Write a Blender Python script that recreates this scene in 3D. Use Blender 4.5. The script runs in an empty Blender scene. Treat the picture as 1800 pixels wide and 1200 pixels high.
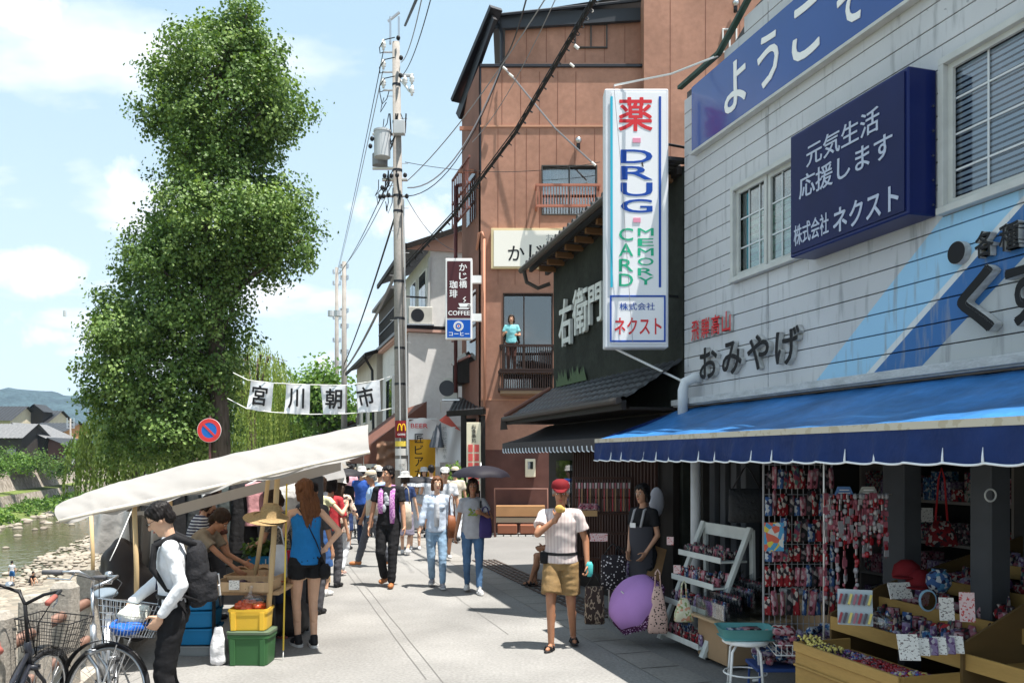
EXPO = 1.1
import bpy, math, random
from mathutils import Vector, Matrix, noise, Euler
R = math.radians
random.seed(7)
scene = bpy.context.scene
COL = scene.collection
F = 1500.0; CH = 1.95; HY = 803.0
TH = math.atan(440/1500)
U = Vector((-math.sin(TH), math.cos(TH), 0)); N = Vector((math.cos(TH), math.sin(TH), 0)); UP = Vector((0, 0, 1))
WSIDE = 4.75; K = WSIDE/6.88

def P(px, py, Y): return Vector(((px-900)/F*Y, Y, CH+(HY-py)/F*Y))
def G(px, py, z=0.0):
    Y = (CH-z)*F/(py-HY); return Vector(((px-900)/F*Y, Y, z))
def SN(s, n, z=0.0): return U*s + N*n + UP*z
def W(px, py, n=WSIDE):
    k = (px-900)/F; Y = n/(N.x*k+N.y); return Vector((k*Y, Y, CH+(HY-py)/F*Y))
def sz(p): return (p.dot(U), p.z)
def clamp(x, a=0., b=1.): return max(a, min(b, x))
def lerp(a, b, t): return a+(b-a)*t

INV = {}
def tag(o, label=None, cat=None, group=None, kind=None):
    if label: o['label'] = label
    if cat: o['category'] = cat
    if group: o['group'] = group
    if kind: o['kind'] = kind
    return o
def thing(name, label, cat, loc=(0, 0, 0), rz=0.0, group=None, world=True):
    o = bpy.data.objects.new(name, None); COL.objects.link(o); o.empty_display_size = .2
    o.location = loc; o.rotation_euler = (0, 0, rz)
    INV[o.name] = (Matrix.Translation(Vector(loc)) @ Matrix.Rotation(rz, 4, 'Z')).inverted() if world else None
    return tag(o, label, cat, group)
KIDS = {}
def link(o, parent):
    COL.objects.link(o)
    if parent is not None:
        o.parent = parent; KIDS.setdefault(parent.name, []).append(o)
    return o
def dup(root, loc, rz=0.0, label=None, group=None, scale=None, mats=None, rx=None):
    def cp(o, par):
        c = o.copy(); link(c, par)
        for ch in KIDS.get(o.name, []): cp(ch, c)
        return c
    r = cp(root, None); r.location = loc; r.rotation_euler = rx if rx else (0, 0, rz)
    if scale: r.scale = (scale,)*3 if isinstance(scale, (int, float)) else scale
    if label: r['label'] = label
    if group: r['group'] = group
    if mats:
        for ch in [r]+KIDS.get(r.name, []):
            nm = ch.name.split('.')[0]
            if nm in mats and ch.type == 'MESH':
                for sl in ch.material_slots: sl.link = 'OBJECT'
                ch.material_slots[0].material = mats[nm]
    return r

# ---------------------------------------------------------------- materials
MATS = {}
def nodes(m): return m.node_tree.nodes, m.node_tree.links
def M(name, col=(.5, .5, .5), rough=.6, metal=0, nz=None, bump=None, spec=.5, stretch=None, trans=0, emit=0, alpha=1, nz2=None, coat=0):
    """nz=(scale,amount[,detail]) colour variation, bump=(scale,strength[,dist])"""
    if name in MATS: return MATS[name]
    if spec == .5 and rough >= .3 and metal == 0: spec = .16
    m = bpy.data.materials.new(name); m.use_nodes = True; MATS[name] = m
    n, l = nodes(m); b = n['Principled BSDF']
    b.inputs['Base Color'].default_value = (*col, 1); b.inputs['Roughness'].default_value = rough
    b.inputs['Metallic'].default_value = metal; b.inputs['Specular IOR Level'].default_value = spec
    b.inputs['Transmission Weight'].default_value = trans; b.inputs['Alpha'].default_value = alpha
    b.inputs['Coat Weight'].default_value = coat
    if emit:
        b.inputs['Emission Color'].default_value = (*col, 1); b.inputs['Emission Strength'].default_value = emit
    tc = n.new('ShaderNodeTexCoord'); mp = n.new('ShaderNodeMapping'); l.new(tc.outputs['Object'], mp.inputs[0])
    if stretch: mp.inputs['Scale'].default_value = stretch
    if nz:
        t = n.new('ShaderNodeTexNoise'); t.inputs['Scale'].default_value = nz[0]; t.inputs['Detail'].default_value = 6 if len(nz) < 3 else nz[2]
        l.new(mp.outputs[0], t.inputs[0])
        mr = n.new('ShaderNodeMapRange'); mr.inputs[1].default_value = .3; mr.inputs[2].default_value = .7
        mr.inputs[3].default_value = 1-nz[1]; mr.inputs[4].default_value = 1+nz[1]*.6; l.new(t.outputs['Fac'], mr.inputs[0])
        val = mr.outputs[0]
        if nz2:
            t2 = n.new('ShaderNodeTexNoise'); t2.inputs['Scale'].default_value = nz2[0]; l.new(mp.outputs[0], t2.inputs[0]); t2.inputs['Detail'].default_value = 3
            m2 = n.new('ShaderNodeMapRange'); m2.inputs[1].default_value = .3; m2.inputs[2].default_value = .7
            m2.inputs[3].default_value = 1-nz2[1]; m2.inputs[4].default_value = 1+nz2[1]*.6; l.new(t2.outputs['Fac'], m2.inputs[0])
            mu = n.new('ShaderNodeMath'); mu.operation = 'MULTIPLY'; l.new(val, mu.inputs[0]); l.new(m2.outputs[0], mu.inputs[1]); val = mu.outputs[0]
        vm = n.new('ShaderNodeVectorMath'); vm.operation = 'SCALE'; vm.inputs[0].default_value = col; l.new(val, vm.inputs['Scale'])
        l.new(vm.outputs[0], b.inputs['Base Color'])
    if bump:
        t = n.new('ShaderNodeTexNoise'); t.inputs['Scale'].default_value = bump[0]; t.inputs['Detail'].default_value = 5
        l.new(mp.outputs[0], t.inputs[0]); bp = n.new('ShaderNodeBump'); bp.inputs['Strength'].default_value = bump[1]
        bp.inputs['Distance'].default_value = bump[2] if len(bump) > 2 else .02
        l.new(t.outputs['Fac'], bp.inputs['Height']); l.new(bp.outputs[0], b.inputs['Normal'])
    return m
def leafmat(name, c1, c2, c3, scale=.8, tr=.35):
    if name in MATS: return MATS[name]
    m = bpy.data.materials.new(name); m.use_nodes = True; MATS[name] = m
    n, l = nodes(m); b = n['Principled BSDF']; b.inputs['Roughness'].default_value = .5; b.inputs['Specular IOR Level'].default_value = .25
    at = n.new('ShaderNodeAttribute'); at.attribute_name = 'tone'
    cr = n.new('ShaderNodeValToRGB'); e = cr.color_ramp.elements; e[0].color = (*c1, 1); e[1].color = (*c3, 1)
    x = e.new(.5); x.color = (*c2, 1); l.new(at.outputs['Fac'], cr.inputs[0]); l.new(cr.outputs[0], b.inputs['Base Color'])
    tb = n.new('ShaderNodeBsdfTranslucent'); vm = n.new('ShaderNodeVectorMath'); vm.operation = 'MULTIPLY'; vm.inputs[1].default_value = (1.3, 1.35, .6)
    l.new(cr.outputs[0], vm.inputs[0]); l.new(vm.outputs[0], tb.inputs[0])
    mx = n.new('ShaderNodeMixShader'); mx.inputs[0].default_value = tr; l.new(b.outputs[0], mx.inputs[1]); l.new(tb.outputs[0], mx.inputs[2])
    l.new(mx.outputs[0], n['Material Output'].inputs[0]); return m
def rampmat(name, stops, scale=20., kind='noise', rough=.7, axis=None, detail=2, const=True, stretch=None, bump=0, randomness=1.):
    """colour patches of a real pattern (print, plaid, beads)"""
    if name in MATS: return MATS[name]
    m = bpy.data.materials.new(name); m.use_nodes = True; MATS[name] = m
    n, l = nodes(m); b = n['Principled BSDF']; b.inputs['Roughness'].default_value = rough; b.inputs['Specular IOR Level'].default_value = .15
    tc = n.new('ShaderNodeTexCoord'); mp = n.new('ShaderNodeMapping'); l.new(tc.outputs['Object'], mp.inputs[0])
    if stretch: mp.inputs['Scale'].default_value = stretch
    if kind == 'noise':
        t = n.new('ShaderNodeTexNoise'); t.inputs['Scale'].default_value = scale; t.inputs['Detail'].default_value = detail; out = t.outputs['Fac']; l.new(mp.outputs[0], t.inputs[0])
    elif kind == 'cell':
        t = n.new('ShaderNodeTexVoronoi'); t.inputs['Scale'].default_value = scale; l.new(mp.outputs[0], t.inputs[0]); t.inputs['Randomness'].default_value = randomness
        s = n.new('ShaderNodeSeparateColor'); l.new(t.outputs['Color'], s.inputs[0]); out = s.outputs[0]
    elif kind == 'dots':
        t = n.new('ShaderNodeTexVoronoi'); t.inputs['Scale'].default_value = scale; l.new(mp.outputs[0], t.inputs[0]); out = t.outputs['Distance']; t.inputs['Randomness'].default_value = randomness
    else:
        t = n.new('ShaderNodeTexWave'); t.inputs['Scale'].default_value = scale; t.bands_direction = axis or 'Z'; l.new(mp.outputs[0], t.inputs[0]); out = t.outputs['Fac']; t.inputs['Distortion'].default_value = .6 if kind == 'wavy' else 0
    cr = n.new('ShaderNodeValToRGB'); cr.color_ramp.interpolation = 'CONSTANT' if const else 'LINEAR'
    e = cr.color_ramp.elements
    while len(e) > 1: e.remove(e[0])
    e[0].position = stops[0][0]; e[0].color = (*stops[0][1], 1)
    for p, c in stops[1:]:
        x = e.new(p); x.color = (*c, 1)
    l.new(out, cr.inputs[0]); l.new(cr.outputs[0], b.inputs['Base Color'])
    if bump:
        bp = n.new('ShaderNodeBump'); bp.inputs['Strength'].default_value = bump; bp.inputs['Distance'].default_value = .01
        l.new(out, bp.inputs['Height']); l.new(bp.outputs[0], b.inputs['Normal'])
    return m
def glassmat(name, tint=(.72, .78, .80), rough=.03, clear=.75):
    if name in MATS: return MATS[name]
    m = bpy.data.materials.new(name); m.use_nodes = True; MATS[name] = m
    n, l = nodes(m); n.remove(n['Principled BSDF'])
    g = n.new('ShaderNodeBsdfGlossy'); g.inputs['Roughness'].default_value = rough
    t = n.new('ShaderNodeBsdfTransparent'); t.inputs[0].default_value = (*tint, 1)
    lw = n.new('ShaderNodeLayerWeight'); fr = n.new('ShaderNodeMath'); fr.operation = 'POWER'; fr.inputs[1].default_value = 4; l.new(lw.outputs['Facing'], fr.inputs[0])
    mr = n.new('ShaderNodeMapRange'); mr.inputs[3].default_value = 1-clear; mr.inputs[4].default_value = 1.; l.new(fr.outputs[0], mr.inputs[0])
    mx = n.new('ShaderNodeMixShader'); l.new(mr.outputs[0], mx.inputs[0]); l.new(t.outputs[0], mx.inputs[1]); l.new(g.outputs[0], mx.inputs[2])
    l.new(mx.outputs[0], n['Material Output'].inputs[0]); return m

# ---------------------------------------------------------------- mesh builder
class MB:
    def __init__(s, T=None): s.v = []; s.f = []; s.mi = []; s.T = T or Matrix.Identity(4); s.k = 0
    def add(s, vs, fs, k=None):
        o = len(s.v); s.v += [s.T @ Vector(v) for v in vs]; s.f += [tuple(i+o for i in f) for f in fs]; s.mi += [s.k if k is None else k]*len(fs); return s
    def box(s, c, d, rz=0, k=None, rot=None, taper=1.):
        x, y, z = d[0]/2, d[1]/2, d[2]/2; m = rot if rot is not None else Matrix.Rotation(rz, 3, 'Z'); c = Vector(c)
        t = taper
        vs = [c+m @ Vector(p) for p in ((-x*t, -y*t, -z), (x*t, -y*t, -z), (x*t, y*t, -z), (-x*t, y*t, -z), (-x, -y, z), (x, -y, z), (x, y, z), (-x, y, z))]
        return s.add(vs, [(0, 3, 2, 1), (4, 5, 6, 7), (0, 1, 5, 4), (1, 2, 6, 5), (2, 3, 7, 6), (3, 0, 4, 7)], k)
    def sbox(s, s0, s1, n0, n1, z0, z1, k=None):
        vs = [SN(a, b, c) for c in (z0, z1) for a, b in ((s0, n0), (s0, n1), (s1, n1), (s1, n0))]
        return s.add(vs, [(0, 3, 2, 1), (4, 5, 6, 7), (0, 1, 5, 4), (1, 2, 6, 5), (2, 3, 7, 6), (3, 0, 4, 7)], k)
    def bar(s, a, b, w, h=None, k=None, up=UP):
        a = Vector(a); b = Vector(b); d = (b-a); L = d.length; d.normalize(); h = h or w
        x = d.cross(up)
        if x.length < 1e-4: x = Vector((1, 0, 0))
        x.normalize(); y = x.cross(d).normalized()
        m = Matrix((x, d, y)).transposed(); return s.box((a+b)/2, (w, L, h), rot=m, k=k)
    def cyl(s, a, b, r0, r1=None, n=12, caps=True, k=None):
        a = Vector(a); b = Vector(b); r1 = r0 if r1 is None else r1; d = (b-a).normalized()
        x = d.orthogonal().normalized(); y = d.cross(x)
        vs = [p+(x*math.cos(t)+y*math.sin(t))*r for p, r in ((a, r0), (b, r1)) for t in [2*math.pi*i/n for i in range(n)]]
        fs = [(i, (i+1) % n, n+(i+1) % n, n+i) for i in range(n)]
        if caps: fs += [tuple(range(n))[::-1], tuple(range(n, 2*n))]
        return s.add(vs, fs, k)
    def tube(s, pts, r, n=6, k=None, closed=False):
        pts = [Vector(p) for p in pts]; m = len(pts); vs = []; prev = None
        for i, p in enumerate(pts):
            if closed: d = pts[(i+1) % m]-pts[i-1]
            else: d = pts[min(i+1, m-1)]-pts[max(i-1, 0)]
            d.normalize()
            if prev is None: x = d.orthogonal().normalized()
            else:
                x = prev-d*prev.dot(d); x.normalize()
            prev = x; y = d.cross(x); rr = r[i] if isinstance(r, (list, tuple)) else r
            vs += [p+(x*math.cos(t)+y*math.sin(t))*rr for t in [2*math.pi*j/n for j in range(n)]]
        fs = []
        for i in range(m if closed else m-1):
            a = i*n; b = ((i+1) % m)*n
            fs += [(a+j, a+(j+1) % n, b+(j+1) % n, b+j) for j in range(n)]
        if not closed: fs += [tuple(range(n))[::-1], tuple(range((m-1)*n, m*n))]
        return s.add(vs, fs, k)
    def lathe(s, prof, c=(0, 0, 0), n=20, k=None, axis=None, a0=0, a1=2*math.pi, sx=1, sy=1):
        c = Vector(c); vs = []; full = abs(a1-a0-2*math.pi) < 1e-6; nn = n if full else n+1
        q = axis.to_track_quat('Z', 'Y').to_matrix() if axis is not None else Matrix.Identity(3)
        for r, z in prof:
            for i in range(nn):
                t = a0+(a1-a0)*i/n; vs.append(c+q @ Vector((r*math.cos(t)*sx, r*math.sin(t)*sy, z)))
        fs = []
        for a in range(len(prof)-1):
            for i in range(n): fs.append((a*nn+i, a*nn+(i+1) % nn, (a+1)*nn+(i+1) % nn, (a+1)*nn+i))
        return s.add(vs, fs, k)
    def ell(s, c, r, n=12, m=8, rot=None, k=None):
        c = Vector(c); vs = []; rot = rot or Matrix.Identity(3)
        if not hasattr(r, '__len__'): r = (r, r, r)
        for j in range(1, m):
            ph = math.pi*j/m
            for i in range(n):
                t = 2*math.pi*i/n; vs.append(c+rot @ Vector((r[0]*math.sin(ph)*math.cos(t), r[1]*math.sin(ph)*math.sin(t), r[2]*math.cos(ph))))
        vs += [c+rot @ Vector((0, 0, r[2])), c+rot @ Vector((0, 0, -r[2]))]; T = len(vs)-2; B = T+1
        fs = [(T, i, (i+1) % n) for i in range(n)]+[(B, (m-2)*n+(i+1) % n, (m-2)*n+i) for i in range(n)]
        for j in range(m-2): fs += [(j*n+i, (j+1)*n+i, (j+1)*n+(i+1) % n, j*n+(i+1) % n) for i in range(n)]
        return s.add(vs, fs, k)
    def cap(s, a, b, r0, r1, n=10, k=None):
        """tapered capsule"""
        a = Vector(a); b = Vector(b); d = b-a; L = d.length
        if L < 1e-5: return s.ell(a, r0, k=k)
        d.normalize(); x = d.orthogonal().normalized(); y = d.cross(x); rings = []
        for j in range(1, 4):
            ph = math.pi/2*j/4; rings.append((a-d*r0*math.cos(ph), r0*math.sin(ph)))
        rings += [(a, r0), (b, r1)]
        for j in range(3, 0, -1):
            ph = math.pi/2*j/4; rings.append((b+d*r1*math.cos(ph), r1*math.sin(ph)))
        vs = [p+(x*math.cos(t)+y*math.sin(t))*r for p, r in rings for t in [2*math.pi*i/n for i in range(n)]]
        vs += [a-d*r0, b+d*r1]; A = len(vs)-2; B = A+1; m = len(rings)
        fs = [(A, (i+1) % n, i) for i in range(n)]+[(B, (m-1)*n+i, (m-1)*n+(i+1) % n) for i in range(n)]
        for j in range(m-1): fs += [(j*n+i, j*n+(i+1) % n, (j+1)*n+(i+1) % n, (j+1)*n+i) for i in range(n)]
        return s.add(vs, fs, k)
    def loft(s, rings, n=16, k=None, caps=True):
        """rings: (centre, xaxis, yaxis, rx, ry[, power])"""
        vs = []
        for rg in rings:
            c, x, y, rx, ry = rg[:5]; pw = rg[5] if len(rg) > 5 else 1.
            for i in range(n):
                t = 2*math.pi*i/n; ct, st = math.cos(t), math.sin(t)
                vs.append(Vector(c)+x*(rx*math.copysign(abs(ct)**pw, ct))+y*(ry*math.copysign(abs(st)**pw, st)))
        m = len(rings); fs = []
        for j in range(m-1): fs += [(j*n+i, j*n+(i+1) % n, (j+1)*n+(i+1) % n, (j+1)*n+i) for i in range(n)]
        if caps: fs += [tuple(range(n))[::-1], tuple(range((m-1)*n, m*n))]
        return s.add(vs, fs, k)
    def prism(s, poly, o, x, y, z, depth, k=None, ks=None):
        """2d polygon in plane (o,x,y) extruded depth along z; ks material of the sides"""
        o = Vector(o); m = len(poly); a = [o+x*p[0]+y*p[1] for p in poly]; b = [q+z*depth for q in a]
        s.add(a+b, [tuple(range(m))[::-1], tuple(range(m, 2*m))], k)
        return s.add(a+b, [(i, (i+1) % m, m+(i+1) % m, m+i) for i in range(m)], ks if ks is not None else k)
    def quad(s, a, b, c, d, k=None): return s.add([a, b, c, d], [(0, 1, 2, 3)], k)
    def grid(s, fn, nu, nv, k=None, thick=0):
        vs = [fn(i/nu, j/nv) for j in range(nv+1) for i in range(nu+1)]; w = nu+1
        fs = [(j*w+i, j*w+i+1, (j+1)*w+i+1, (j+1)*w+i) for j in range(nv) for i in range(nu)]
        return s.add(vs, fs, k)
    def text(s, txt, o, x, y, w, h, depth=.01, bold=.0, k=None, ks=None, keep=False, slant=0., raise_=0.):
        """fit text into the w*h box whose lower-left is o; x,y unit vectors; faces x cross y"""
        vs, fs, bb = glyph(txt, 0.0)
        pad = bold*.5; sx = w/max(1e-6, bb[2]-bb[0]+2*pad); sy = h/max(1e-6, bb[3]-bb[1]+2*pad); ox = oy = 0
        if keep:
            sm = min(sx, sy); ox = (w-(bb[2]-bb[0]+2*pad)*sm)/2; oy = (h-(bb[3]-bb[1]+2*pad)*sm)/2; sx = sy = sm
        z = x.cross(y); o = Vector(o)
        front = [f for f in fs if all(vs[i][2] > 0 for i in f)]; side = [f for f in fs if not all(vs[i][2] > 0 for i in f)]
        stamps = [(0, 0)] if not bold else [(pad*math.cos(t), pad*math.sin(t)) for t in [i*math.pi/3 for i in range(6)]]
        for q, (dx, dy) in enumerate(stamps):
            dz = min(depth*.02, .0003)*q
            vv = [o+x*(ox+(p[0]-bb[0]+pad+dx)*sx+slant*(p[1]-bb[1])*sy)+y*(oy+(p[1]-bb[1]+pad+dy)*sy)+z*(raise_+(depth+dz if p[2] > 0 else -dz)) for p in vs]
            s.add(vv, front, k); s.add(vv, side, ks if ks is not None else k)
        return s
    def vtext(s, txt, o, x, y, w, h, depth=.01, bold=.0, k=None, ks=None, gap=.1, raise_=0.):
        """vertical column of characters, top-left at o"""
        n = len(txt); ch = h/n
        for i, c in enumerate(txt):
            if c in ' ': continue
            if c in 'ー|': s.box(Vector(o)+x*w/2-y*(i+.5)*ch+x.cross(y)*(raise_+depth/2), (w*.16, depth, ch*.75), rot=Matrix((x, -x.cross(y), y)).transposed(), k=k); continue
            s.text(c, Vector(o)-y*((i+1)*ch-ch*gap/2), x, y, w, ch*(1-gap), depth, bold, k, ks, raise_=raise_)
        return s
    def mesh(s, mats, inv=None, smooth=False, name='m', tones=None):
        me = bpy.data.meshes.new(name); me.from_pydata([inv @ v for v in s.v] if inv else s.v, [], s.f)
        for m in (mats if isinstance(mats, (list, tuple)) else [mats]): me.materials.append(m)
        if any(s.mi): me.polygons.foreach_set('material_index', s.mi)
        if smooth: me.polygons.foreach_set('use_smooth', [True]*len(s.f))
        if tones is not None:
            at = me.attributes.new('tone', 'FLOAT', 'FACE'); at.data.foreach_set('value', tones)
        me.update(); return me
    def build(s, name, mats, parent=None, smooth=False, bevel=0, tones=None, weld=False, auto=False):
        inv = INV.get(parent.name) if parent is not None else None
        me = s.mesh(mats, inv, smooth or auto, name, tones)
        o = bpy.data.objects.new(name, me); link(o, parent)
        if parent is not None: INV[o.name] = inv
        if auto:
            try: me.set_sharp_from_angle(angle=R(38))
            except Exception: pass
        if bevel:
            b = o.modifiers.new('b', 'BEVEL'); b.width = bevel; b.segments = 1; b.limit_method = 'ANGLE'
        return o
GC = {}
def glyph(txt, bold):
    key = (txt, bold)
    if key in GC: return GC[key]
    c = bpy.data.curves.new('t', 'FONT'); c.body = txt; c.extrude = .05; c.offset = bold; c.resolution_u = 3
    o = bpy.data.objects.new('t', c); me = o.to_mesh()
    vs = [tuple(v.co) for v in me.vertices]; fs = [tuple(p.vertices) for p in me.polygons]
    o.to_mesh_clear(); bpy.data.objects.remove(o); bpy.data.curves.remove(c)
    xs = [v[0] for v in vs]; ys = [v[1] for v in vs]
    GC[key] = (vs, fs, (min(xs), min(ys), max(xs), max(ys))); return GC[key]
def remesh(mb, vox, mats, smooth=2, disp=None, proj=None):
    """voxel-union of all the pieces in mb -> one continuous surface"""
    me = mb.mesh(mats); o = bpy.data.objects.new('tmp', me); COL.objects.link(o)
    r = o.modifiers.new('r', 'REMESH'); r.mode = 'VOXEL'; r.voxel_size = vox; r.use_smooth_shade = True
    if smooth:
        sm = o.modifiers.new('s', 'SMOOTH'); sm.iterations = smooth; sm.factor = .5
    dg = bpy.context.evaluated_depsgraph_get(); e = o.evaluated_get(dg)
    out = bpy.data.meshes.new_from_object(e); bpy.data.objects.remove(o); bpy.data.meshes.remove(me)
    out.polygons.foreach_set('use_smooth', [True]*len(out.polygons))
    if disp:
        nr = [v.normal.copy() for v in out.vertices]
        for v, n_ in zip(out.vertices, nr): v.co += n_*disp(v.co)
    return out
def place_mesh(me, name, parent, mat=None):
    if mat is not None: me.materials.clear(); me.materials.append(mat)
    me.name = name; o = bpy.data.objects.new(name, me); link(o, parent); INV[o.name] = INV.get(parent.name); return o
# ---------------------------------------------------------------- people
SKIN = M('skin', (.50, .27, .17), .5, nz=(14, .08), spec=.35)
SKIN_L = M('skin_light', (.62, .38, .26), .5, nz=(14, .08), spec=.35)
SKIN_D = M('skin_tan', (.36, .17, .095), .5, nz=(14, .1), spec=.35)
LIP = M('lip', (.45, .13, .11), .45)
EYEW = M('eye_white', (.7, .68, .64), .3); EYEB = M('eye_dark', (.015, .01, .008), .2)
def hairmat(name, c):
    return M(name, c, .5, nz=(60, .35), stretch=(1, 1, .12), bump=(90, .5, .004), spec=.5)
BLACKHAIR = hairmat('hair_black', (.012, .010, .010)); DARKHAIR = hairmat('hair_darkbrown', (.03, .017, .011)); BROWNHAIR = hairmat('hair_brown', (.13, .055, .025)); GREYHAIR = hairmat('hair_grey', (.25, .24, .23))
def cloth(name, c, sc=9, **kw):
    kw.setdefault('rough', .85); kw.setdefault('bump', (sc, .55, .03)); kw.setdefault('nz', (sc*2, .1))
    return M(name, c, spec=.2, **kw)
def ik(a, b, l1, l2, pole):
    d = b-a; L = min(d.length, (l1+l2)*.999); dn = d.normalized(); b2 = a+dn*L
    x = (l1*l1-l2*l2+L*L)/(2*L); hgt = math.sqrt(max(0, l1*l1-x*x)); p = pole-dn*pole.dot(dn)
    if p.length < 1e-4: p = dn.orthogonal()
    return a+dn*x+p.normalized()*hgt, b2
def hand(mb, wr, d, palm, side, curl=.35, h=1., fr=.0085):
    """palm = direction the palm faces; d = pointing direction"""
    d = d.normalized(); palm = (palm-d*palm.dot(d)).normalized(); ac = d.cross(palm)*side  # across, towards thumb
    rot = Matrix((ac, palm, d)).transposed()
    mb.cap(wr-d*.03*h, wr+d*.02*h, .026*h, .026*h)
    mb.ell(wr+d*.05*h, (.040*h, .016*h, .052*h), rot=rot)
    for i, (o, L) in enumerate(((.029, .072), (.010, .08), (-.010, .075), (-.028, .058))):
        b = wr+d*.085*h+ac*o*h; c1 = curl*(1+.12*i); p = b; an = c1*.6
        for j, f in enumerate((.45, .32, .23)):
            q = p+(d*math.cos(an)+palm*math.sin(an)+ac*o*1.5)*L*f*h*1.05; mb.cap(p, q, fr*h*(1.08-j*.12), fr*h*(.98-j*.12), n=8); p = q; an += c1
    b = wr+d*.03*h+ac*.034*h; q = b+(d*.55+ac*.7+palm*.45).normalized()*.042*h; mb.cap(b, q, .0125*h, .0105*h, n=8)
    mb.cap(q, q+(d*.85+ac*.2+palm*.4).normalized()*.034*h, .0105*h, .008*h, n=8)
PEOPLE = []
def person(label, loc, rz=0, H=1.65, skin=SKIN, hair=('short', BLACKHAIR), top=None, bot=None, shoes=None, pose=None, fem=False, vox=.012, hat=None, glasses=False, name='person', child=False, group=None, cat='person'):
    D = dict(pel=(0, 0, .93), lean=0, side=0, fl=(.1, 0, .08), fr=(-.1, 0, .08), tl=8, tr=-8, hl=(.27, -.05, .84), hr=(-.27, -.05, .84), el=(.35, 1, -.2), er=(-.35, 1, -.2),
             kl=(.05, -1, 0), kr=(-.05, -1, 0), yaw=0, pitch=0, roll=0, curl=.35, hd={}, pl=None, pr=None, twist=0)
    D.update(pose or {}); h = H/1.7; V = lambda t: Vector(t)*h
    root = thing(name, label, cat, loc, R(rz), group, world=False)
    ln = R(D['lean']); sp = Vector((math.sin(R(D['side'])), -math.sin(ln), math.cos(ln))).normalized()
    lat = Matrix.Rotation(R(D['twist']), 3, 'Z') @ Vector((1, 0, 0)); lat = (lat-sp*lat.dot(sp)).normalized(); fw = lat.cross(sp)
    pel = V(D['pel']); sw = (.155 if fem else .175)*h; X = Vector((1, 0, 0))
    shc = pel+sp*.47*h; nb = pel+sp*.53*h
    sl, sr = shc+lat*sw, shc-lat*sw
    hpl, hpr = pel+X*.09*h-sp*.04*h, pel-X*.09*h-sp*.04*h
    kL, aL = ik(hpl, V(D['fl']), .415*h, .405*h, Vector(D['kl'])); kR, aR = ik(hpr, V(D['fr']), .415*h, .405*h, Vector(D['kr']))
    eL, wL = ik(sl, V(D['hl']), .285*h, .25*h, Vector(D['el'])); eR, wR = ik(sr, V(D['hr']), .285*h, .25*h, Vector(D['er']))
    hm = Matrix.Rotation(R(D['yaw']), 3, 'Z') @ Matrix.Rotation(R(D['pitch']), 3, 'X') @ Matrix.Rotation(R(D['roll']), 3, 'Y')
    lm = Matrix.Rotation(ln*.6, 3, 'X'); hm = lm @ hm
    hc = nb+sp*.05*h+hm @ Vector((0, -.015*h, .115*h)); hs = h*(1.12 if child else 1.0); H3 = lambda p: hc+hm @ (Vector(p)*hs)
    fm = .9 if fem else 1.
    # skin body, one continuous surface
    b = MB()
    b.cap(nb-sp*.06*h, hc+hm @ Vector((0, .01*h, -.07*h)), .05*h*fm, .047*h*fm)
    b.ell(H3((0, .012, .03)), (.074*hs, .093*hs, .086*hs), rot=hm, n=16, m=12); b.ell(H3((0, -.022, -.05)), (.054*hs, .062*hs, .064*hs), rot=hm, n=14, m=10)
    b.ell(H3((0, -.03, -.02)), (.061*hs, .058*hs, .05*hs), rot=hm); b.ell(H3((0, -.055, -.098)), (.024*hs, .024*hs, .018*hs), rot=hm)
    b.cap(H3((0, -.083, .012)), H3((0, -.104, -.028)), .008*hs, .0125*hs); b.ell(H3((0, -.096, -.030)), (.017*hs, .011*hs, .009*hs), rot=hm)
    for sx in (-1, 1): b.ell(H3((sx*.076, .008, -.008)), (.010*hs, .019*hs, .031*hs), rot=hm); b.ell(H3((sx*.03, -.069, .026)), (.024*hs, .012*hs, .008*hs), rot=hm)
    b.loft([(pel+sp*t*h, lat, fw, rx*h, ry*h) for t, rx, ry in ((-.09, .11, .08), (-.02, .145, .095), (.12, .115, .08), (.27, .13*fm, .09), (.42, .15*fm, .085), (.49, .10*fm, .06), (.53, .05, .045))], n=14)
    for s_, e_, w_ in ((sl, eL, wL), (sr, eR, wR)):
        b.cap(shc+(s_-shc)*.5, s_-UP*.006*h, .054*h*fm, .044*h*fm); b.cap(s_-UP*.006*h, e_, .044*h*fm, .037*h*fm); b.cap(e_, w_, .038*h*fm, .025*h*fm)
    for hp, k_, a_ in ((hpl, kL, aL), (hpr, kR, aR)):
        b.cap(hp, k_, .083*h*fm if not fem else .085*h, .052*h); b.cap(k_, a_, .05*h, .033*h); mid = lerp(k_, a_, .33); bk = Vector((0, .018*h, 0)); b.cap(mid+bk, lerp(k_, a_, .5)+bk, .05*h*fm, .042*h*fm)
    # feet
    toes = []
    for a_, ty in ((aL, D['tl']), (aR, D['tr'])):
        td = Matrix.Rotation(R(ty), 3, 'Z') @ Vector((0, -1, 0)); toes.append(td)
        b.cap(a_+Vector((0, 0, -.035*h))+(-td)*.02*h, a_+td*.12*h+Vector((0, 0, -.055*h)), .034*h, .022*h)
    for w_, e_, sd, pk in ((wL, eL, 1, 'pl'), (wR, eR, -1, 'pr')):
        pm = Vector(D[pk]) if D[pk] else Vector((-sd*.9, -.1, .05)); dd = w_-e_
        if pk in D.get('hd', {}): dd = Vector(D['hd'][pk])
        hand(b, w_, dd, pm, -sd, D['curl'], h, fr=max(.0085, vox*.72))
    place_mesh(remesh(b, vox*.8, [skin], 2), 'body', root)
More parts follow.
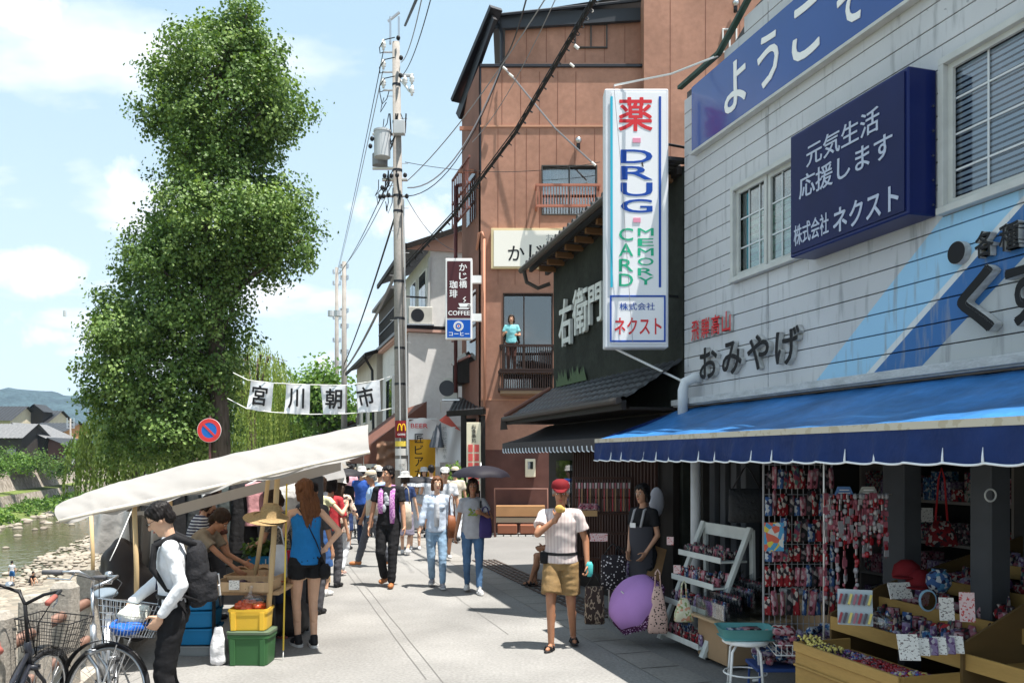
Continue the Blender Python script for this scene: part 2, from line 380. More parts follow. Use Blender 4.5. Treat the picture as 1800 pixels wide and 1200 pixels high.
    # face details
    if vox < .02:
        e = MB(); e2 = MB(); e3 = MB(); e4 = MB()
        for sx in (-1, 1):
            e.ell(H3((sx*.030, -.0795, .006)), (.014*hs, .007*hs, .0062*hs), rot=hm); e2.ell(H3((sx*.030, -.084, .006)), (.0062*hs, .005*hs, .0062*hs), rot=hm)
            e4.cap(H3((sx*.016, -.086, .030)), H3((sx*.046, -.078, .031)), .0035*hs, .0025*hs)
        e3.ell(H3((0, -.0855, -.062)), (.020*hs, .007*hs, .0065*hs), rot=hm)
        eo = e.build('eyes', EYEW, root, smooth=True); e2.build('pupils', EYEB, eo, smooth=True)
        e4.build('eyebrows', hair[1], root, smooth=True); e3.build('lips', LIP, root, smooth=True)
    # hair
    if hair:
        st, hmat = hair; q = MB()
        q.ell(H3((0, .020, .046)), (.084*hs, .096*hs, .086*hs), rot=hm, n=16, m=12); q.ell(H3((0, .062, -.01)), (.066*hs, .05*hs, .062*hs), rot=hm)
        if st != 'bald':
            for i in range(7): a = -1+i/3.; q.cap(H3((a*.035, -.030, .098)), H3((a*.062, -.079+abs(a)*.032, .066+.010*((i*7) % 3))), .020*hs, .009*hs)
        for sx in (-1, 1): q.ell(H3((sx*.074, .012, .02)), (.014*hs, .045*hs, .04*hs), rot=hm)
        if st in ('bob', 'long', 'pony', 'mid'):
            for sx in (-1, 1): q.cap(H3((sx*.072, .005, .02)), H3((sx*.068, .012, -.085)), .026*hs, .03*hs); q.cap(H3((sx*.062, -.04, .07)), H3((sx*.078, -.02, -.02)), .02*hs, .014*hs)
            q.ell(H3((0, .06, -.045)), (.078*hs, .05*hs, .075*hs), rot=hm)
        if st == 'long':
            for i in range(9):
                a = -1+i/4.; q.tube([H3((a*.07, .06, -.03)), H3((a*.08, .085, -.13)), H3((a*.085, .095, -.23)), H3((a*.05, .085, -.34-.03*(i % 3)))], [.034*hs, .036*hs, .03*hs, .008*hs], n=8)
        if st == 'mid':
            for i in range(7): a = -1+i/3.; q.cap(H3((a*.07, .06, -.05)), H3((a*.08, .05, -.17)), .032*hs, .02*hs)
        if st == 'bun': q.ell(H3((0, .115, .06)), (.045*hs, .04*hs, .045*hs), rot=hm)
        if st == 'pony': q.tube([H3((0, .1, .03)), H3((0, .14, -.03)), H3((0, .13, -.2))], [.02*hs, .034*hs, .012*hs], n=8)
        if st == 'fluffy':
            q.ell(H3((0, .03, .05)), (.098*hs, .108*hs, .098*hs), rot=hm); q.ell(H3((0, .08, -.03)), (.08*hs, .055*hs, .075*hs), rot=hm)
        hi = hm.inverted()
        def dsp(co):
            p = hi @ (co-hc); return .007*hs*noise.noise(Vector((p.x*95, p.y*95, p.z*16)))+.004*hs*noise.noise(p*28)
        place_mesh(remesh(q, min(vox*.7, .011), [hmat], 1, dsp if vox < .02 else None), 'hair', root)
    # trousers / shorts / skirt
    if bot:
        ty, mt = bot[:2]; ease = bot[2] if len(bot) > 2 else .012; q = MB(); ez = ease*h
        q.loft([(pel+sp*t*h, lat, fw, rx*h+ez*.6, ry*h+ez*.6) for t, rx, ry in ((-.10, .12, .09), (-.03, .152, .105), (.06, .14, .098), (.115, .128, .09))], n=16)
        fr_ = {'trousers': 1.93, 'shorts': .78, 'miniskirt': .4, 'hotpants': .42, 'crop': 1.6, 'skirt': 0}[ty]
        if ty in ('skirt', 'miniskirt'):
            ln_ = .5 if ty == 'skirt' else .3
            q.loft([(pel-Vector((0, 0, t*h)), X, Vector((0, 1, 0)), rx*h, ry*h) for t, rx, ry in ((-.05, .14, .1), (.05, .17, .125), (ln_, .21, .16))], n=20)
        else:
            for hp, k_, a_ in ((hpl, kL, aL), (hpr, kR, aR)):
                if fr_ >= 1: q.cap(hp, k_, .09*h+ez*.5, .056*h+ez)
                else:
                    dl = (k_-hp).normalized(); sx_ = dl.cross(Vector((0, 1, 0))).normalized(); q.ell(hp, .088*h+ez*.3); q.loft([(lerp(hp, k_, t), sx_, sx_.cross(dl), r_, r_*1.08) for t, r_ in ((0, .088*h+ez*.3), (fr_*.5, .080*h+ez*.6), (fr_, .070*h+ez))], n=16)
                if fr_ > 1: q.cap(k_, lerp(k_, a_, fr_-1), .053*h+ez, .038*h+ez*1.25); m_ = lerp(k_, a_, .35)+Vector((0, .014*h, 0)); q.cap(m_, m_+(a_-k_)*.1, .052*h+ez*.8, .048*h+ez*.8)
        sd_ = random.random()*9
        nm = {'trousers': 'trousers', 'shorts': 'shorts', 'hotpants': 'shorts', 'crop': 'trousers'}.get(ty, 'skirt')
        place_mesh(remesh(q, vox, [mt], 2, lambda co: .007*h*noise.noise(Vector((co.x*9+sd_, co.y*9, co.z*22)))), nm, root)
    # top
    if top:
        ty, mt = top[:2]; ease = top[2] if len(top) > 2 else .014; hem = top[3] if len(top) > 3 else -.03; q = MB(); ez = ease*h
        rg = [(hem, .15, .10), (.05, .142, .094), (.14, .13, .09), (.27, .138*fm, .098), (.40, .158*fm, .095), (.47, .12*fm, .075), (.515, .058, .055)]
        if ty == 'tank': rg[-2] = (.43, .12, .085); rg[-1] = (.445, .10, .07)
        q.loft([(pel+sp*t*h, lat, fw, rx*h+ez, ry*h+ez) for t, rx, ry in rg], n=18)
        if fem:
            for sx in (-1, 1): q.ell(pel+sp*.33*h+lat*sx*.062*h+fw*.072*h, .05*h+ez*.4)
        if ty == 'tank':
            for sx in (-1, 1): q.tube([pel+sp*.40*h+lat*sx*.09*h+fw*.09*h, pel+sp*.505*h+lat*sx*.095*h+fw*.01*h, pel+sp*.40*h+lat*sx*.09*h-fw*.085*h], .017*h, n=8)
        else:
            frs = {'short': .62, 'long': 1.93, 'half': 1.0, 'capsleeve': .35, 'threeq': 1.5}[ty]
            for s_, e_, w_ in ((sl, eL, wL), (sr, eR, wR)):
                q.cap(shc+(s_-shc)*.4, s_-UP*.004*h, .066*h, .055*h*fm+ez*.25)
                if frs > 1: q.cap(s_, e_, .050*h*fm+ez*.4, .040*h+ez*.6)
                else: dl = (e_-s_).normalized(); sx_ = dl.orthogonal().normalized(); q.loft([(lerp(s_, e_, t), sx_, sx_.cross(dl), r_, r_) for t, r_ in ((0, .055*h*fm+ez*.25), (frs*.5, .047*h*fm+ez*.55), (frs, .045*h*fm+ez*.85))], n=14)
                if frs > 1: q.cap(e_, lerp(e_, w_, frs-1), .042*h+ez*.8, .031*h+ez*.7)
        sd_ = random.random()*9
        place_mesh(remesh(q, vox, [mt], 2, lambda co: .006*h*noise.noise(Vector((co.x*11+sd_, co.y*11, co.z*16)))), 'shirt' if not fem or ty != 'tank' else 'tank_top', root)
        if ty in ('long', 'short') and len(top) > 4 and top[4] == 'collar':
            c_ = MB(); c_.lathe([(.055*h, .0), (.062*h, -.018*h), (.085*h, -.035*h)], nb+Vector((0, -.006*h, .012*h)), n=18, axis=sp, sy=1); place = c_.build('collar', mt, root, smooth=True)
    # shoes
    if shoes:
        ty, mt = shoes[:2]; sole = shoes[2] if len(shoes) > 2 else None
        for a_, td in zip((aL, aR), toes):
            sd_ = td.cross(UP); q = MB(); z = Vector((0, 0, 1)); base = a_-z*.08*h
            if ty == 'sandal':
                q.loft([(base+z*t, sd_, td, .04*h, .125*h) for t in (.0, .018*h)], n=16); q.T = Matrix.Identity(4)
                q.v = [v+td*.045*h for v in q.v]
                for d_ in (.02, .085): q.tube([base+td*d_*h+sd_*.042*h+z*.01*h, base+td*d_*h+sd_*.028*h+z*.05*h, base+td*d_*h-sd_*.028*h+z*.05*h, base+td*d_*h-sd_*.042*h+z*.01*h], .012*h, n=6)
                q.build('sandal', mt, root, smooth=True)
            else:
                q.ell(base-td*.02*h+z*.045*h, (.042*h, .05*h, .05*h), rot=Matrix((sd_, td, z)).transposed()); q.ell(base+td*.085*h+z*.034*h, (.045*h, .085*h, .038*h), rot=Matrix((sd_, td, z)).transposed())
                q.cap(base-td*.02*h+z*.05*h, a_+z*(.02*h if ty == 'sneaker' else 0), .04*h, .042*h)
                so = place_mesh(remesh(q, min(vox, .012), [mt], 1), 'shoe', root)
                if sole and vox < .02:
                    q = MB(); q.loft([(base+td*.045*h+z*t, sd_, td, .046*h, .135*h, .8) for t in (.0, .024*h)], n=18); q.build('sole', sole, so, smooth=False)
    if hat:
        ty, mt = hat[:2]; q = MB(); ax = hm @ Vector((0, 0, 1)); rr = .094*hs
        c0 = H3((0, .008, .055))
        rot = hm
        if ty == 'cap':
            q.lathe([(rr*1.02, 0), (rr*1.0, .035), (rr*.86, .065), (rr*.5, .085), (.004, .09)], (0, 0, 0), n=20, sy=1.1)
            q.grid(lambda u, v: Vector(((u-.5)*.15*(1-.15*v), -(.085+v*.085*math.sin(math.pi*u)), .006-.022*v*math.sin(math.pi*u)-.01*abs(u-.5)*4*v)), 10, 4)
            q.grid(lambda u, v: Vector(((u-.5)*.15*(1-.15*v), -(.085+v*.085*math.sin(math.pi*u)), .001-.022*v*math.sin(math.pi*u)-.01*abs(u-.5)*4*v)), 10, 4)
        elif ty == 'sunhat':
            q.lathe([(rr*1.75, -.03), (rr*1.4, -.01), (rr*1.05, .004), (rr*1.02, .05), (rr*.85, .085), (.004, .1)], (0, 0, 0), n=24, sy=1.08)
        else:
            q.lathe([(rr*1.35, -.028), (rr*1.06, .0), (rr*1.0, .05), (rr*.85, .085), (.004, .095)], (0, 0, 0), n=22, sy=1.08)
        q.v = [c0+rot @ Vector(v) for v in q.v]
        q.build('hat', mt, root, smooth=True)
    if glasses:
        q = MB()
        for sx in (-1, 1):
            q.tube([H3((sx*(.031+.021*math.cos(t)), -.100+.006*abs(math.cos(t)), .004+.015*math.sin(t))) for t in [i*math.pi/6 for i in range(12)]], .0016, n=5, closed=True)
            q.tube([H3((sx*.052, -.096, .008)), H3((sx*.079, -.05, .01)), H3((sx*.081, .01, .005))], .0018, n=5)
        q.tube([H3((-.01, -.102, .006)), H3((.01, -.102, .006))], .0016, n=5); q.build('glasses', M('glasses_frame', (.02, .02, .02), .3), root)
    J = dict(nb=nb, hc=hc, H3=H3, sl=sl, sr=sr, eL=eL, eR=eR, wL=wL, wR=wR, pel=pel, sp=sp, lat=lat, fw=fw, h=h, kL=kL, kR=kR, root=root, shc=shc)
    PEOPLE.append(root); return root, J
def Lp(root_loc, rz, p):  # local -> world
    return Vector(root_loc)+Matrix.Rotation(R(rz), 3, 'Z') @ Vector(p)

def umbrella(label, tip, rad, depth, mat, axis=UP, handle=None, open_=True, group=None, frill=None, ribs=8, hook=True):
    """tip = world point of the apex; axis points from handle to apex"""
    axis = Vector(axis).normalized(); t = thing('umbrella', label, 'umbrella', tip, 0, group, world=False); q = axis.to_track_quat('Z', 'Y').to_matrix()
    c = MB()
    def fn(u, v):
        a = 2*math.pi*u; seg = (u*ribs) % 1.; dip = 1-.07*math.sin(math.pi*seg)*v
        r = rad*math.sin(v*math.pi/2*.98)*dip; z = -depth*(1-math.cos(v*math.pi/2))-.03*0+.02*math.sin(math.pi*seg)*v*.6
        return q @ Vector((r*math.cos(a), r*math.sin(a), z))
    c.grid(fn, ribs*4, 7); cn = c.build('canopy', mat, t, smooth=True)
    rb = MB()
    for i in range(ribs):
        rb.tube([fn(i/ribs, v/6)-q @ Vector((0, 0, .008)) for v in range(7)], .003, n=4)
    rb.build('ribs', M('dark_metal', (.05, .05, .055), .4, 1), t)
    sh = MB(); L = handle or rad*1.5
    sh.cyl(q @ Vector((0, 0, .04)), q @ Vector((0, 0, -L)), .006, n=8); sh.build('shaft', M('steel', (.55, .56, .58), .3, 1), t, smooth=True)
    hd = MB(); hd.cyl(q @ Vector((0, 0, -L)), q @ Vector((0, 0, -L-.1)), .014, n=10); hd.build('handle', M('black_plastic', (.02, .02, .022), .4), t, smooth=True)
    if frill:
        fr = MB(); fr.grid(lambda u, v: fn(u, 1.)*(1+.0*v)+q @ Vector((math.cos(2*math.pi*u)*(.02*v+.012*math.sin(u*2*math.pi*60)*v), math.sin(2*math.pi*u)*(.02*v+.012*math.sin(u*2*math.pi*60)*v), -.07*v)), 240, 2)
        fr.build('frill', frill, t)
    return t
# ---------------------------------------------------------------- world, sun, camera
SUNV = Vector((.265, -.15, 1.0)).normalized()   # towards the sun
def make_world():
    w = bpy.data.worlds.new("World"); scene.world = w; w.use_nodes = True; n, l = w.node_tree.nodes, w.node_tree.links
    bg = n['Background']; sky = n.new('ShaderNodeTexSky'); sky.sky_type = 'NISHITA'; sky.sun_disc = False
    el = math.asin(SUNV.z); az = math.atan2(SUNV.x, SUNV.y)
    sky.sun_elevation = el; sky.sun_rotation = az; sky.air_density = 1.0; sky.dust_density = .5; sky.ozone_density = 1.4
    # clouds: noise over the sky direction, flattened towards the horizon
    tc = n.new('ShaderNodeTexCoord'); sep = n.new('ShaderNodeSeparateXYZ'); l.new(tc.outputs['Generated'], sep.inputs[0])
    ad = n.new('ShaderNodeMath'); ad.operation = 'ADD'; ad.inputs[1].default_value = .22; l.new(sep.outputs[2], ad.inputs[0])
    mx = n.new('ShaderNodeMath'); mx.operation = 'MAXIMUM'; mx.inputs[1].default_value = .02; l.new(ad.outputs[0], mx.inputs[0])
    cb = n.new('ShaderNodeCombineXYZ')
    for i in (0, 1):
        d = n.new('ShaderNodeMath'); d.operation = 'DIVIDE'; l.new(sep.outputs[i], d.inputs[0]); l.new(mx.outputs[0], d.inputs[1]); l.new(d.outputs[0], cb.inputs[i])
    mp = n.new('ShaderNodeMapping'); mp.inputs['Location'].default_value = (4.3, 1.7, .3); mp.inputs['Scale'].default_value = (1.0, 1.35, 1); l.new(cb.outputs[0], mp.inputs[0])
    t = n.new('ShaderNodeTexNoise'); t.inputs['Scale'].default_value = 1.9; t.inputs['Detail'].default_value = 9; t.inputs['Roughness'].default_value = .52; l.new(mp.outputs[0], t.inputs[0])
    cr = n.new('ShaderNodeMapRange'); cr.inputs[1].default_value = .455; cr.inputs[2].default_value = .64; cr.clamp = True; l.new(t.outputs['Fac'], cr.inputs[0])
    hz = n.new('ShaderNodeMapRange'); hz.inputs[1].default_value = .0; hz.inputs[2].default_value = .45; hz.inputs[3].default_value = .42; hz.inputs[4].default_value = .10; l.new(sep.outputs[2], hz.inputs[0])
    hp = n.new('ShaderNodeMath'); hp.operation = 'MAXIMUM'; l.new(hz.outputs[0], hp.inputs[1])
    c2 = n.new('ShaderNodeMath'); c2.operation = 'MULTIPLY'; c2.inputs[1].default_value = .85; l.new(cr.outputs[0], c2.inputs[0]); l.new(c2.outputs[0], hp.inputs[0])
    nrm = n.new('ShaderNodeVectorMath'); nrm.operation = 'NORMALIZE'; l.new(tc.outputs['Generated'], nrm.inputs[0])
    n2 = n.new('ShaderNodeTexNoise'); n2.inputs['Scale'].default_value = 11; n2.inputs['Detail'].default_value = 8; n2.inputs['Roughness'].default_value = .6; l.new(tc.outputs['Generated'], n2.inputs[0])
    last = hp.outputs[0]
    for x_, y_, w_, q_ in ((60, 478, .105, 2.6), (215, 335, .075, 1.2), (720, 385, .14, 1.5), (50, 18, .11, 3.0), (90, 590, .09, 2.4), (560, 640, .10, 2.2), (-300, 300, .2, 2), (2300, 200, .3, 2)):
        d_ = Vector(((x_-900)/F, 1, (HY-y_)/F)).normalized(); sb = n.new('ShaderNodeVectorMath'); sb.operation = 'SUBTRACT'; sb.inputs[1].default_value = d_; l.new(nrm.outputs[0], sb.inputs[0])
        ml = n.new('ShaderNodeVectorMath'); ml.operation = 'MULTIPLY'; ml.inputs[1].default_value = (1/w_, 1/w_, q_/w_); l.new(sb.outputs[0], ml.inputs[0]); ln = n.new('ShaderNodeVectorMath'); ln.operation = 'LENGTH'; l.new(ml.outputs[0], ln.inputs[0])
        m1 = n.new('ShaderNodeMath'); m1.operation = 'MULTIPLY_ADD'; m1.inputs[1].default_value = 2.6; l.new(n2.outputs['Fac'], m1.inputs[0]); m1.inputs[2].default_value = -.75; m3 = n.new('ShaderNodeMath'); m3.operation = 'SUBTRACT'; m3.use_clamp = True; l.new(m1.outputs[0], m3.inputs[0]); l.new(ln.outputs['Value'], m3.inputs[1])
        m4 = n.new('ShaderNodeMath'); m4.operation = 'MULTIPLY'; m4.inputs[1].default_value = 1.7; m4.use_clamp = True; l.new(m3.outputs[0], m4.inputs[0]); mm = n.new('ShaderNodeMath'); mm.operation = 'MAXIMUM'; l.new(last, mm.inputs[0]); l.new(m4.outputs[0], mm.inputs[1]); last = mm.outputs[0]
    mix = n.new('ShaderNodeMix'); mix.data_type = 'RGBA'; mix.inputs['B'].default_value = (8.6, 8.8, 9.0, 1); l.new(last, mix.inputs['Factor'])
    tn = n.new('ShaderNodeMix'); tn.data_type = 'RGBA'; tn.blend_type = 'MULTIPLY'; tn.inputs['Factor'].default_value = 1; tn.inputs['B'].default_value = (1.0, 1.12, 1.0, 1); l.new(sky.outputs[0], tn.inputs['A'])
    pal = n.new('ShaderNodeMix'); pal.data_type = 'RGBA'; pal.inputs['Factor'].default_value = .72; pal.inputs['B'].default_value = (4.0, 5.9, 7.3, 1); l.new(tn.outputs['Result'], pal.inputs['A']); l.new(pal.outputs['Result'], mix.inputs['A']); l.new(mix.outputs['Result'], bg.inputs[0]); bg.inputs[1].default_value = .071
    return n
make_world()
sd = bpy.data.lights.new('sun', 'SUN'); sd.energy = 5.0; sd.angle = R(.5); sd.color = (1, .95, .87)
so = bpy.data.objects.new('sun', sd); COL.objects.link(so); so.rotation_euler = SUNV.to_track_quat('Z', 'Y').to_euler(); so.location = (10, -10, 40)
cd = bpy.data.cameras.new('camera'); cam = bpy.data.objects.new('camera', cd); COL.objects.link(cam); scene.camera = cam
cd.sensor_width = 36; cd.lens = 30; cd.shift_y = (HY-600)/1800; cd.clip_end = 6000; cd.clip_start = .05
cam.location = (0, 0, CH); cam.rotation_euler = (R(90), 0, 0)
vs = scene.view_settings; vs.view_transform = 'Standard'; vs.look = 'None'; vs.exposure = EXPO; vs.gamma = 1
scene.cycles.max_bounces = 7; scene.cycles.diffuse_bounces = 4; scene.cycles.transparent_max_bounces = 10; scene.cycles.sample_clamp_indirect = 6

# ---------------------------------------------------------------- ground, road, river
def struct(mb, name, mats, **kw):
    o = mb.build(name, mats, None, **kw); o['kind'] = 'structure'; return o
def asphalt():
    m = M('asphalt', (.245, .24, .232), .85, nz=(34, .2), bump=(90, .7, .01), nz2=(.8, .22)); return m
def strip(name, n0, n1, z, mat, s0=-6, s1=400, ds=None):
    b = MB(); b.quad(SN(s0, n0, z), SN(s0, n1, z), SN(s1, n1, z), SN(s1, n0, z)); return struct(b, name, mat)
# land profile along n: one sheet from horizon to horizon, with the river cut into it
prof = [(1500, -.06, 0), (8, -.05, 0), (-1.72, -.05, 0), (-1.74, -.06, 1), (-1.95, -3.7, 1), (-2.1, -3.9, 2), (-7, -4.15, 2), (-11.6, -4.46, 2), (-14, -4.9, 2), (-20, -4.95, 2), (-22.6, -4.5, 2), (-24.5, -4.1, 3), (-27.4, -3.6, 3), (-27.5, -3.6, 4), (-27.9, -2.45, 4), (-28.0, -2.42, 3), (-29.9, -2.25, 3), (-30.0, -2.2, 4), (-31.0, .22, 4), (-31.1, .24, 3), (-60, .3, 3), (-1500, .3, 3)]
b = MB(); ss = [-60, -20]+[i*4 for i in range(0, 60)]+[260, 300, 400, 600, 1000, 2500]
vs_ = []
for i, s in enumerate(ss):
    for n_, z, k in prof:
        j = .22*noise.noise(Vector((s*.13, n_*.3, 0)))*(1 if -24 < n_ < -3 else 0); vs_.append(SN(s, n_+(1.1*noise.noise(Vector((s*.06, 3, n_*.01))) if -24.6 < n_ < -11 else 0), z+j))
m_ = len(prof); o_ = 0
b.v = vs_; cols = [p[2] for p in prof]
for i in range(len(ss)-1):
    for j in range(m_-1):
        b.f.append((i*m_+j, i*m_+j+1, (i+1)*m_+j+1, (i+1)*m_+j)); b.mi.append(max(cols[j], cols[j+1]) if cols[j+1] != 3 or cols[j] == 3 else (3 if cols[j] in (2, 4) else cols[j]))
M_SOIL = M('roadside_ground', (.17, .16, .145), .9, nz=(3, .2)); M_CONC = M('embankment_concrete', (.26, .25, .22), .85, nz=(1.5, .3), bump=(12, .4), nz2=(14, .15))
M_PEB = rampmat('river_pebbles', [(0, (.20, .18, .15)), (.25, (.24, .21, .17)), (.5, (.18, .16, .13)), (.75, (.32, .28, .22)), (.9, (.24, .20, .16))], 3.2, 'cell', .85, bump=.6)
M_GRASS = M('bank_grass', (.13, .17, .045), .9, nz=(2.2, .45), nz2=(.5, .3), bump=(9, .8, .1))
M_STONE = rampmat('stone_wall', [(0, (.20, .17, .14)), (.3, (.30, .26, .22)), (.6, (.25, .215, .185)), (.85, (.36, .32, .28))], 2.2, 'cell', .9, bump=.7)
struct(b, 'ground', [M_SOIL, M_CONC, M_PEB, M_GRASS, M_STONE])
strip('road', -1.70, 3.35, 0, asphalt()); strip('gutter', 3.35, 3.75, .004, M('gutter_concrete', (.25, .24, .225), .85, nz=(30, .15), nz2=(.8, .2), bump=(60, .4, .006)))
strip('pavement', 3.75, 6.9, .003, M('pavement_asphalt', (.20, .195, .19), .88, nz=(40, .2), nz2=(.6, .15), bump=(110, .5, .006)))
# seams in the asphalt and gutter joints
b = MB()
for n0, w, s0, s1 in ((1.38, .010, 7.4, 26), (1.50, .008, 7.2, 26), (2.6, .006, 9, 16)):
    k = 40; pts = [(s0+(s1-s0)*i/k, n0+.008*noise.noise(Vector((i*.7, n0*9, 0)))) for i in range(k+1)]
    for (a, c), (d, e) in zip(pts, pts[1:]): b.quad(SN(a, c, .005), SN(a, c+w, .005), SN(d, e+w, .005), SN(d, e, .005))
struct(b, 'road_seams', M('seam_tar', (.16, .155, .15), .8))
b = MB()
for i in range(60): s = 3+i*.6; b.quad(SN(s, 3.36, .008), SN(s, 3.74, .008), SN(s+.012, 3.74, .008), SN(s+.012, 3.36, .008))
struct(b, 'gutter_joints', M('joint_dark', (.06, .055, .05), .9))
# steel grating of the drain, far right of the road
g = thing('drain_grating', 'long dark steel drain grating set in the road edge in front of the brown building', 'drain grating', SN(12.5, 3.9, 0))
b = MB()
for i in range(5): b.sbox(9.6, 15.6, 3.80+i*.10, 3.835+i*.10, .006, .020)
b.build('bars', M('grating_steel', (.10, .075, .065), .6, .4, nz=(30, .2)), g)
b = MB()
for i in range(31): b.sbox(9.6+i*.2, 9.615+i*.2, 3.79, 4.25, .005, .012)
b.build('cross_bars', M('grating_steel'), g)
# water
wm = bpy.data.materials.new('river_water'); wm.use_nodes = True; n, l = nodes(wm); pb = n['Principled BSDF']
pb.inputs['Base Color'].default_value = (.075, .075, .035, 1); pb.inputs['Roughness'].default_value = .06; pb.inputs['Specular IOR Level'].default_value = .6
tc = n.new('ShaderNodeTexCoord'); mp = n.new('ShaderNodeMapping'); mp.inputs['Scale'].default_value = (1.4, .8, 1); l.new(tc.outputs['Object'], mp.inputs[0])
t = n.new('ShaderNodeTexNoise'); t.inputs['Scale'].default_value = 1.1; t.inputs['Detail'].default_value = 5; l.new(mp.outputs[0], t.inputs[0])
bp = n.new('ShaderNodeBump'); bp.inputs['Strength'].default_value = .55; bp.inputs['Distance'].default_value = .12; l.new(t.outputs['Fac'], bp.inputs['Height']); l.new(bp.outputs[0], pb.inputs['Normal'])
b = MB(); b.quad(SN(-60, -25, -4.5), SN(-60, -9, -4.5), SN(600, -9, -4.5), SN(600, -25, -4.5)); struct(b, 'water', wm)
# pebbles and boulders on the near beach, countless
b = MB(); rnd = random.Random(3)
for i in range(2600):
    s = rnd.uniform(22, 95); n_ = rnd.choice([rnd.uniform(-12.2, -2.5), rnd.uniform(-13.5, -10.5)]); r = rnd.uniform(.06, .2)*(1.6 if rnd.random() < .12 else 1)
    zz = -3.95-(-n_-2.1)*.053 if n_ > -11.6 else -4.46
    b.ell(SN(s, n_, zz+r*.1), (r*rnd.uniform(.8, 1.5), r, r*.5), n=6, m=4, rot=Matrix.Rotation(rnd.random()*6, 3, 'Z'))
for i in range(160):
    s = rnd.uniform(55, 130); n_ = rnd.uniform(-23.4, -22) if rnd.random() < .7 else rnd.uniform(-21, -17); r = rnd.uniform(.15, .45)
    b.ell(SN(s, n_, -4.45), (r*1.3, r, r*.6), n=7, m=5, rot=Matrix.Rotation(rnd.random()*6, 3, 'Z'))
tag(b.build('pebbles', rampmat('pebble_stone', [(0, (.26, .23, .19)), (.3, (.32, .28, .23)), (.6, (.26, .23, .19)), (.8, (.20, .17, .14))], .6, 'cell', .8), None, smooth=True), 'pale rounded pebbles and stones covering the river beach and shallows', 'pebbles', kind='stuff')
# distant wooded hill
b = MB()
def hill(u, v):
    x = -1500+u*1900; pr = 128-18*max(0, u-.32)/.1*(.6 if u > .32 else 0)+14*noise.noise(Vector((u*9, 1, 0)))
    if u > .32: pr = max(10, 128-(u-.32)*260)+6*noise.noise(Vector((u*40, 2, 0)))
    hgt = pr*math.sin(math.pi*min(1, v*1.0)/2*1.0 if v < .5 else math.pi/2)**1; z = pr*math.sin(math.pi*v)
    return Vector((x, 1350+v*600+30*noise.noise(Vector((u*12, v*5, 0))), z+9*noise.noise(Vector((u*60, v*14, 1)))*math.sin(math.pi*v)-2))
b.grid(hill, 140, 24); hb_ = MB(); hb_.box((0, 1100, 78), (4400, 2400, 168)); hz_ = bpy.data.materials.new('haze_air'); hz_.use_nodes = True; n, l = nodes(hz_); n.remove(n['Principled BSDF']); pv = n.new('ShaderNodeVolumePrincipled'); pv.inputs['Density'].default_value = .00013; pv.inputs['Color'].default_value = (.50, .70, .95, 1); l.new(pv.outputs[0], n['Material Output'].inputs['Volume']); tag(hb_.build('haze', hz_), 'pale summer haze that fades the far hill', 'haze', kind='stuff')
struct(b, 'hill', M('hill_forest_hazed', (.035, .06, .065), .95, nz=(.02, .4), nz2=(.1, .3), bump=(.06, 1, 12)), smooth=True)  # blue of the haze is mixed into the forest base colour

# ---------------------------------------------------------------- foliage
def leafcloud(blobs, nleaf, size, rnd, shell=.55, clump=26, aspect=1., up=.35, cs=.3, lit=0):
    """blobs: (centre, (rx,ry,rz)); leaves in clumps scattered through the outer volume"""
    vs = []; fs = []; tones = []; vol = [b_[1][0]*b_[1][1]*b_[1][2] for b_ in blobs]; tot = sum(v**.75 for v in vol)
    for (c, r), v in zip(blobs, vol):
        k = int(nleaf*v**.75/tot/clump)
        for _ in range(k):
            d = Vector((rnd.gauss(0, 1), rnd.gauss(0, 1), rnd.gauss(0, 1))).normalized(); q = rnd.random()**.45*(1-shell)+shell
            q *= 1+.16*noise.noise(Vector(c)*.3+d*2.2)
            cc = Vector((c[0]+d.x*r[0]*q, c[1]+d.y*r[1]*q, c[2]+d.z*r[2]*q)); tn = rnd.random(); out = (d+Vector((0, 0, up))).normalized()
            for _ in range(clump):
                p = cc+Vector((rnd.gauss(0, cs*.5), rnd.gauss(0, cs*.5), rnd.gauss(0, cs*.5)))+out*rnd.uniform(-.4, .9)*cs
                nn = (out+Vector((rnd.gauss(0, .6), rnd.gauss(0, .6), rnd.gauss(0, .45)))).normalized(); a = nn.orthogonal().normalized()
                a = Matrix.Rotation(rnd.random()*6.28, 3, nn) @ a; b2 = nn.cross(a); sz_ = size*rnd.uniform(.6, 1.25); o = len(vs)
                vs += [p-b2*sz_*.5, p+a*sz_*.5*aspect+b2*sz_*.15, p+b2*sz_*.5-nn*sz_*.12, p-a*sz_*.5*aspect+b2*sz_*.15]; fs.append((o, o+1, o+2, o+3)); tones.append(clamp(.7*tn+.3*rnd.random()))
    m = MB(); m.v = vs; m.f = fs; m.mi = [0]*len(fs); return m, tones
BARK = M('bark', (.12, .095, .075), .95, nz=(14, .35), stretch=(1, 1, .2), bump=(22, 1, .05))
LG = leafmat('ginkgo_leaf', (.04, .085, .018), (.095, .17, .036), (.26, .36, .11), tr=.22)
LD = leafmat('tree_leaf', (.035, .075, .018), (.075, .14, .03), (.15, .22, .06))
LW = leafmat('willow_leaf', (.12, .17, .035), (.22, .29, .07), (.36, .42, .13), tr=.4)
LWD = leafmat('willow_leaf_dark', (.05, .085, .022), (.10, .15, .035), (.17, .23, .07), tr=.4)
LB = leafmat('bush_leaf', (.05, .11, .02), (.10, .19, .035), (.20, .30, .07))
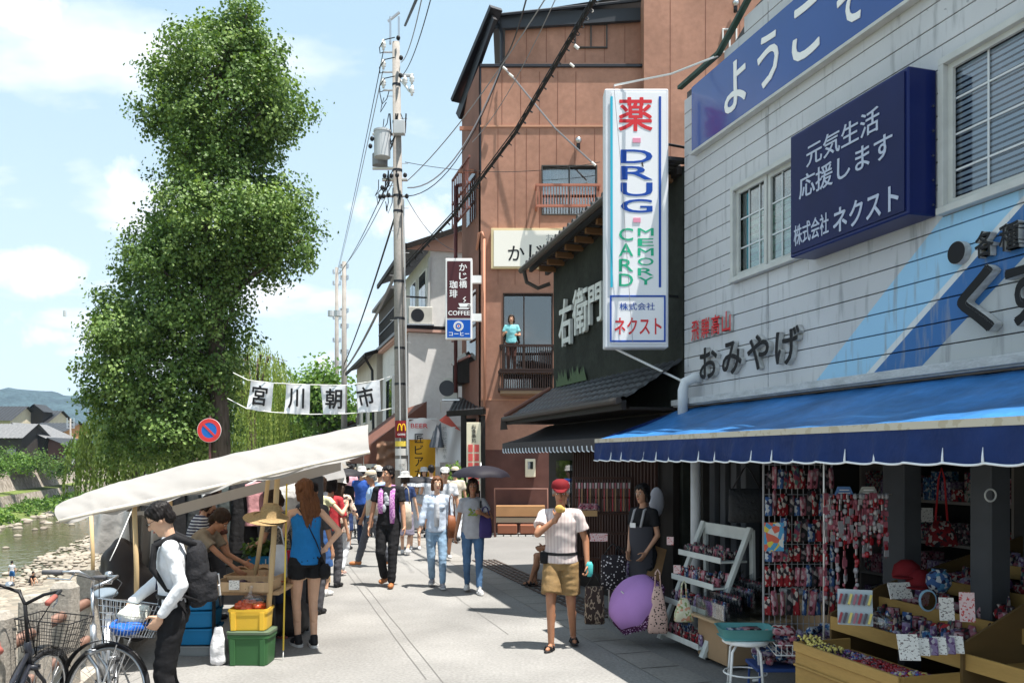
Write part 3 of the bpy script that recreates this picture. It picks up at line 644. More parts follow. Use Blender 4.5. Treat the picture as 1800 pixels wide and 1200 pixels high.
def tree(name, label, base, hgt, rx, rz, trunk_r, leaves, size, mat, seed, group=None, extra=None, fork=.35, clump=24, cat='tree'):
    rnd = random.Random(seed); base = Vector(base); t = thing(name, label, cat, base, 0, group)
    blobs = [((base.x, base.y, base.z+hgt-rz), (rx*.8, rx*.8, rz))]
    for i in range(6):
        a = i*1.05+rnd.random(); blobs.append(((base.x+math.cos(a)*rx*.55, base.y+math.sin(a)*rx*.55, base.z+hgt-rz*(1.0+rnd.uniform(-.3, .5))), (rx*.5, rx*.5, rz*.5)))
    if extra: blobs = extra
    m, tn = leafcloud(blobs, leaves, size, rnd, clump=clump, cs=size*3.2)
    tr = MB(); top = Vector((base.x, base.y, base.z+hgt*.6)); tr.tube([base, lerp(base, top, .4)+Vector((.1, 0, 0)), lerp(base, top, .8), top], [trunk_r*1.2, trunk_r*.9, trunk_r*.6, trunk_r*.3], n=9)
    for c, r in blobs[:8]: tr.tube([lerp(base, top, fork), lerp(lerp(base, top, fork), Vector(c), .5)+Vector((0, 0, -.1)), Vector(c)], [trunk_r*.5, trunk_r*.35, trunk_r*.12], n=6)
    tr.build('trunk', BARK, t, smooth=True); m.build('crown', mat, t, tones=tn); return t
# the big ginkgo: crown widths read at several heights
YG = 25.0; gx = (385-900)/F*YG
rows = [(28, 400, 450), (58, 345, 466), (88, 272, 480), (118, 246, 515), (152, 238, 548), (200, 242, 560), (240, 262, 520), (278, 268, 496), (330, 256, 545), (378, 225, 575), (422, 216, 590), (452, 220, 530), (495, 195, 462), (545, 168, 462), (600, 145, 465), (650, 133, 442), (700, 136, 435), (745, 150, 425), (775, 180, 410)]
gk = thing('ginkgo_tree', 'tall dense ginkgo tree with leaning two tiered crown rising behind the white market canopy', 'tree', (gx, YG, 0))
blobs = []; rnd = random.Random(11)
for i, (py, a, c) in enumerate(rows):
    xa, xc = (a-900)/F*YG+.22, (c-900)/F*YG-.22; z = CH+(HY-py)/F*YG; w = (xc-xa)/2; cx = (xa+xc)/2
    blobs.append(((cx, YG, z), (w*.79, w*.8, .52)))
    for k in range(5):
        an = rnd.random()*6.28; q = w*rnd.uniform(.55, .74); rr = w*rnd.uniform(.22, .34)+.15
        blobs.append(((cx+math.cos(an)*q, YG+math.sin(an)*q, z+rnd.uniform(-.4, .4)), (rr, rr, .55)))
    for sgn, xx in ((-1, xa), (1, xc)): blobs.append(((xx-sgn*.5, YG+rnd.uniform(-.6, .6), z+rnd.uniform(-.15, .25)), (.55, .5, .26)))
m, tn = leafcloud(blobs, 135000, .10, rnd, shell=.5, clump=30, cs=.27, up=.6)
m.build('crown', LG, gk, tones=tn)
tr = MB(); tr.tube([(gx, YG, 0), (gx+.05, YG, 2.5), (gx-.1, YG, 6), (gx-.5, YG, 10), (gx-.3, YG, 14)], [.34, .27, .22, .15, .04], n=14)
for c, r in blobs[::3]:
    z0 = clamp(c[2]-1.6, 2.4, 12); tr.tube([(gx-.04*z0, YG, z0), ((gx-.04*z0+c[0])/2, (YG+c[1])/2, (z0+c[2])/2+.1), c], [.09, .06, .02], n=5)
tr.build('trunk', BARK, gk, smooth=True)
def willow(label, cx, cy, top, rx, bottom, mat, nst, seed, group='willows along the river'):
    rnd = random.Random(seed); base = Vector((cx, cy, 0)); t = thing('willow_tree', label, 'tree', base, 0, group); vs = []; fs = []; tn = []
    for i in range(nst):
        a = rnd.random()*6.28; q = math.sqrt(rnd.random())*rx; x, y = cx+math.cos(a)*q, cy+math.sin(a)*q; z0 = top-(q/rx)**2*(top-bottom)*.35-rnd.random()*.8; z1 = bottom+rnd.random()**1.8*(top-bottom)*.5
        L = z0-z1; k = int(L/.10); g_ = rnd.random(); dx, dy = math.cos(a)*.25, math.sin(a)*.25
        for j in range(k):
            f = j/max(1, k); p = Vector((x+dx*math.sqrt(f)*1.2, y+dy*math.sqrt(f)*1.2, z0-f*L)); w = rnd.uniform(.03, .05); an = rnd.random()*6.28; ax = Vector((math.cos(an), math.sin(an), 0))*w; dn = Vector((rnd.gauss(0, .04), rnd.gauss(0, .04), -.17)); o = len(vs)
            vs += [p-ax*.3, p+ax+dn*.5, p+dn, p-ax+dn*.5]; fs.append((o, o+1, o+2, o+3)); tn.append(clamp(.6*g_+.4*rnd.random()))
    m = MB(); m.v = vs; m.f = fs; m.mi = [0]*len(fs)
    tr = MB(); tr.tube([(cx, cy, -4.3), (cx, cy, 0), (cx+.2, cy, top*.35), (cx-.1, cy, top*.8)], [.34, .3, .25, .1], n=10)
    for i in range(9): a = i*.7; tr.tube([(cx+.1, cy, top*.4), (cx+math.cos(a)*rx*.4, cy+math.sin(a)*rx*.4, top*.85), (cx+math.cos(a)*rx*.8, cy+math.sin(a)*rx*.8, top*.82)], [.12, .07, .02], n=5)
    tr.build('trunk', BARK, t, smooth=True); m.build('crown', mat, t, tones=tn); return t
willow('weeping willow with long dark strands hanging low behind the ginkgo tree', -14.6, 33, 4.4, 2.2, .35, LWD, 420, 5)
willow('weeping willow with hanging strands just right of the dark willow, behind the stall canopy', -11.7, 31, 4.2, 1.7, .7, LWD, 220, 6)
willow('bright yellow green weeping willow between the ginkgo and the hanging banners', -16.0, 52, 9.5, 2.9, 1.3, LW, 330, 8)
willow('far pale willow behind the left hanging banner', -21.5, 74, 9.2, 2.6, 1.5, LW, 150, 9)
for i, (px, Y, py, rx, rz, lab) in enumerate([(512, 62, 655, 2.9, 3.6, 'rounded green tree behind the second hanging banner'), (480, 78, 690, 3.4, 3.2, 'wide green tree filling the gap behind the left hanging banner'), (556, 70, 668, 2.6, 3.6, 'green tree behind the third hanging banner'), (571, 52, 655, 1.3, 1.6, 'small bright topped tree next to the distant power pole'), (590, 66, 705, 3.0, 2.6, 'dark green tree below the third hanging banner'), (640, 60, 720, 3.6, 2.1, 'low dark hedge like tree under the right hanging banner'), (540, 92, 700, 5.5, 3.4, 'broad distant tree closing the riverside walk')]):
    x = (px-900)/F*Y; hg = CH+(HY-py)/F*Y; tree('riverside_tree', lab, (x, Y, 0), hg, rx, rz, .16, 5200, .26, LB if i in (0, 3, 2) else LD, 20+i, 'trees further along the river')
# ---------------------------------------------------------------- shared materials
BLK = M('black_plastic', (.02, .02, .022), .4); STEEL = M('steel', (.55, .56, .58), .3, 1); DMETAL = M('dark_metal', (.05, .05, .055), .4, 1)
WHITEP = M('white_paint', (.78, .78, .77), .45, nz=(6, .06)); CREAM = M('cream_paint', (.72, .66, .5), .5, nz=(5, .06))
ALU = M('window_aluminium', (.50, .51, .50), .4, nz=(8, .1)); BRONZE = M('bronze_frame', (.06, .055, .05), .4, .3)
GLASS = glassmat('window_glass'); GLASSD = glassmat('window_glass_dark', (.4, .45, .48), clear=.8)
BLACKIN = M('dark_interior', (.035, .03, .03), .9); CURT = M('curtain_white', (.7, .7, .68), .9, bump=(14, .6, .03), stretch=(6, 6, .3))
TEXTBLK = M('sign_black', (.012, .012, .014), .7, spec=.25); TEXTWHT = M('sign_white', (.8, .8, .8), .5); TEXTRED = M('sign_red', (.55, .03, .035), .45)
YB = 22.0
nW = -N  # the shop wall faces the street
def wtext(b, txt, px0, py0, px1, py1, n=WSIDE-.05, **kw):
    """letters on the shop wall between two pixel-read corners (top-left, bottom-right at their own positions)"""
    a = W(px0, py0, n); c = W(px1, py1, n); s0, z1 = sz(a); s1, z0 = sz(c)
    b.text(txt, SN(s0, n, z0), -U, UP, s0-s1, z1-z0, **kw)
def srect(px0, px1, pyt0, pyb0, n=WSIDE):
    """wall rectangle from left edge px0 (top pyt0, bottom pyb0) to right edge px1"""
    s0, z1 = sz(W(px0, pyt0, n)); _, z0 = sz(W(px0, pyb0, n)); s1, _ = sz(W(px1, 500, n)); return s1, s0, z0, z1
# ---------------------------------------------------------------- the souvenir shop / drugstore
sW = sz(W(1203, 400))[0]          # far corner of the shop
SILL = 2.60
shop = thing('shop_building', 'two storey grey sided shop with open ground floor on the right', 'building', SN(8, 8, 0))
w1 = srect(1290, 1421, 330, 500); 
zt = sz(W(1660, 105))[1]; zb = sz(W(1668, 378))[1]; w2 = (3.0, sz(W(1657, 300))[0], zb, zt)
openings = [w1, w2]
# siding material with the painted diagonal stripes
sm = bpy.data.materials.new('siding'); sm.use_nodes = True; n, l = nodes(sm); pb = n['Principled BSDF']; pb.inputs['Roughness'].default_value = .5; pb.inputs['Specular IOR Level'].default_value = .2
tc = n.new('ShaderNodeTexCoord')
def attrn(name):
    a = n.new('ShaderNodeAttribute'); a.attribute_name = name; return a
def line_side(p, q):
    """returns node value >0 to the right of the wall line p->q, in (s,z)"""
    (s0, z0), (s1, z1) = p, q; A = -(z1-z0); B = (s1-s0); Cc = -(A*s0+B*z0)
    dot = n.new('ShaderNodeVectorMath'); dot.operation = 'DOT_PRODUCT'; l.new(tc.outputs['Object'], dot.inputs[0]); dot.inputs[1].default_value = (U*A+UP*B)[:]
    ad = n.new('ShaderNodeMath'); ad.operation = 'ADD'; l.new(dot.outputs['Value'], ad.inputs[0])
    off = A*SN(8, 8, 0).dot(U)+B*0; ad.inputs[1].default_value = Cc+off
    gt = n.new('ShaderNodeMath'); gt.operation = 'GREATER_THAN'; gt.inputs[1].default_value = 0; l.new(ad.outputs[0], gt.inputs[0]); return gt.outputs[0]
def mixc(fac, a, bcol):
    mx = n.new('ShaderNodeMix'); mx.data_type = 'RGBA'; l.new(fac, mx.inputs['Factor'])
    if isinstance(a, tuple): mx.inputs['A'].default_value = (*a, 1)
    else: l.new(a, mx.inputs['A'])
    if isinstance(bcol, tuple): mx.inputs['B'].default_value = (*bcol, 1)
    else: l.new(bcol, mx.inputs['B'])
    return mx.outputs['Result']
L1 = line_side(sz(W(1441, 661)), sz(W(1652, 388))); L2 = line_side(sz(W(1530, 648)), sz(W(1732, 420))); L3 = line_side(sz(W(1543, 647)), sz(W(1745, 420))); L4 = line_side(sz(W(1630, 633)), sz(W(1800, 452)))
gn = n.new('ShaderNodeTexNoise'); gn.inputs['Scale'].default_value = 1.4; gn.inputs['Detail'].default_value = 6; l.new(tc.outputs['Object'], gn.inputs[0])
g2 = n.new('ShaderNodeTexNoise'); g2.inputs['Scale'].default_value = 5; g2.inputs['Detail'].default_value = 8; mp = n.new('ShaderNodeMapping'); mp.inputs['Scale'].default_value = (3, 3, .4); l.new(tc.outputs['Object'], mp.inputs[0]); l.new(mp.outputs[0], g2.inputs[0])
grey = mixc(gn.outputs['Fac'], (.42, .43, .46), (.58, .59, .62))
c = mixc(L1, grey, (.30, .53, .74)); c = mixc(L2, c, (.62, .64, .66)); c = mixc(L3, c, (.04, .14, .36)); c = mixc(L4, c, (.42, .44, .46))
# flaking and grime
mr = n.new('ShaderNodeMapRange'); mr.inputs[1].default_value = .56; mr.inputs[2].default_value = .74; mr.inputs[3].default_value = 0; mr.inputs[4].default_value = .8; l.new(g2.outputs['Fac'], mr.inputs[0])
c = mixc(mr.outputs[0], c, (.26, .27, .29))
vr = n.new('ShaderNodeTexVoronoi'); vr.inputs['Scale'].default_value = 9; l.new(tc.outputs['Object'], vr.inputs[0]); lt = n.new('ShaderNodeMath'); lt.operation = 'LESS_THAN'; lt.inputs[1].default_value = .14; l.new(vr.outputs['Distance'], lt.inputs[0])
gn3 = n.new('ShaderNodeTexNoise'); gn3.inputs['Scale'].default_value = .8; l.new(tc.outputs['Object'], gn3.inputs[0]); g4 = n.new('ShaderNodeMath'); g4.operation = 'GREATER_THAN'; g4.inputs[1].default_value = .54; l.new(gn3.outputs['Fac'], g4.inputs[0])
mu = n.new('ShaderNodeMath'); mu.operation = 'MULTIPLY'; l.new(lt.outputs[0], mu.inputs[0]); l.new(g4.outputs[0], mu.inputs[1]); mu2 = n.new('ShaderNodeMath'); mu2.operation = 'MULTIPLY'; mu2.inputs[1].default_value = .6; l.new(mu.outputs[0], mu2.inputs[0])
c = mixc(mu2.outputs[0], c, (.20, .21, .24)); l.new(c, pb.inputs['Base Color'])
bp = n.new('ShaderNodeBump'); bp.inputs['Strength'].default_value = .2; bp.inputs['Distance'].default_value = .01; l.new(g2.outputs['Fac'], bp.inputs['Height']); l.new(bp.outputs[0], pb.inputs['Normal'])
# roofline of the street wall
def roofz(s):
    pts = [(2.0, 6.2), (4.9, 6.7), (7.56, 6.55), (7.87, 6.40), (8.19, 6.26), (sW+.1, 6.26)]
    for (a, za), (b_, zb_) in zip(pts, pts[1:]):
        if a <= s <= b_: return za+(zb_-za)*(s-a)/(b_-a)
    return 6.2 if s < 2 else 6.26
b = MB(); bh = .168; joints = [sz(W(1350, 400))[0]]
row = 0
while SILL+row*bh < 7.6:
    z0 = SILL+row*bh; z1 = z0+bh-.009; row += 1; segs = [(2.0, sW)]
    frag = []
    for (a0, a1, c0, c1) in openings:
        if z1 > c0 and z0 < c1:
            ns = []
            for (x0, x1) in segs:
                if a0 > x0: ns.append((x0, min(a0, x1)))
                if a1 < x1: ns.append((max(a1, x0), x1))
            segs = ns
            if z0 < c0: frag.append((a0, a1, z0, c0))
            if z1 > c1: frag.append((a0, a1, c1, z1))
    out = []
    for (x0, x1) in segs:
        s_ = sW; t_ = 2.0
        while s_ > 3 and roofz(s_) < z1: s_ -= .03
        while t_ < 5 and roofz(t_) < z1: t_ += .03
        if x0 < s_: out.append((max(x0, t_), min(x1, s_), z0, z1))
    for (x0, x1, z0, z1) in out+frag:
        cuts = [x0]+[j for j in joints if x0 < j < x1]+[x1]
        for q0, q1 in zip(cuts, cuts[1:]):
            b.sbox(q0+(.006 if q0 in joints else 0), q1-(.006 if q1 in joints else 0), WSIDE, WSIDE+.03, z0, z1)
siding = b.build('siding', sm, shop, bevel=.003)
b = MB()
bw = [(2.0, 3.0, SILL, 6.2), (3.0, w2[1], SILL, w2[2]), (3.0, w2[1], w2[3], 6.2), (w2[1], w1[0], SILL, 6.2), (w1[0], w1[1], SILL, w1[2]), (w1[0], w1[1], w1[3], 6.2), (w1[1], sW-.0, SILL, 6.2)]
for a0, a1, c0, c1 in bw: b.sbox(a0, a1, WSIDE+.035, WSIDE+.10, c0, c1)
b.prism([(-sW, 6.203), (-2.0, 6.203), (-2.0, 6.21), (-4.9, 6.66), (-7.56, 6.5), (-8.19, 6.22), (-sW, 6.22)], SN(0, WSIDE+.035, 0), -U, UP, N, .06)
b.sbox(sW-.08, sW-.005, WSIDE+.105, 8.6, 2.4, 6.2); b.sbox(2.0, sW-.1, 8.5, 8.6, 2.4, 6.2)
b.build('wall', M('backing_wall', (.10, .10, .11), .9), shop)
b = MB(); rp = [(sW+.06, 6.29), (8.19, 6.29), (7.87, 6.44), (7.56, 6.60), (4.9, 6.74), (2.0, 6.28)]
for (a0, z0), (a1, z1) in zip(rp, rp[1:]): b.bar(SN(a0, WSIDE-.03, z0), SN(a1, WSIDE-.03, z1), .06, .04)
b.build('roof_trim', M('trim_green', (.03, .06, .045), .5, nz=(8, .3)), shop)
b = MB(); b.prism([(-sW, 6.22), (-8.19, 6.22), (-7.56, 6.54), (-4.9, 6.70), (-2.0, 6.24), (-2.0, 6.14), (-4.9, 6.6), (-7.56, 6.44), (-8.19, 6.12), (-sW, 6.12)], SN(0, WSIDE+.11, 0), -U, UP, N, 3.8); b.build('roof', M('roof_sheet', (.12, .12, .13), .6), shop)
b = MB(); b.sbox(2, sW+.05, WSIDE-.12, WSIDE+.10, SILL-.07, SILL-.005); b.sbox(2, sW+.05, WSIDE-.15, WSIDE-.125, SILL-.055, SILL+.012); b.build('flashing', M('flashing_metal', (.48, .49, .50), .45, nz=(5, .25), stretch=(1, 1, 4), nz2=(30, .15)), shop, bevel=.004)
def window(parent, s0, s1, z0, z1, cols_, rows_, glass, frame_m, blind=None, n=WSIDE, mw=.013):
    b = MB(); f = .05
    b.sbox(s0-f, s1+f, n-.05, n+.03, z1, z1+f); b.sbox(s0-f, s1+f, n-.07, n+.03, z0-f, z0); b.sbox(s0-f, s0, n-.05, n+.03, z0, z1); b.sbox(s1, s1+f, n-.05, n+.03, z0, z1)
    fr = b.build('window_frame', frame_m, parent, bevel=.003)
    b = MB(); mid = (s0+s1)/2
    for a, c in ((s0, mid+.02), (mid+.025, s1)):
        o = .012 if a == s0 else .0
        b.sbox(a, a+.045, n-.005+o, n+.02+o, z0, z1); b.sbox(c-.045, c, n-.005+o, n+.02+o, z0, z1); b.sbox(a+.045, c-.045, n-.005+o, n+.02+o, z0, z0+.05); b.sbox(a+.045, c-.045, n-.005+o, n+.02+o, z1-.04, z1)
    b.build('sash', frame_m, fr)
    b = MB(); b.sbox(s0+.01, s1-.01, n+.034, n+.038, z0+.01, z1-.01); b.build('pane', glass, fr)
    b = MB()
    for i in range(1, cols_): x = s0+(s1-s0)*i/cols_; b.sbox(x-mw/2, x+mw/2, n+.024, n+.033, z0, z1)
    for i in range(1, rows_): z = z0+(z1-z0)*i/rows_; b.sbox(s0, s1, n+.0235, n+.0335, z-mw/2, z+mw/2)
    b.build('muntins', M('muntin_white', (.6, .63, .66), .5), fr)
    if blind:
        b = MB(); z = z0
        while z < z1: b.add([SN(s0, n+.041, z+.021), SN(s1, n+.041, z+.021), SN(s1, n+.052, z), SN(s0, n+.052, z)], [(0, 1, 2, 3)]); z += .042
        b.build('blind', blind, fr)
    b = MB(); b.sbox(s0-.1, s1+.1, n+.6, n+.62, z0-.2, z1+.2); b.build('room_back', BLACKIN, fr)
window(shop, w1[0]+.055, w1[1]-.055, w1[2]+.055, w1[3]-.055, 6, 3, glassmat('window_glass_green', (.72, .86, .84), clear=.8), ALU)
window(shop, w2[0]+.055, w2[1]-.055, w2[2]+.055, w2[3]-.055, 6, 4, glassmat('window_glass_blind', (.93, .96, 1), clear=.93), ALU, M('blind_slat', (.30, .36, .42), .5))
# goods stacked behind the small window
b = MB(); 
for i in range(9): b.sbox(w1[0]+.1, w1[1]-.12, WSIDE+.12, WSIDE+.3, w1[2]+.09+i*.07, w1[2]+.14+i*.07, k=i % 2)
b.build('stacked_goods', [M('goods_green', (.08, .30, .22), .6), M('goods_pale', (.5, .52, .5), .6)], shop)
# interior of the ground floor
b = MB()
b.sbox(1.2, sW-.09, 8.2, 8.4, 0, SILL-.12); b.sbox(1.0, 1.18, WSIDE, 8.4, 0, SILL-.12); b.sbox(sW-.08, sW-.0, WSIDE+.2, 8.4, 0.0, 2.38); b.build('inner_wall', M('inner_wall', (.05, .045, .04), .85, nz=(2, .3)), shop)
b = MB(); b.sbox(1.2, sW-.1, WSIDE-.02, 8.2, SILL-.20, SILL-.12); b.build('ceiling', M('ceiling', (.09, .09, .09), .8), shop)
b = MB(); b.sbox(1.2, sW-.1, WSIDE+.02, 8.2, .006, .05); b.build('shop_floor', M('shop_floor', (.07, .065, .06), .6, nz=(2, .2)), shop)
# pillars and door panels on the front line
PIL = M('grey_panel', (.065, .068, .075), .6, nz=(4, .15)); b = MB()
s_a, s_b = sz(W(1292, 900))[0], sz(W(1236, 900))[0]
k = 6
for i in range(k): a0 = lerp(s_a, s_b, i/k); a1 = lerp(s_a, s_b, (i+1)/k); b.sbox(a0+.012, a1-.012, WSIDE+.02+(i % 2)*.05, WSIDE+.08+(i % 2)*.05, .0, SILL-.21)
b.build('sliding_door', PIL, shop, bevel=.006)
for px0, px1 in ((1297, 1306), (1545, 1583), (1698, 1736)):
    b = MB(); b.sbox(sz(W(px1, 900))[0], sz(W(px0, 900))[0], WSIDE+.03, WSIDE+.20, .0, SILL-.21); b.build('pillar', PIL, shop, bevel=.008)
b = MB(); b.sbox(2.6, 3.5, 6.2, 6.25, .0, 2.3); b.build('back_panel', M('panel_darkgrey', (.11, .11, .12), .5), shop)
# white drain pipe at the far corner, with its elbow over the sill
b = MB(); pc = W(1199, 700, WSIDE-.21); s_, _ = sz(pc); b.tube([SN(s_, WSIDE-.20, 2.35), SN(s_, WSIDE-.20, 2.70), SN(s_-.01, WSIDE-.18, 2.79), SN(s_-.04, WSIDE-.08, 2.84), SN(s_-.06, WSIDE+.03, 2.84)], .058, n=14); b.tube([SN(s_-.2, WSIDE-.15, 0), SN(s_-.2, WSIDE-.15, 2.4)], .055, n=14)
tag(b.build('drain_pipe', M('pipe_white', (.62, .64, .66), .4, nz=(6, .1)), shop, smooth=True))

# ---- signs on the shop
def sign(name, label, loc, group=None): return thing(name, label, 'sign', loc, 0, group)
# long blue welcome banner
s1b, z1b = sz(W(1225, 155)); zbb = sz(W(1225, 269))[1]; zt_ = z1b
t = sign('welcome_sign', 'long deep blue panel with large white hiragana running under the roof of the grey shop', SN(7.5, WSIDE-.06, zbb))
BLUEP = M('sign_blue', (.008, .055, .26), .18, nz=(1.2, .08), coat=.2)
b = MB(); b.sbox(2.3, s1b, WSIDE-.07, WSIDE-.01, zbb, zt_); b.build('panel', BLUEP, t, bevel=.006)
b = MB(); b.sbox(2.25, s1b+.02, WSIDE-.085, WSIDE-.005, zbb-.03, zbb-.002); b.build('lower_rail', ALU, t)
nf = WSIDE-.072
b = MB()
# four characters, corner points read off the wall plane
hh = zt_-zbb
for ch, pa, pb_ in (('よ', 1274, 1312), ('う', 1332, 1369), ('こ', 1393, 1441), ('そ', 1472, 1522)):
    a = sz(W(pa, 300, nf))[0]; c_ = sz(W(pb_, 300, nf))[0]; b.text(ch, SN(a, nf, zbb+hh*.16), -U, UP, a-c_, hh*.68, depth=.006, bold=.028)
for ch, sa in (('高', 3.9), ('山', 3.2)): b.text(ch, SN(sa, nf, zbb+hh*.16), -U, UP, .5, hh*.68, depth=.006, bold=.02)
b.build('lettering', TEXTWHT, t)
# projecting blue box
nb_ = 4.495; sE = sz(W(1597, 300, nb_))[0]; sF = sz(W(1389, 300, nb_))[0]; zT = sz(W(1389, 241, nb_))[1]; zB = sz(W(1389, 454, nb_))[1]
t = sign('box_sign', 'dark blue light box sign with three lines of white writing between the two upper windows', SN((sE+sF)/2, WSIDE, zB))
NAVY = M('sign_navy', (.008, .016, .10), .3, nz=(2, .15), coat=.1); b = MB(); b.sbox(sE, sF, nb_, WSIDE-.005, zB, zT); b.build('box', NAVY, t, bevel=.01)
b = MB(); b.sbox(sE+.03, sF-.03, nb_-.012, nb_-.002, zB+.03, zT-.03); b.build('face', M('sign_navy_face', (.008, .013, .07), .4, nz=(2, .2)), t)
b = MB(); nn = nb_-.014; GW = M('sign_greyblue', (.42, .47, .60), .5)
for txt, p0, p1, ya, yb in (('元気生活', 1418, 1546, 257, 296), ('応援します', 1405, 1569, 312, 352), ('株式会社', 1396, 1457, 398, 434)):
    s0 = sz(W(p0, 300, nn))[0]; s1_ = sz(W(p1, 300, nn))[0]; zz1 = sz(W(p0, ya, nn))[1]; zz0 = sz(W(p0, yb, nn))[1]; b.text(txt, SN(s0, nn, zz0), -U, UP, s0-s1_, zz1-zz0, depth=.004, bold=.018)
s0 = sz(W(1465, 300, nn))[0]; s1_ = sz(W(1580, 300, nn))[0]; b.text('ネクスト', SN(s0, nn, sz(W(1467, 411, nn))[1]), -U, UP, s0-s1_, sz(W(1467, 368, nn))[1]-sz(W(1467, 411, nn))[1], depth=.004, bold=.03)
b.build('lettering', GW, t)
b = MB()
for i in range(5): b.cyl(SN(sE-.003, nb_+.21, zB+.08+i*.18), SN(sE-.012, nb_+.21, zB+.08+i*.18), .008, n=8)
b.build('rivets', STEEL, t)
# raised lettering along the lower wall
def raised(name, label, txt, px0, px1, pyt, pyb, front, side, depth=.06, bold=.03, n=WSIDE):
    s0 = sz(W(px0, 500, n-depth))[0]; s1_ = sz(W(px1, 500, n-depth))[0]; z1_ = sz(W(px0, pyt, n-depth))[1]; z0_ = sz(W(px0, pyb, n-depth))[1]
    t = sign(name, label, SN((s0+s1_)/2, n, z0_)); b = MB(); k = len(txt); cw = (s0-s1_)/k
    for i, ch in enumerate(txt):
        b.T = Matrix.Identity(4); b.text(ch, SN(s0-i*cw, n-.004, z0_), -U, UP, cw*.80, z1_-z0_, depth=depth, bold=bold, k=0, ks=1)
    b.build('letters', [front, side], t); return t
LS = M('letter_side', (.50, .50, .49), .6, nz=(20, .3))
raised('raised_lettering', 'small red raised kanji above the black souvenir lettering at the far end of the wall', '飛騨高山', 1216, 1289, 566, 600, TEXTRED, LS, .035, .03)
raised('raised_lettering', 'black raised souvenir lettering with pale sides above the left end of the blue awning', 'おみやげ', 1230, 1418, 613, 668, TEXTBLK, LS, .05, .045)
raised('raised_lettering', 'very large black raised hiragana at the right edge over the blue stripe', 'くすり', 1683, 1975, 478, 592, TEXTBLK, LS, .07, .055)
raised('raised_lettering', 'medium black raised kanji line beside the round dot above the largest letters', '各種医薬品', 1714, 1960, 410, 456, TEXTBLK, LS, .05, .045)
p = W(1692, 445, WSIDE); t = sign('raised_dot', 'black raised round dot starting the kanji line near the big window', p); b = MB(); b.cyl(p, p+nW*.055, .08, n=28, k=1); b.cyl(p+nW*.0555, p+nW*.058, .078, n=28, k=0); b.build('disc', [TEXTBLK, LS], t)

# ---- blue awning
aw = thing('blue_awning', 'long faded blue canvas awning with white scalloped edge over the souvenir stall', 'awning', SN(6, 4, 2.1)); AN = 3.52
aS0, aS1 = 2.2, sz(W(1049, 790, AN))[0]; wS1 = sW-.0
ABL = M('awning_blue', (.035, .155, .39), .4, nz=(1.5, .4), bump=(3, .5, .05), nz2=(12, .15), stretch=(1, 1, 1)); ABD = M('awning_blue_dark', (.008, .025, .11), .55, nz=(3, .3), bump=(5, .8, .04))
def awf(u, v):
    s = lerp(aS0, lerp(wS1, aS1, v), u); z = lerp(SILL-.09, 2.143, v)-.035*math.sin(math.pi*v)*(1-.25*math.cos(u*60))+.012*noise.noise(Vector((u*30, v*5, 0))); return SN(s, lerp(WSIDE-.06, AN, v), z)
b = MB(); b.grid(awf, 90, 12); b.build('canvas', ABL, aw, smooth=True)
b = MB(); b.sbox(aS0, aS1, AN-.025, AN-.005, 2.105, 2.148); b.build('edge_band', rampmat('awning_band', [(0, (.50, .46, .38)), (.55, (.42, .37, .28)), (.9, (.2, .17, .13))], 14, 'noise', .8), aw)
b = MB(); sc_ = .265; k = int((aS1-aS0)/sc_)
def valf(u, v):
    s = lerp(aS0, aS1, u); ph = (s/sc_) % 1.; dz = .012*math.sin(math.pi*ph)
    return SN(s, AN-.02+.014*math.sin(s*7+v*2)*v-.025*v*abs(math.cos(math.pi*ph))**9, 2.11-v*(.19+dz))
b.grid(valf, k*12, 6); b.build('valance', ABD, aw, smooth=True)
b = MB()
pts = []
for i in range(k*12+1): pts.append(valf(i/(k*12), 1.0)+nW*.006)
b.tube(pts, .007, n=5)
for i in range(k+1):
    s = (math.floor(aS0/sc_)+1+i)*sc_
    if s < aS1: b.tube([SN(s+.003, AN-.045, 1.925), SN(s+.014, AN-.034, 1.955), SN(s+.016, AN-.03, 2.0)], [.008, .006, .002], n=5)
b.build('scallop_trim', M('trim_white', (.75, .78, .82), .6), aw, smooth=True)
b = MB()
for s in (2.8, 4.4, 6, 7.6, 9.0): b.tube([SN(min(s, wS1), WSIDE-.1, 2.36), SN(min(s, aS1), AN+.03, 2.10)], .013, n=6)
b.tube([SN(aS0, AN+.02, 2.115), SN(aS1, AN+.02, 2.115)], .015, n=6); b.build('frame', STEEL, aw)
# end gusset
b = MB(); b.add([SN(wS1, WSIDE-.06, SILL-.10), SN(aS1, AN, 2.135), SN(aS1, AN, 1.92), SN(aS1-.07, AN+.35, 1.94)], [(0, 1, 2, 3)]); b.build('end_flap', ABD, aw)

# ---- the vertical drug sign
Yd = 9.9; a0 = P(1063, 156, Yd); a1 = P(1175, 611, Yd); X = Vector((1, 0, 0)); FW = Vector((0, -1, 0))
t = sign('vertical_sign', 'tall white light box with red kanji over blue and green english words', P(1120, 611, Yd))
b = MB(); dxx = .21; b.box(((a0.x+a1.x)/2, Yd+dxx/2, (a0.z+a1.z)/2), (a1.x-a0.x, dxx, a0.z-a1.z)); b.build('box', M('lightbox_frame', (.66, .68, .72), .4, nz=(3, .08)), t, bevel=.012)
px2 = lambda x, y: P(x, y, Yd-.012)
f0 = P(1075, 163, Yd); f1 = P(1171, 604, Yd); b = MB(); b.box(((f0.x+f1.x)/2, Yd-.004, (f0.z+f1.z)/2), (f1.x-f0.x, .014, f0.z-f1.z)); b.build('face', M('lightbox_face', (.80, .81, .84), .3, nz=(1, .05)), t)
def pt(b, txt, x0, y0, x1, y1, Y, depth=.002, **kw):
    a = P(x0, y1, Y); c_ = P(x1, y0, Y); b.text(txt, a, X, UP, c_.x-a.x, c_.z-a.z, depth=depth, **kw)
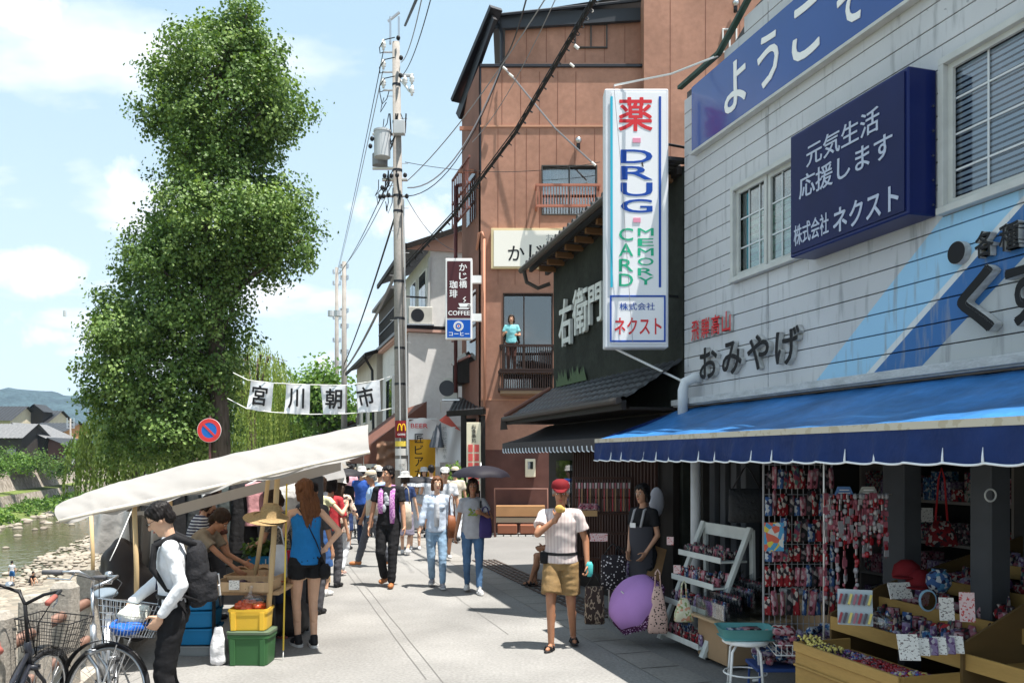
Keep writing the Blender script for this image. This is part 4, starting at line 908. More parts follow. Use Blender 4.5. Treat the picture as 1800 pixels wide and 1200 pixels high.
def pr(b, x0, y0, x1, y1, Y, th=.006, **kw):
    a = P(x0, y1, Y); c_ = P(x1, y0, Y); b.box(((a.x+c_.x)/2, Y-th/2, (a.z+c_.z)/2), (c_.x-a.x, th, c_.z-a.z), **kw)
Yf = Yd-.012
SB = M('sign_royal', (.015, .07, .36), .4); SC = M('sign_cyan', (.03, .42, .58), .4); SG = M('sign_green', (.03, .42, .24), .4); SP = M('sign_pink', (.75, .30, .42), .4); SR = M('sign_red_kanji', (.62, .04, .05), .4)
b = MB(); pt(b, '薬', 1087, 171, 1147, 231, Yf, bold=.035); b.build('kanji', SR, t)
b = MB(); pt(b, '株式会社', 1061+20, 0, 1, 1, Yf) if False else None
for ch, y in zip('DRUG', (263, 292, 321, 350)): pt(b, ch, 1091, y, 1147, y+24, Yf, bold=.022)
b.build('drug_word', SB, t)
b = MB()
for ch, y in zip('CARD', (401, 428, 455, 481)): pt(b, ch, 1088, y, 1113, y+22, Yf, bold=.02)
for ch, y in zip('MEMORY', (401, 419, 436, 453, 471, 487)): pt(b, ch, 1121, y, 1149, y+13.5, Yf, bold=.015)
b.build('memory_card_words', SG, t)
b = MB(); pr(b, 1073, 170, 1077, 505, Yf); b.build('cyan_stripe', SC, t); b = MB(); pr(b, 1158, 170, 1162, 505, Yf); b.build('blue_stripe', SB, t)
b = MB(); pr(b, 1112, 243, 1126, 251, Yf); pr(b, 1113, 383, 1126, 391, Yf); b.build('dots', SP, t)
b = MB(); 
for r_ in ((1072, 519, 1170, 522), (1072, 598, 1170, 601), (1072, 522, 1075, 598), (1167, 522, 1170, 598)): pr(b, *r_, Yf)
b.build('lower_border', SB, t); b = MB(); pt(b, '株式会社', 1089, 532, 1151, 545, Yf, bold=.01); b.build('company_text', SB, t)
b = MB(); pt(b, 'ネクスト', 1080, 558, 1163, 588, Yf, bold=.035); b.build('name_text', SR, t)
b = MB(); pw = SN(sW-.1, WSIDE, 0)
for py in (254, 520): a = P(1175, py, Yd+.2); b.tube([a, (pw.x+.02, a.y+.1, a.z)], .016, n=6)
b.build('bracket', BLK, t)
b = MB(); pa = P(1080, 612, Yd+.2); b.tube([pa, P(1200, 670, Yd+.1)], .014, n=6); b.build('stay', WHITEP, t)

# ---------------------------------------------------------------- green walled house behind the shop
BLKTILE = M('black_tile', (.035, .035, .038), .35, nz=(6, .3)); BLKWOOD = M('black_wood', (.022, .018, .016), .6, nz=(20, .3), stretch=(1, 1, .15))
gr = thing('green_wall_house', 'dark green plastered house with black tiled eaves between the grey shop and the brown building', 'building', SN(12, 6, 0))
sA = sz(W(973, 600))[0]; sB = sW+.04; GRN = M('green_plaster', (.030, .033, .027), .8, nz=(2.5, .35), nz2=(12, .2), bump=(20, .3))
zl = sz(W(973, 684))[1]; zeA = sz(W(973, 470))[1]; 
zeB = sz(W(1200, 292))[1]
def gz(s): return lerp(zeA, zeB, (sA-s)/(sA-sB))
b = MB(); b.prism([(-sA, 0), (-sB, 0), (-sB, gz(sB)), (-sA, zeA)], SN(0, WSIDE, 0), -U, UP, N, .2); b.build('wall', GRN, gr)
b = MB(); b.sbox(sB+.25, sA-.2, WSIDE+.25, 8.2, .0, 2.4); b.prism([(-sA, 2.4), (-sB-.25, 2.4), (-sB-.25, gz(sB)-.1), (-sA, zeA)], SN(0, WSIDE+.21, 0), -U, UP, N, 3.2); b.build('rear_body', BLKWOOD, gr)
def tiles(parent, name, a, bpt, up, nrow, mat, drop=.03, lip=.05):
    """tiled slope: a->b along the eave, up = vector to the ridge"""
    a = Vector(a); bpt = Vector(bpt); up = Vector(up); along = (bpt-a); L = along.length; ad = along.normalized(); nrm = ad.cross(up).normalized()
    if nrm.z < 0: nrm = -nrm
    b = MB(); pitch = .27; k = max(2, int(L/pitch))
    def fn(u, v):
        x = u*L; r = v*nrow; fr = r % 1. if v < 1 else 1
        return a+ad*x+up*v+nrm*(.035*abs(math.sin(math.pi*x/pitch))-lip*.0+.03*(1-fr))
    b.grid(fn, k*4, nrow*3); o = b.build(name, mat, parent, smooth=False)
    b = MB(); b.bar(a-nrm*.05, bpt-nrm*.05, .06, .1); up_ = a+up
    b.bar(a-nrm*.06, up_-nrm*.06, .05, .08); b.bar(bpt-nrm*.06, bpt+up-nrm*.06, .05, .08); b.build('eave_board', BLKWOOD, parent)
    for i in range(k+1):
        pass
    return nrm
# raking eave along the top of the green wall (tile ends stepping up towards the shop)
b = MB(); k = 26
for i in range(k):
    s = lerp(sA+.25, sB, i/k); z = gz(s)+.085; b.box(SN(s-.09, WSIDE-.20, z), (.45, .19, .035), rot=Matrix((N, U*-1, UP)).transposed() @ Matrix.Rotation(R(0), 3, 'X')); b.cyl(SN(s-.09, WSIDE-.44, z+.015), SN(s-.09, WSIDE+.1, z+.02), .042, n=8)
b.build('eave_tiles', BLKTILE, gr)
b = MB(); b.bar(SN(sA+.25, WSIDE-.33, gz(sA)+.0), SN(sB, WSIDE-.33, gz(sB)-.02), .05, .10); b.bar(SN(sA+.25, WSIDE-.04, gz(sA)-.04), SN(sB, WSIDE-.04, gz(sB)-.05), .06, .09); b.build('eave_board', BLKWOOD, gr)
b = MB(); b.tube([SN(sA+.32, WSIDE-.48, gz(sA)-.02), SN(sB, WSIDE-.48, gz(sB)-.02)], .05, n=8); b.tube([SN(sA+.15, WSIDE-.48, gz(sA)-.05), SN(sA+.18, WSIDE-.42, gz(sA)-.24), SN(sA+.08, WSIDE-.25, gz(sA)-.35), SN(sA-.0, WSIDE-.06, gz(sA)-.28)], .035, n=8); b.build('gutter', M('gutter_dark', (.06, .05, .045), .5), gr)
# rafter ends, brown
for i in range(11): b = MB(); s = lerp(sA-.2, sB+.2, i/10); b.box(SN(s, WSIDE-.18, gz(s)-.09), (.28, .07, .08), rz=TH); b.build('rafter', M('rafter_brown', (.16, .08, .035), .7), gr)
# lower lean-to roof
zlo = zl; off = .72
b = MB()
def lt_(u, v):
    s = lerp(sA+.15, sB, u); x = u*24; return SN(s, WSIDE-off*(1-v), lerp(2.62, zlo-.02, v)+.02*abs(math.sin(math.pi*x*1))*1+.02*(1-(v*5 % 1.)))
b.grid(lt_, 96, 15); b.build('lower_roof', BLKTILE, gr)
b = MB(); b.bar(SN(sA+.2, WSIDE-off-.03, 2.55), SN(sB, WSIDE-off-.03, 2.55), .06, .11); b.sbox(sB, sA+.1, WSIDE-off+.04, WSIDE-.02, 2.50, 2.53)
b.build('lower_eave_board', BLKWOOD, gr)
b = MB(); b.tube([SN(sA+.22, WSIDE-off-.1, 2.59), SN(sB, WSIDE-off-.1, 2.60)], .042, n=8); b.tube([SN(sA+.15, WSIDE-.0, zlo+.02), SN(sA+.22, WSIDE-off-.08, 2.64)], .042, n=8, k=1); b.tube([SN(sA+.24, WSIDE-off-.1, 2.62), SN(sA+.26, WSIDE-off-.08, 2.42)], [.05, .09], n=4, k=0)
b.build('lower_gutter', [M('gutter_dark'), M('copper_pipe', (.16, .07, .05), .5)], gr)
b = MB()
for i in range(60):
    a = lerp(sA-.3, sB+3, random.random()); z = zlo+.02; b.add([SN(a, WSIDE-.03, z), SN(a+.12, WSIDE-.03, z), SN(a+.06+random.uniform(-.1, .1), WSIDE-.04, z+random.uniform(.08, .28))], [(0, 1, 2)])
b.build('moss_stain', M('moss', (.10, .14, .08), .9), gr)
# ground floor dark front with lattice
b = MB(); b.sbox(sB+.05, sA-.05, WSIDE-.10, WSIDE-.02, .0, 2.48); b.build('ground_front', BLKWOOD, gr)
b = MB()
for i in range(30): s = lerp(sB+.4, sA-1.4, i/29); b.sbox(s, s+.04, WSIDE-.16, WSIDE-.125, .3, 2.3)
b.build('lattice', M('lattice_wood', (.05, .025, .02), .6), gr)
b = MB(); b.sbox(sA-1.2, sA-.55, WSIDE-.15, WSIDE-.105, .9, 1.9); b.build('window', GLASSD, gr)
t = sign('brush_lettering', 'three large white brush style kanji mounted on the dark green wall', SN(13, WSIDE, 3.5)); b = MB(); BR = M('brush_letter', (.62, .64, .62), .6, nz=(10, .15))
for ch, x0, x1, ya, yb in (('右', 984, 1006, 530, 612), ('衛', 1008, 1034, 512, 592), ('門', 1036, 1059, 505, 572)):
    n_ = WSIDE-.06; s0 = sz(W(x0, 500, n_))[0]; s1_ = sz(W(x1, 500, n_))[0]; z1_ = sz(W(x0, ya, n_))[1]; z0_ = sz(W(x0, yb, n_))[1]; b.text(ch, SN(s0, n_+.03, z0_), -U, UP, s0-s1_, z1_-z0_, depth=.05, bold=.035)
b.build('letters', BR, t)
t = sign('electric_meter', 'small cream meter box on the dark wall left of the green house', P(932, 835, YB-.1)); t['category'] = 'meter box'
b = MB(); pr(b, 923, 806, 941, 838, YB-.005, th=.14); b.build('case', CREAM, t, bevel=.015); b = MB(); pr(b, 928, 811, 937, 824, YB-.15, th=.01); b.build('dial', GLASSD, t)
# black striped awning in front of it
t = thing('black_awning', 'low black awning with white scalloped stripes over the front of the green house', 'awning', SN(12, 4, 2))
bn = 3.9; b1 = sz(W(884, 778, bn))[0]; b0 = sB+.3
def baw(u, v): s = lerp(b0, lerp(sA, b1, v), u); return SN(s, lerp(WSIDE-.12, bn, v), lerp(2.47, 2.18, v)-.03*math.sin(math.pi*v))
b = MB(); b.grid(baw, 40, 8); b.build('canvas', M('awning_black', (.03, .028, .03), .6, bump=(6, .5, .03)), t, smooth=True)
b = MB()
def bval(u, v): s = lerp(b0, b1, u); return SN(s, bn-.01, 2.18-v*(.15+.015*abs(math.sin(s*16))))
b.grid(bval, 120, 3); b.build('valance', M('awning_charcoal', (.055, .05, .052), .7), t)
b = MB(); s = b0
while s < b1-.1:
    b.tube([SN(s, bn-.02, 2.015), SN(s+.06, bn-.022, 2.03), SN(s+.085, bn-.02, 2.09)], .008, n=5); s += .16
b.build('scallop_trim', M('trim_white'), t)

# ---------------------------------------------------------------- the tall brown building
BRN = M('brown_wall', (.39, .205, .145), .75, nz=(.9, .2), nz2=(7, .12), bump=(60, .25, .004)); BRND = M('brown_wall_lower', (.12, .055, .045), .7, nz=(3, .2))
bb = thing('brown_building', 'tall terracotta brown four storey building closing the street behind the green house', 'building', (2.5, YB, 0))
xl = P(848, 500, YB).x; xr = 9.5; zt_b = P(850, 116, YB).z
def bx(b, x0, y0, x1, y1, Ya, Yb, k=None):
    """box with its front face at Ya from pixel rect, back at Yb"""
    a = P(x0, y1, Ya); c_ = P(x1, y0, Ya); b.box(((a.x+c_.x)/2, (Ya+Yb)/2, (a.z+c_.z)/2), (c_.x-a.x, Yb-Ya, c_.z-a.z), k=k)
zlow = P(850, 770, YB).z
# front wall built in panels between openings
ops = [(952, 1050, 290, 378), (884, 972, 515, 690)]
b = MB(); xs = [845, 884, 952, 972, 1050, 1140, 1480]
def panel(b, x0, x1, y0, y1, k=None): bx(b, x0, y0, x1, y1, YB, YB+.25, k)
panel(b, 845, 952, 116, 290); panel(b, 952, 1050, 116, 290); panel(b, 1050, 1132, 116, 290)
panel(b, 845, 952, 290, 378); panel(b, 1050, 1132, 290, 378); panel(b, 845, 1132, 378, 515); panel(b, 845, 884, 515, 690); panel(b, 972, 1132, 515, 690); panel(b, 845, 1132, 690, 790)
bx(b, 1132, -160, 1500, 790, YB-.3, YB+.25)
bx(b, 888, 37, 1132, 113, YB+.5, YB+.75)     # set back top storey
b.build('wall', BRN, bb)
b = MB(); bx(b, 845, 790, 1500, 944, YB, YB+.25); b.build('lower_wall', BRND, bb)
# floor bands and vertical joints
b = MB(); bx(b, 844, 220, 1131, 223, YB-.03, YB); bx(b, 845, 701, 1131, 703, YB-.03, YB); b.build('floor_band', M('band_light', (.50, .27, .18), .7), bb)
b = MB()
for x in (875, 905, 925, 948, 978, 1010, 1045, 1082, 1108): bx(b, x, 226, x+.8, 288 if 952 < x < 1050 else 500, YB-.006, YB+.002)
for x in (882, 915, 948, 980, 1012): bx(b, x, 126, x+.8, 219, YB-.006, YB+.002)
for x in (925, 960, 993, 1028, 1062, 1098): bx(b, x, 46 if x > 1062 else 40, x+.8, 110, YB+.494, YB+.502)
for x in (1178, 1240, 1300): bx(b, x, -160, x+.8, 780, YB-.306, YB-.298)
b.build('joints', M('joint_brown', (.20, .085, .06), .8), bb)
# top parapet and roof
b = MB(); bx(b, 844, 112, 1134, 117.5, YB-.06, YB+.9); bx(b, 843, 118, 846, 300, YB-.02, YB+.02); b.build('parapet_cap', DMETAL, bb, bevel=.01)
b = MB(); p = [P(868, 28, YB-.1), P(1112, -6, YB-.1)]
def rf(u, v): 
    a = lerp(P(866, 30, YB+.25), P(1134, -12, YB+.25), u); return a+Vector((-1.1*v*.0, 7*v, .0))
b.grid(rf, 4, 2); 
b.prism([(P(870, 0, YB).x, P(0, 40, YB).z), (P(1130, 0, YB).x, P(0, 24, YB).z), (P(1130, 0, YB).x, P(0, 2, YB).z), (P(870, 0, YB).x, P(0, 14, YB).z)], (0, YB+.32, 0), X, UP, Vector((0, 1, 0)), .12)
b.build('roof_fascia', M('fascia_dark', (.045, .05, .06), .5), bb)
b = MB(); b.tube([P(866, 28, YB+.2), P(1134, 0, YB+.2)], .045, n=6); b.tube([P(876, 36, YB+.3), P(882, 60, YB+.3), P(882, 112, YB+.3)], .05, n=6); b.build('gutter', DMETAL, bb)
# left (street) side of the building: plane running back along its own line
sideD = U.copy(); L0 = Vector((xl-.09, YB, 0))
def side(px, py):
    k = (px-900)/F; # solve L0 + t*sideD on ray
    t_ = (k*L0.y-L0.x)/(sideD.x-k*sideD.y); q = L0+sideD*t_; return Vector((q.x, q.y, CH+(HY-py)/F*q.y))
tl_ = (side(812, 300)-L0).dot(sideD)
b = MB(); q0 = L0; q1 = side(812, 300); zt0 = P(850, 116, YB).z; zt1 = side(812, 190).z
inn = Vector((.25, 0, 0))
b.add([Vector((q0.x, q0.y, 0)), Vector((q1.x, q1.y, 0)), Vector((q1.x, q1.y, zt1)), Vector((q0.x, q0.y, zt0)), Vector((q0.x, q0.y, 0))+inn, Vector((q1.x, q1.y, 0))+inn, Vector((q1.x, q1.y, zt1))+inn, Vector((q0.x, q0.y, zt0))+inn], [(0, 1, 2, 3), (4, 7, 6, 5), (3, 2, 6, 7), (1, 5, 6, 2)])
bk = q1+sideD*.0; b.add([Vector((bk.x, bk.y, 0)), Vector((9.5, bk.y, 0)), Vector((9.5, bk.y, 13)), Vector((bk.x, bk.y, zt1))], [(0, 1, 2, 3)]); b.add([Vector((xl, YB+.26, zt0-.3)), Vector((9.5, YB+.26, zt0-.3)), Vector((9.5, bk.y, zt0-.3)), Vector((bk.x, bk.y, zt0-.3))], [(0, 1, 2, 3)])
b.build('side_wall', M('brown_wall_side_shaded', (.26, .13, .10), .75, nz=(1, .2)), bb)  # darker copy of the brown wall, with the side's shade in its colour
b = MB(); b.bar(P(872, 14, YB), side(812, 185)+Vector((-.15, 0, .1)), .35, .12); b.bar(P(868, 30, YB), side(813, 205)+Vector((-.1, 0, 0)), .1, .3); b.build('side_eave', DMETAL, bb)
b = MB()
for y0, y1 in ((318, 400), (520, 640)):
    b = MB()
    a, c_ = side(822, y0), side(838, y0); e_ = side(822, y1); f_ = Vector((-.03, 0, 0))
    b.add([a+f_, Vector((c_.x, c_.y, a.z))+f_, Vector((c_.x, c_.y, e_.z))+f_, Vector((a.x, a.y, e_.z))+f_], [(0, 1, 2, 3)]); b.build('side_window', GLASSD, bb)
b = MB()
for y in (318, 360, 400, 520, 560, 600, 640): a = side(814, y); c_ = side(846, y-(HY-y)*.0); z = a.z; c_ = Vector((c_.x, c_.y, z)); b.bar(a+Vector((-.3, 0, 0)), c_+Vector((-.3, 0, 0)), .05)
for i in range(9): a = side(814+i*3.6, 400); b.bar(Vector((a.x-.3, a.y, side(814, 318).z)), Vector((a.x-.3, a.y, side(814, 400).z)), .035)
b.build('side_railing', M('railing_brown', (.20, .08, .065), .5), bb)
for py in (180, 262, 310, 440): pass
b = MB()
for px_, py_ in ((836, 226), (834, 301)): q = side(px_, py_); b.bar(q+Vector((-.02, 0, 0)), q+Vector((-.42, 0, 0)), .06, .10)
b.build('side_brackets', M('bracket_terracotta', (.40, .18, .12), .7), bb)
def bwin(px0, py0, px1, py1, glass, curtain=None, div=.5, Y=YB, name='window', frame_m=BRONZE, fw=2.2):
    b = MB(); 
    for r_ in ((px0, py0, px1, py0+fw), (px0, py1-fw, px1, py1), (px0, py0+fw, px0+fw, py1-fw), (px1-fw, py0+fw, px1, py1-fw), (lerp(px0, px1, div)-fw/2, py0+fw, lerp(px0, px1, div)+fw/2, py1-fw)): bx(b, *r_, Y-.03, Y+.1)
    w_ = b.build(name, frame_m, bb, bevel=.004); b = MB(); bx(b, px0+fw, py0+fw, px1-fw, py1-fw, Y+.11, Y+.115); b.build('pane', glass, w_)
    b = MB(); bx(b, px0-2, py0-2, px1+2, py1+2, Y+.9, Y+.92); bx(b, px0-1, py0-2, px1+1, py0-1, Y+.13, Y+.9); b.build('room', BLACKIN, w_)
    if curtain:
        b = MB(); c0, c1 = curtain; b.grid(lambda u, v: P(lerp(c0, c1, u), lerp(py0+3, py1-3, v), Y+.2)+Vector((0, .03*math.sin(u*50), 0)), 60, 2); b.build('curtain', CURT, w_, smooth=True)
    return w_
bwin(952, 290, 1050, 378, GLASS, (955, 1003)); bwin(1010, 41, 1068, 84, GLASS, (1036, 1064), Y=YB+.47); bwin(1270, 50, 1296, 92, GLASSD, None, Y=YB-.33, frame_m=WHITEP)
bwin(884, 515, 972, 690, GLASSD, (888, 902), .42, frame_m=M('door_frame', (.045, .03, .025), .5))
# upper window railing
def railing(x0, x1, yt, yb, Y, out, mat, nbar, name='railing', extra=None):
    b = MB(); 
    for y in (yt, yb): a = P(x0, y, Y); c_ = P(x1, y, Y); b.bar((a.x, a.y-out, a.z), (c_.x, c_.y-out, c_.z), .06); b.bar(a, (a.x, a.y-out, a.z), .05); b.bar(c_, (c_.x, c_.y-out, c_.z), .05)
    for i in range(nbar+1): x = lerp(x0, x1, i/nbar); a = P(x, yt, Y); c_ = P(x, yb, Y); b.bar((a.x, a.y-out, a.z), (c_.x, c_.y-out, c_.z), .022)
    return b.build(name, mat, bb)
railing(942, 1052, 333, 369, YB, .35, M('railing_red', (.40, .16, .11), .5), 22)
railing(880, 972, 614, 655, YB, .75, M('railing_black', (.04, .025, .022), .5), 24)
railing(878, 972, 658, 688, YB, .75, M('railing_black'), 24, 'lower_railing')
b = MB(); a = P(880, 689, YB); c_ = P(975, 689, YB); b.box(((a.x+c_.x)/2, YB-.38, a.z-.05), (c_.x-a.x, .76, .08)); a = P(880, 656, YB); b.box(((a.x+c_.x)/2, YB-.30, a.z), (c_.x-a.x, .5, .05)); b.build('balcony_floor', M('balcony_wood', (.25, .17, .11), .7), bb)
# pipes on the corner
b = MB(); b.tube([P(851, 420, YB-.08), P(851, 800, YB-.08)], .035, n=8); b.tube([P(851, 420, YB-.08), P(847, 408, YB-.08), P(842, 410, YB-.1), P(838, 440, YB)], .035, n=8); b.tube([P(801, 327, 23), P(801, 690, 23)], .05, n=8, k=1); b.tube([P(801, 327, 23), P(812, 325, 23)], .05, n=8, k=1)
b.build('pipes', [M('pipe_terracotta', (.42, .20, .13), .6), M('pipe_maroon', (.09, .03, .03), .5)], bb, smooth=True)
b = MB(); 
for px_, py_ in ((1016, 250), (1291, 10)): q = P(px_, py_, YB-.32 if px_ > 1200 else YB); b.ell(q+Vector((0, -.12, 0)), (.09, .09, .09), k=0); b.cyl(q+Vector((0, -.1, -.05)), q+Vector((0, -.1, -.22)), .05, n=10, k=1)
b.build('vent_caps', [STEEL, DMETAL], bb, smooth=True)
# cream restaurant board
t = sign('restaurant_board', 'wide cream signboard with black brush hiragana on the brown wall above the balcony', P(930, 472, YB)); b = MB(); bx(b, 863, 401, 1030, 472, YB-.12, YB-.01); b.build('frame', M('board_frame', (.62, .50, .30), .5), t, bevel=.01)
b = MB(); bx(b, 868, 405, 1027, 468, YB-.135, YB-.122); b.build('face', M('board_face', (.80, .77, .70), .5), t)
b = MB(); Yf = YB-.137; pt(b, 'か', 893, 432, 922, 458, Yf, bold=.02); pt(b, 'じ', 930, 430, 956, 458, Yf, bold=.02); pt(b, '橋', 965, 430, 995, 460, Yf, bold=.02); b.build('brush_text', TEXTBLK, t)
b = MB(); pt(b, 'お食事', 960, 411, 1005, 424, Yf); b.build('small_text', M('text_grey', (.35, .35, .35), .5), t)
# coffee sign
Yc = 21.3; t = sign('coffee_sign', 'tall white framed coffee sign, brown over blue, hung on the corner of the brown building', P(806, 595, Yc)); b = MB(); bx(b, 783, 454, 830, 596, Yc, Yc+.22); b.build('box', WHITEP, t, bevel=.01)
b = MB(); bx(b, 786, 459, 827, 559, Yc-.008, Yc-.001); b.build('brown_face', M('coffee_brown', (.075, .025, .03), .4), t); b = MB(); bx(b, 786, 562, 827, 593, Yc-.008, Yc-.001); b.build('blue_face', M('coffee_blue', (.01, .09, .42), .4), t)
b = MB(); Yf = Yc-.009
for ch, y in zip('かじ橋', (463, 479, 493)): pt(b, ch, 807, y, 821, y+13, Yf, bold=.03)
for ch, y in zip('珈琲', (493, 509)): pt(b, ch, 790, y, 804, y+14, Yf, bold=.03)
pt(b, 'COFFEE', 788, 546, 826, 554, Yf, bold=.03)
q = P(815, 538, Yf-.003)
b.prism([(-.13, .07), (-.09, -.02), (.08, -.02), (.12, .07)], q, X, UP, FW, .006); b.prism([(-.16, -.04), (-.11, -.075), (.11, -.075), (.16, -.04)], q, X, UP, FW, .006)
b.tube([q+X*.11+UP*.05, q+X*.17+UP*.05, q+X*.16+UP*.0, q+X*.1], .012, n=5); b.tube([q+UP*.10, q+UP*.14+X*.05, q+UP*.18-X*.01, q+UP*.23+X*.05], .012, n=5)
b.build('white_lettering', TEXTWHT, t)
b = MB(); q = P(806, 573, Yf)
for r0, r1 in ((.09, .125), (.045, .065)): b.lathe([(r0, 0), (r1, 0), (r1, .004), (r0, .004), (r0, 0)], q, n=24, axis=FW)
pt(b, 'コーヒー', 789, 583, 825, 590, Yf, bold=.02); b.cyl(q, q+FW*.004, .1, n=20); b.build('emblem', TEXTWHT, t); b = MB(); b.lathe([(.04, 0), (.075, 0), (.075, .006), (.04, .006)], q, n=24, axis=FW); b.cyl(q, q+FW*.006, .022, n=12, k=1); b.build('emblem_rings', [M('coffee_blue'), TEXTRED], t)
b = MB(); 
for y in (484, 551): bx(b, 830, y, 846, y+13, Yc+.05, Yc+.2)
b.build('bracket_boxes', WHITEP, t)
# small tiled porch roof, AC units, balcony box on the alley side
por = thing('entrance_porch', 'small black tiled entrance porch between the white and the brown buildings', 'porch', P(825, 800, 23))
b = MB(); a = P(787, 722, 22.6); c_ = P(855, 712, 22.0)
b.grid(lambda u, v: lerp(lerp(P(787, 724, 22.4), P(852, 720, 21.6), u), lerp(P(800, 700, 24), P(852, 696, 23.4), u), v)+Vector((0, 0, .03*abs(math.sin(u*30)))), 40, 6); b.build('roof', BLKTILE, por)
b = MB(); b.bar(P(787, 727, 22.4), P(852, 723, 21.6), .1, .14); b.bar(P(815, 730, 22.1), Vector((P(815, 730, 22.1).x, 22.1, 0)), .14); b.bar(P(849, 730, 21.7), Vector((P(849, 730, 21.7).x, 21.7, 0)), .12); b.build('frame', BLKWOOD, por)
b = MB(); bx(b, 815, 735, 850, 935, 22.3, 22.5); b.build('door_wall', BLKWOOD, por)
t = sign('menu_board', 'narrow cream over red checked vertical menu board under the black porch', P(832, 860, 21.6)); b = MB(); bx(b, 820, 742, 845, 862, 21.6, 21.66); b.build('board', CREAM, t, bevel=.006)
b = MB()
for i in range(2):
    for j in range(5): bx(b, 823+i*11, 781+j*16, 831+i*11, 794+j*16, 21.585, 21.598)
b.build('red_checks', M('menu_red', (.6, .10, .09), .6), t); b = MB()
for ch, y in zip('お食事処', (746, 754, 762, 770)): pt(b, ch, 829, y, 837, y+7.5, 21.595, depth=.004, bold=.01)
b.build('lettering', TEXTBLK, t)
def ac_unit(label, q, w=.75, rz=0):
    t = thing('air_conditioner', label, 'air conditioner', q, rz, 'outdoor air conditioning units', world=False); b = MB(); b.box((0, 0, .3), (w, .3, .58)); b.build('case', M('ac_case', (.55, .54, .50), .5, nz=(4, .1)), t, bevel=.015)
    b = MB(); b.cyl((-.1, -.152, .3), (-.1, -.158, .3), .22, n=24); b.build('fan_grille', DMETAL, t); b = MB(); b.box((0, 0, -.02), (w+.1, .4, .04)); b.tube([(-.3, .1, -.04), (-.3, .3, -.35)], .015); b.tube([(.3, .1, -.04), (.3, .3, -.35)], .015); b.build('bracket', STEEL, t); return t
ac_unit('grey outdoor air conditioner beside the black porch roof', P(793, 702, 23.6), .38*1.0)
t = thing('balcony_box', 'black sided balcony box jutting out of the brown building above the porch', 'balcony', P(820, 660, 23)); b = MB(); b.prism([(0, 0), (.95, 0), (.95, 1.0), (.55, .95), (0, .5)], P(796, 672, 23), X, UP, Vector((0, 1, 0)), 1.2); b.build('shell', BLKWOOD, t); b = MB(); b.bar(P(795, 640, 23), P(818, 622, 23), .05, .1); b.build('cap', ALU, t)
# ---------------------------------------------------------------- white houses further up the street
WHW = M('white_wall', (.66, .65, .64), .8, nz=(2, .08), nz2=(9, .06)); BGW = M('beige_wall', (.52, .48, .42), .8, nz=(2, .1)); GTILE = M('grey_tile', (.16, .16, .165), .5, nz=(5, .25)); PINKB = M('pink_band', (.55, .34, .28), .7)
wh = thing('white_house', 'white two storey house with balcony and grey tiled roof left of the brown building', 'building', SN(31, 6, 0)); s0 = 28.6; NF = 4.75
b = MB(); b.sbox(s0, 35, NF, 9.5, 0, 6.15); b.sbox(s0, 34.8, 5.5, 9.4, 6.4, 9.0); b.build('wall', WHW, wh)
b = MB(); b.sbox(s0-.12, 35.1, NF-.2, 9.5, 6.17, 6.26); b.build('band', PINKB, wh); b = MB(); b.sbox(s0-.1, 35.1, NF-.25, 9.5, 6.27, 6.38); b.build('balcony_slab', DMETAL, wh)
b = MB()
def rfn(u, v): s = lerp(s0-.4, 35.4, u); return SN(s, lerp(4.6, 7.4, v), lerp(9.0, 10.1, v)+.045*abs(math.sin(s*9)))
b.grid(rfn, 110, 5); b.build('roof', GTILE, wh); b = MB(); b.bar(SN(s0-.42, 4.6, 8.97), SN(35.4, 4.6, 8.97), .08, .16); b.bar(SN(s0-.42, 4.62, 8.95), SN(s0-.42, 7.4, 10.05), .08, .16); b.bar(SN(s0-.42, 7.4, 10.05), SN(s0-.42, 9.6, 9.3), .08, .16)
b.build('eave_board', BLKWOOD, wh); b = MB(); b.prism([(4.7, 8.95), (9.4, 8.95), (7.4, 10.0)], SN(s0-.02, 0, 0), N, UP, -U, .06); b.build('gable', PINKB, wh)
for a, c_, z0, z1, nn_ in ((29.2, 30.4, 6.5, 8.4, 5.5), (31.2, 32.3, 6.5, 8.4, 5.5), (30, 31.2, 3.3, 4.9, NF), (32, 33.5, 3.3, 4.9, NF)):
    b = MB(); b.sbox(a-.08, c_+.08, nn_-.06, nn_-.0, z0-.08, z1+.08); w_ = b.build('window', WHITEP, wh); b = MB(); b.sbox(a, (a+c_)/2-.03, nn_-.075, nn_-.062, z0, z1); b.sbox((a+c_)/2+.03, c_, nn_-.075, nn_-.062, z0, z1); b.build('pane', GLASSD, w_)
b = MB()
for z in (6.9, 7.35): b.bar(SN(s0, NF-.15, z), SN(35, NF-.15, z), .05)
for i in range(26): s = s0+i*.25; b.bar(SN(s, NF-.15, 6.38), SN(s, NF-.15, 7.35), .025)
b.bar(SN(s0, NF-.15, 7.35), SN(s0, 5.45, 7.35), .05); b.build('balcony_railing', DMETAL, wh)
b = MB(); b.tube([SN(s0-.1, 5.2, 6.9), SN(s0-.1, 5.4, 7.0), SN(s0-.1, 5.45, 8.7)], .05, n=6); b.tube([SN(s0+.1, NF-.05, 0), SN(s0+.1, NF-.05, 6.1)], .045, n=6); b.build('pipes', M('pipe_grey', (.45, .45, .45), .5), wh)
ac_unit('white outdoor air conditioner on the balcony of the white house', SN(s0-.02, 5.15, 6.42), .8, R(10))
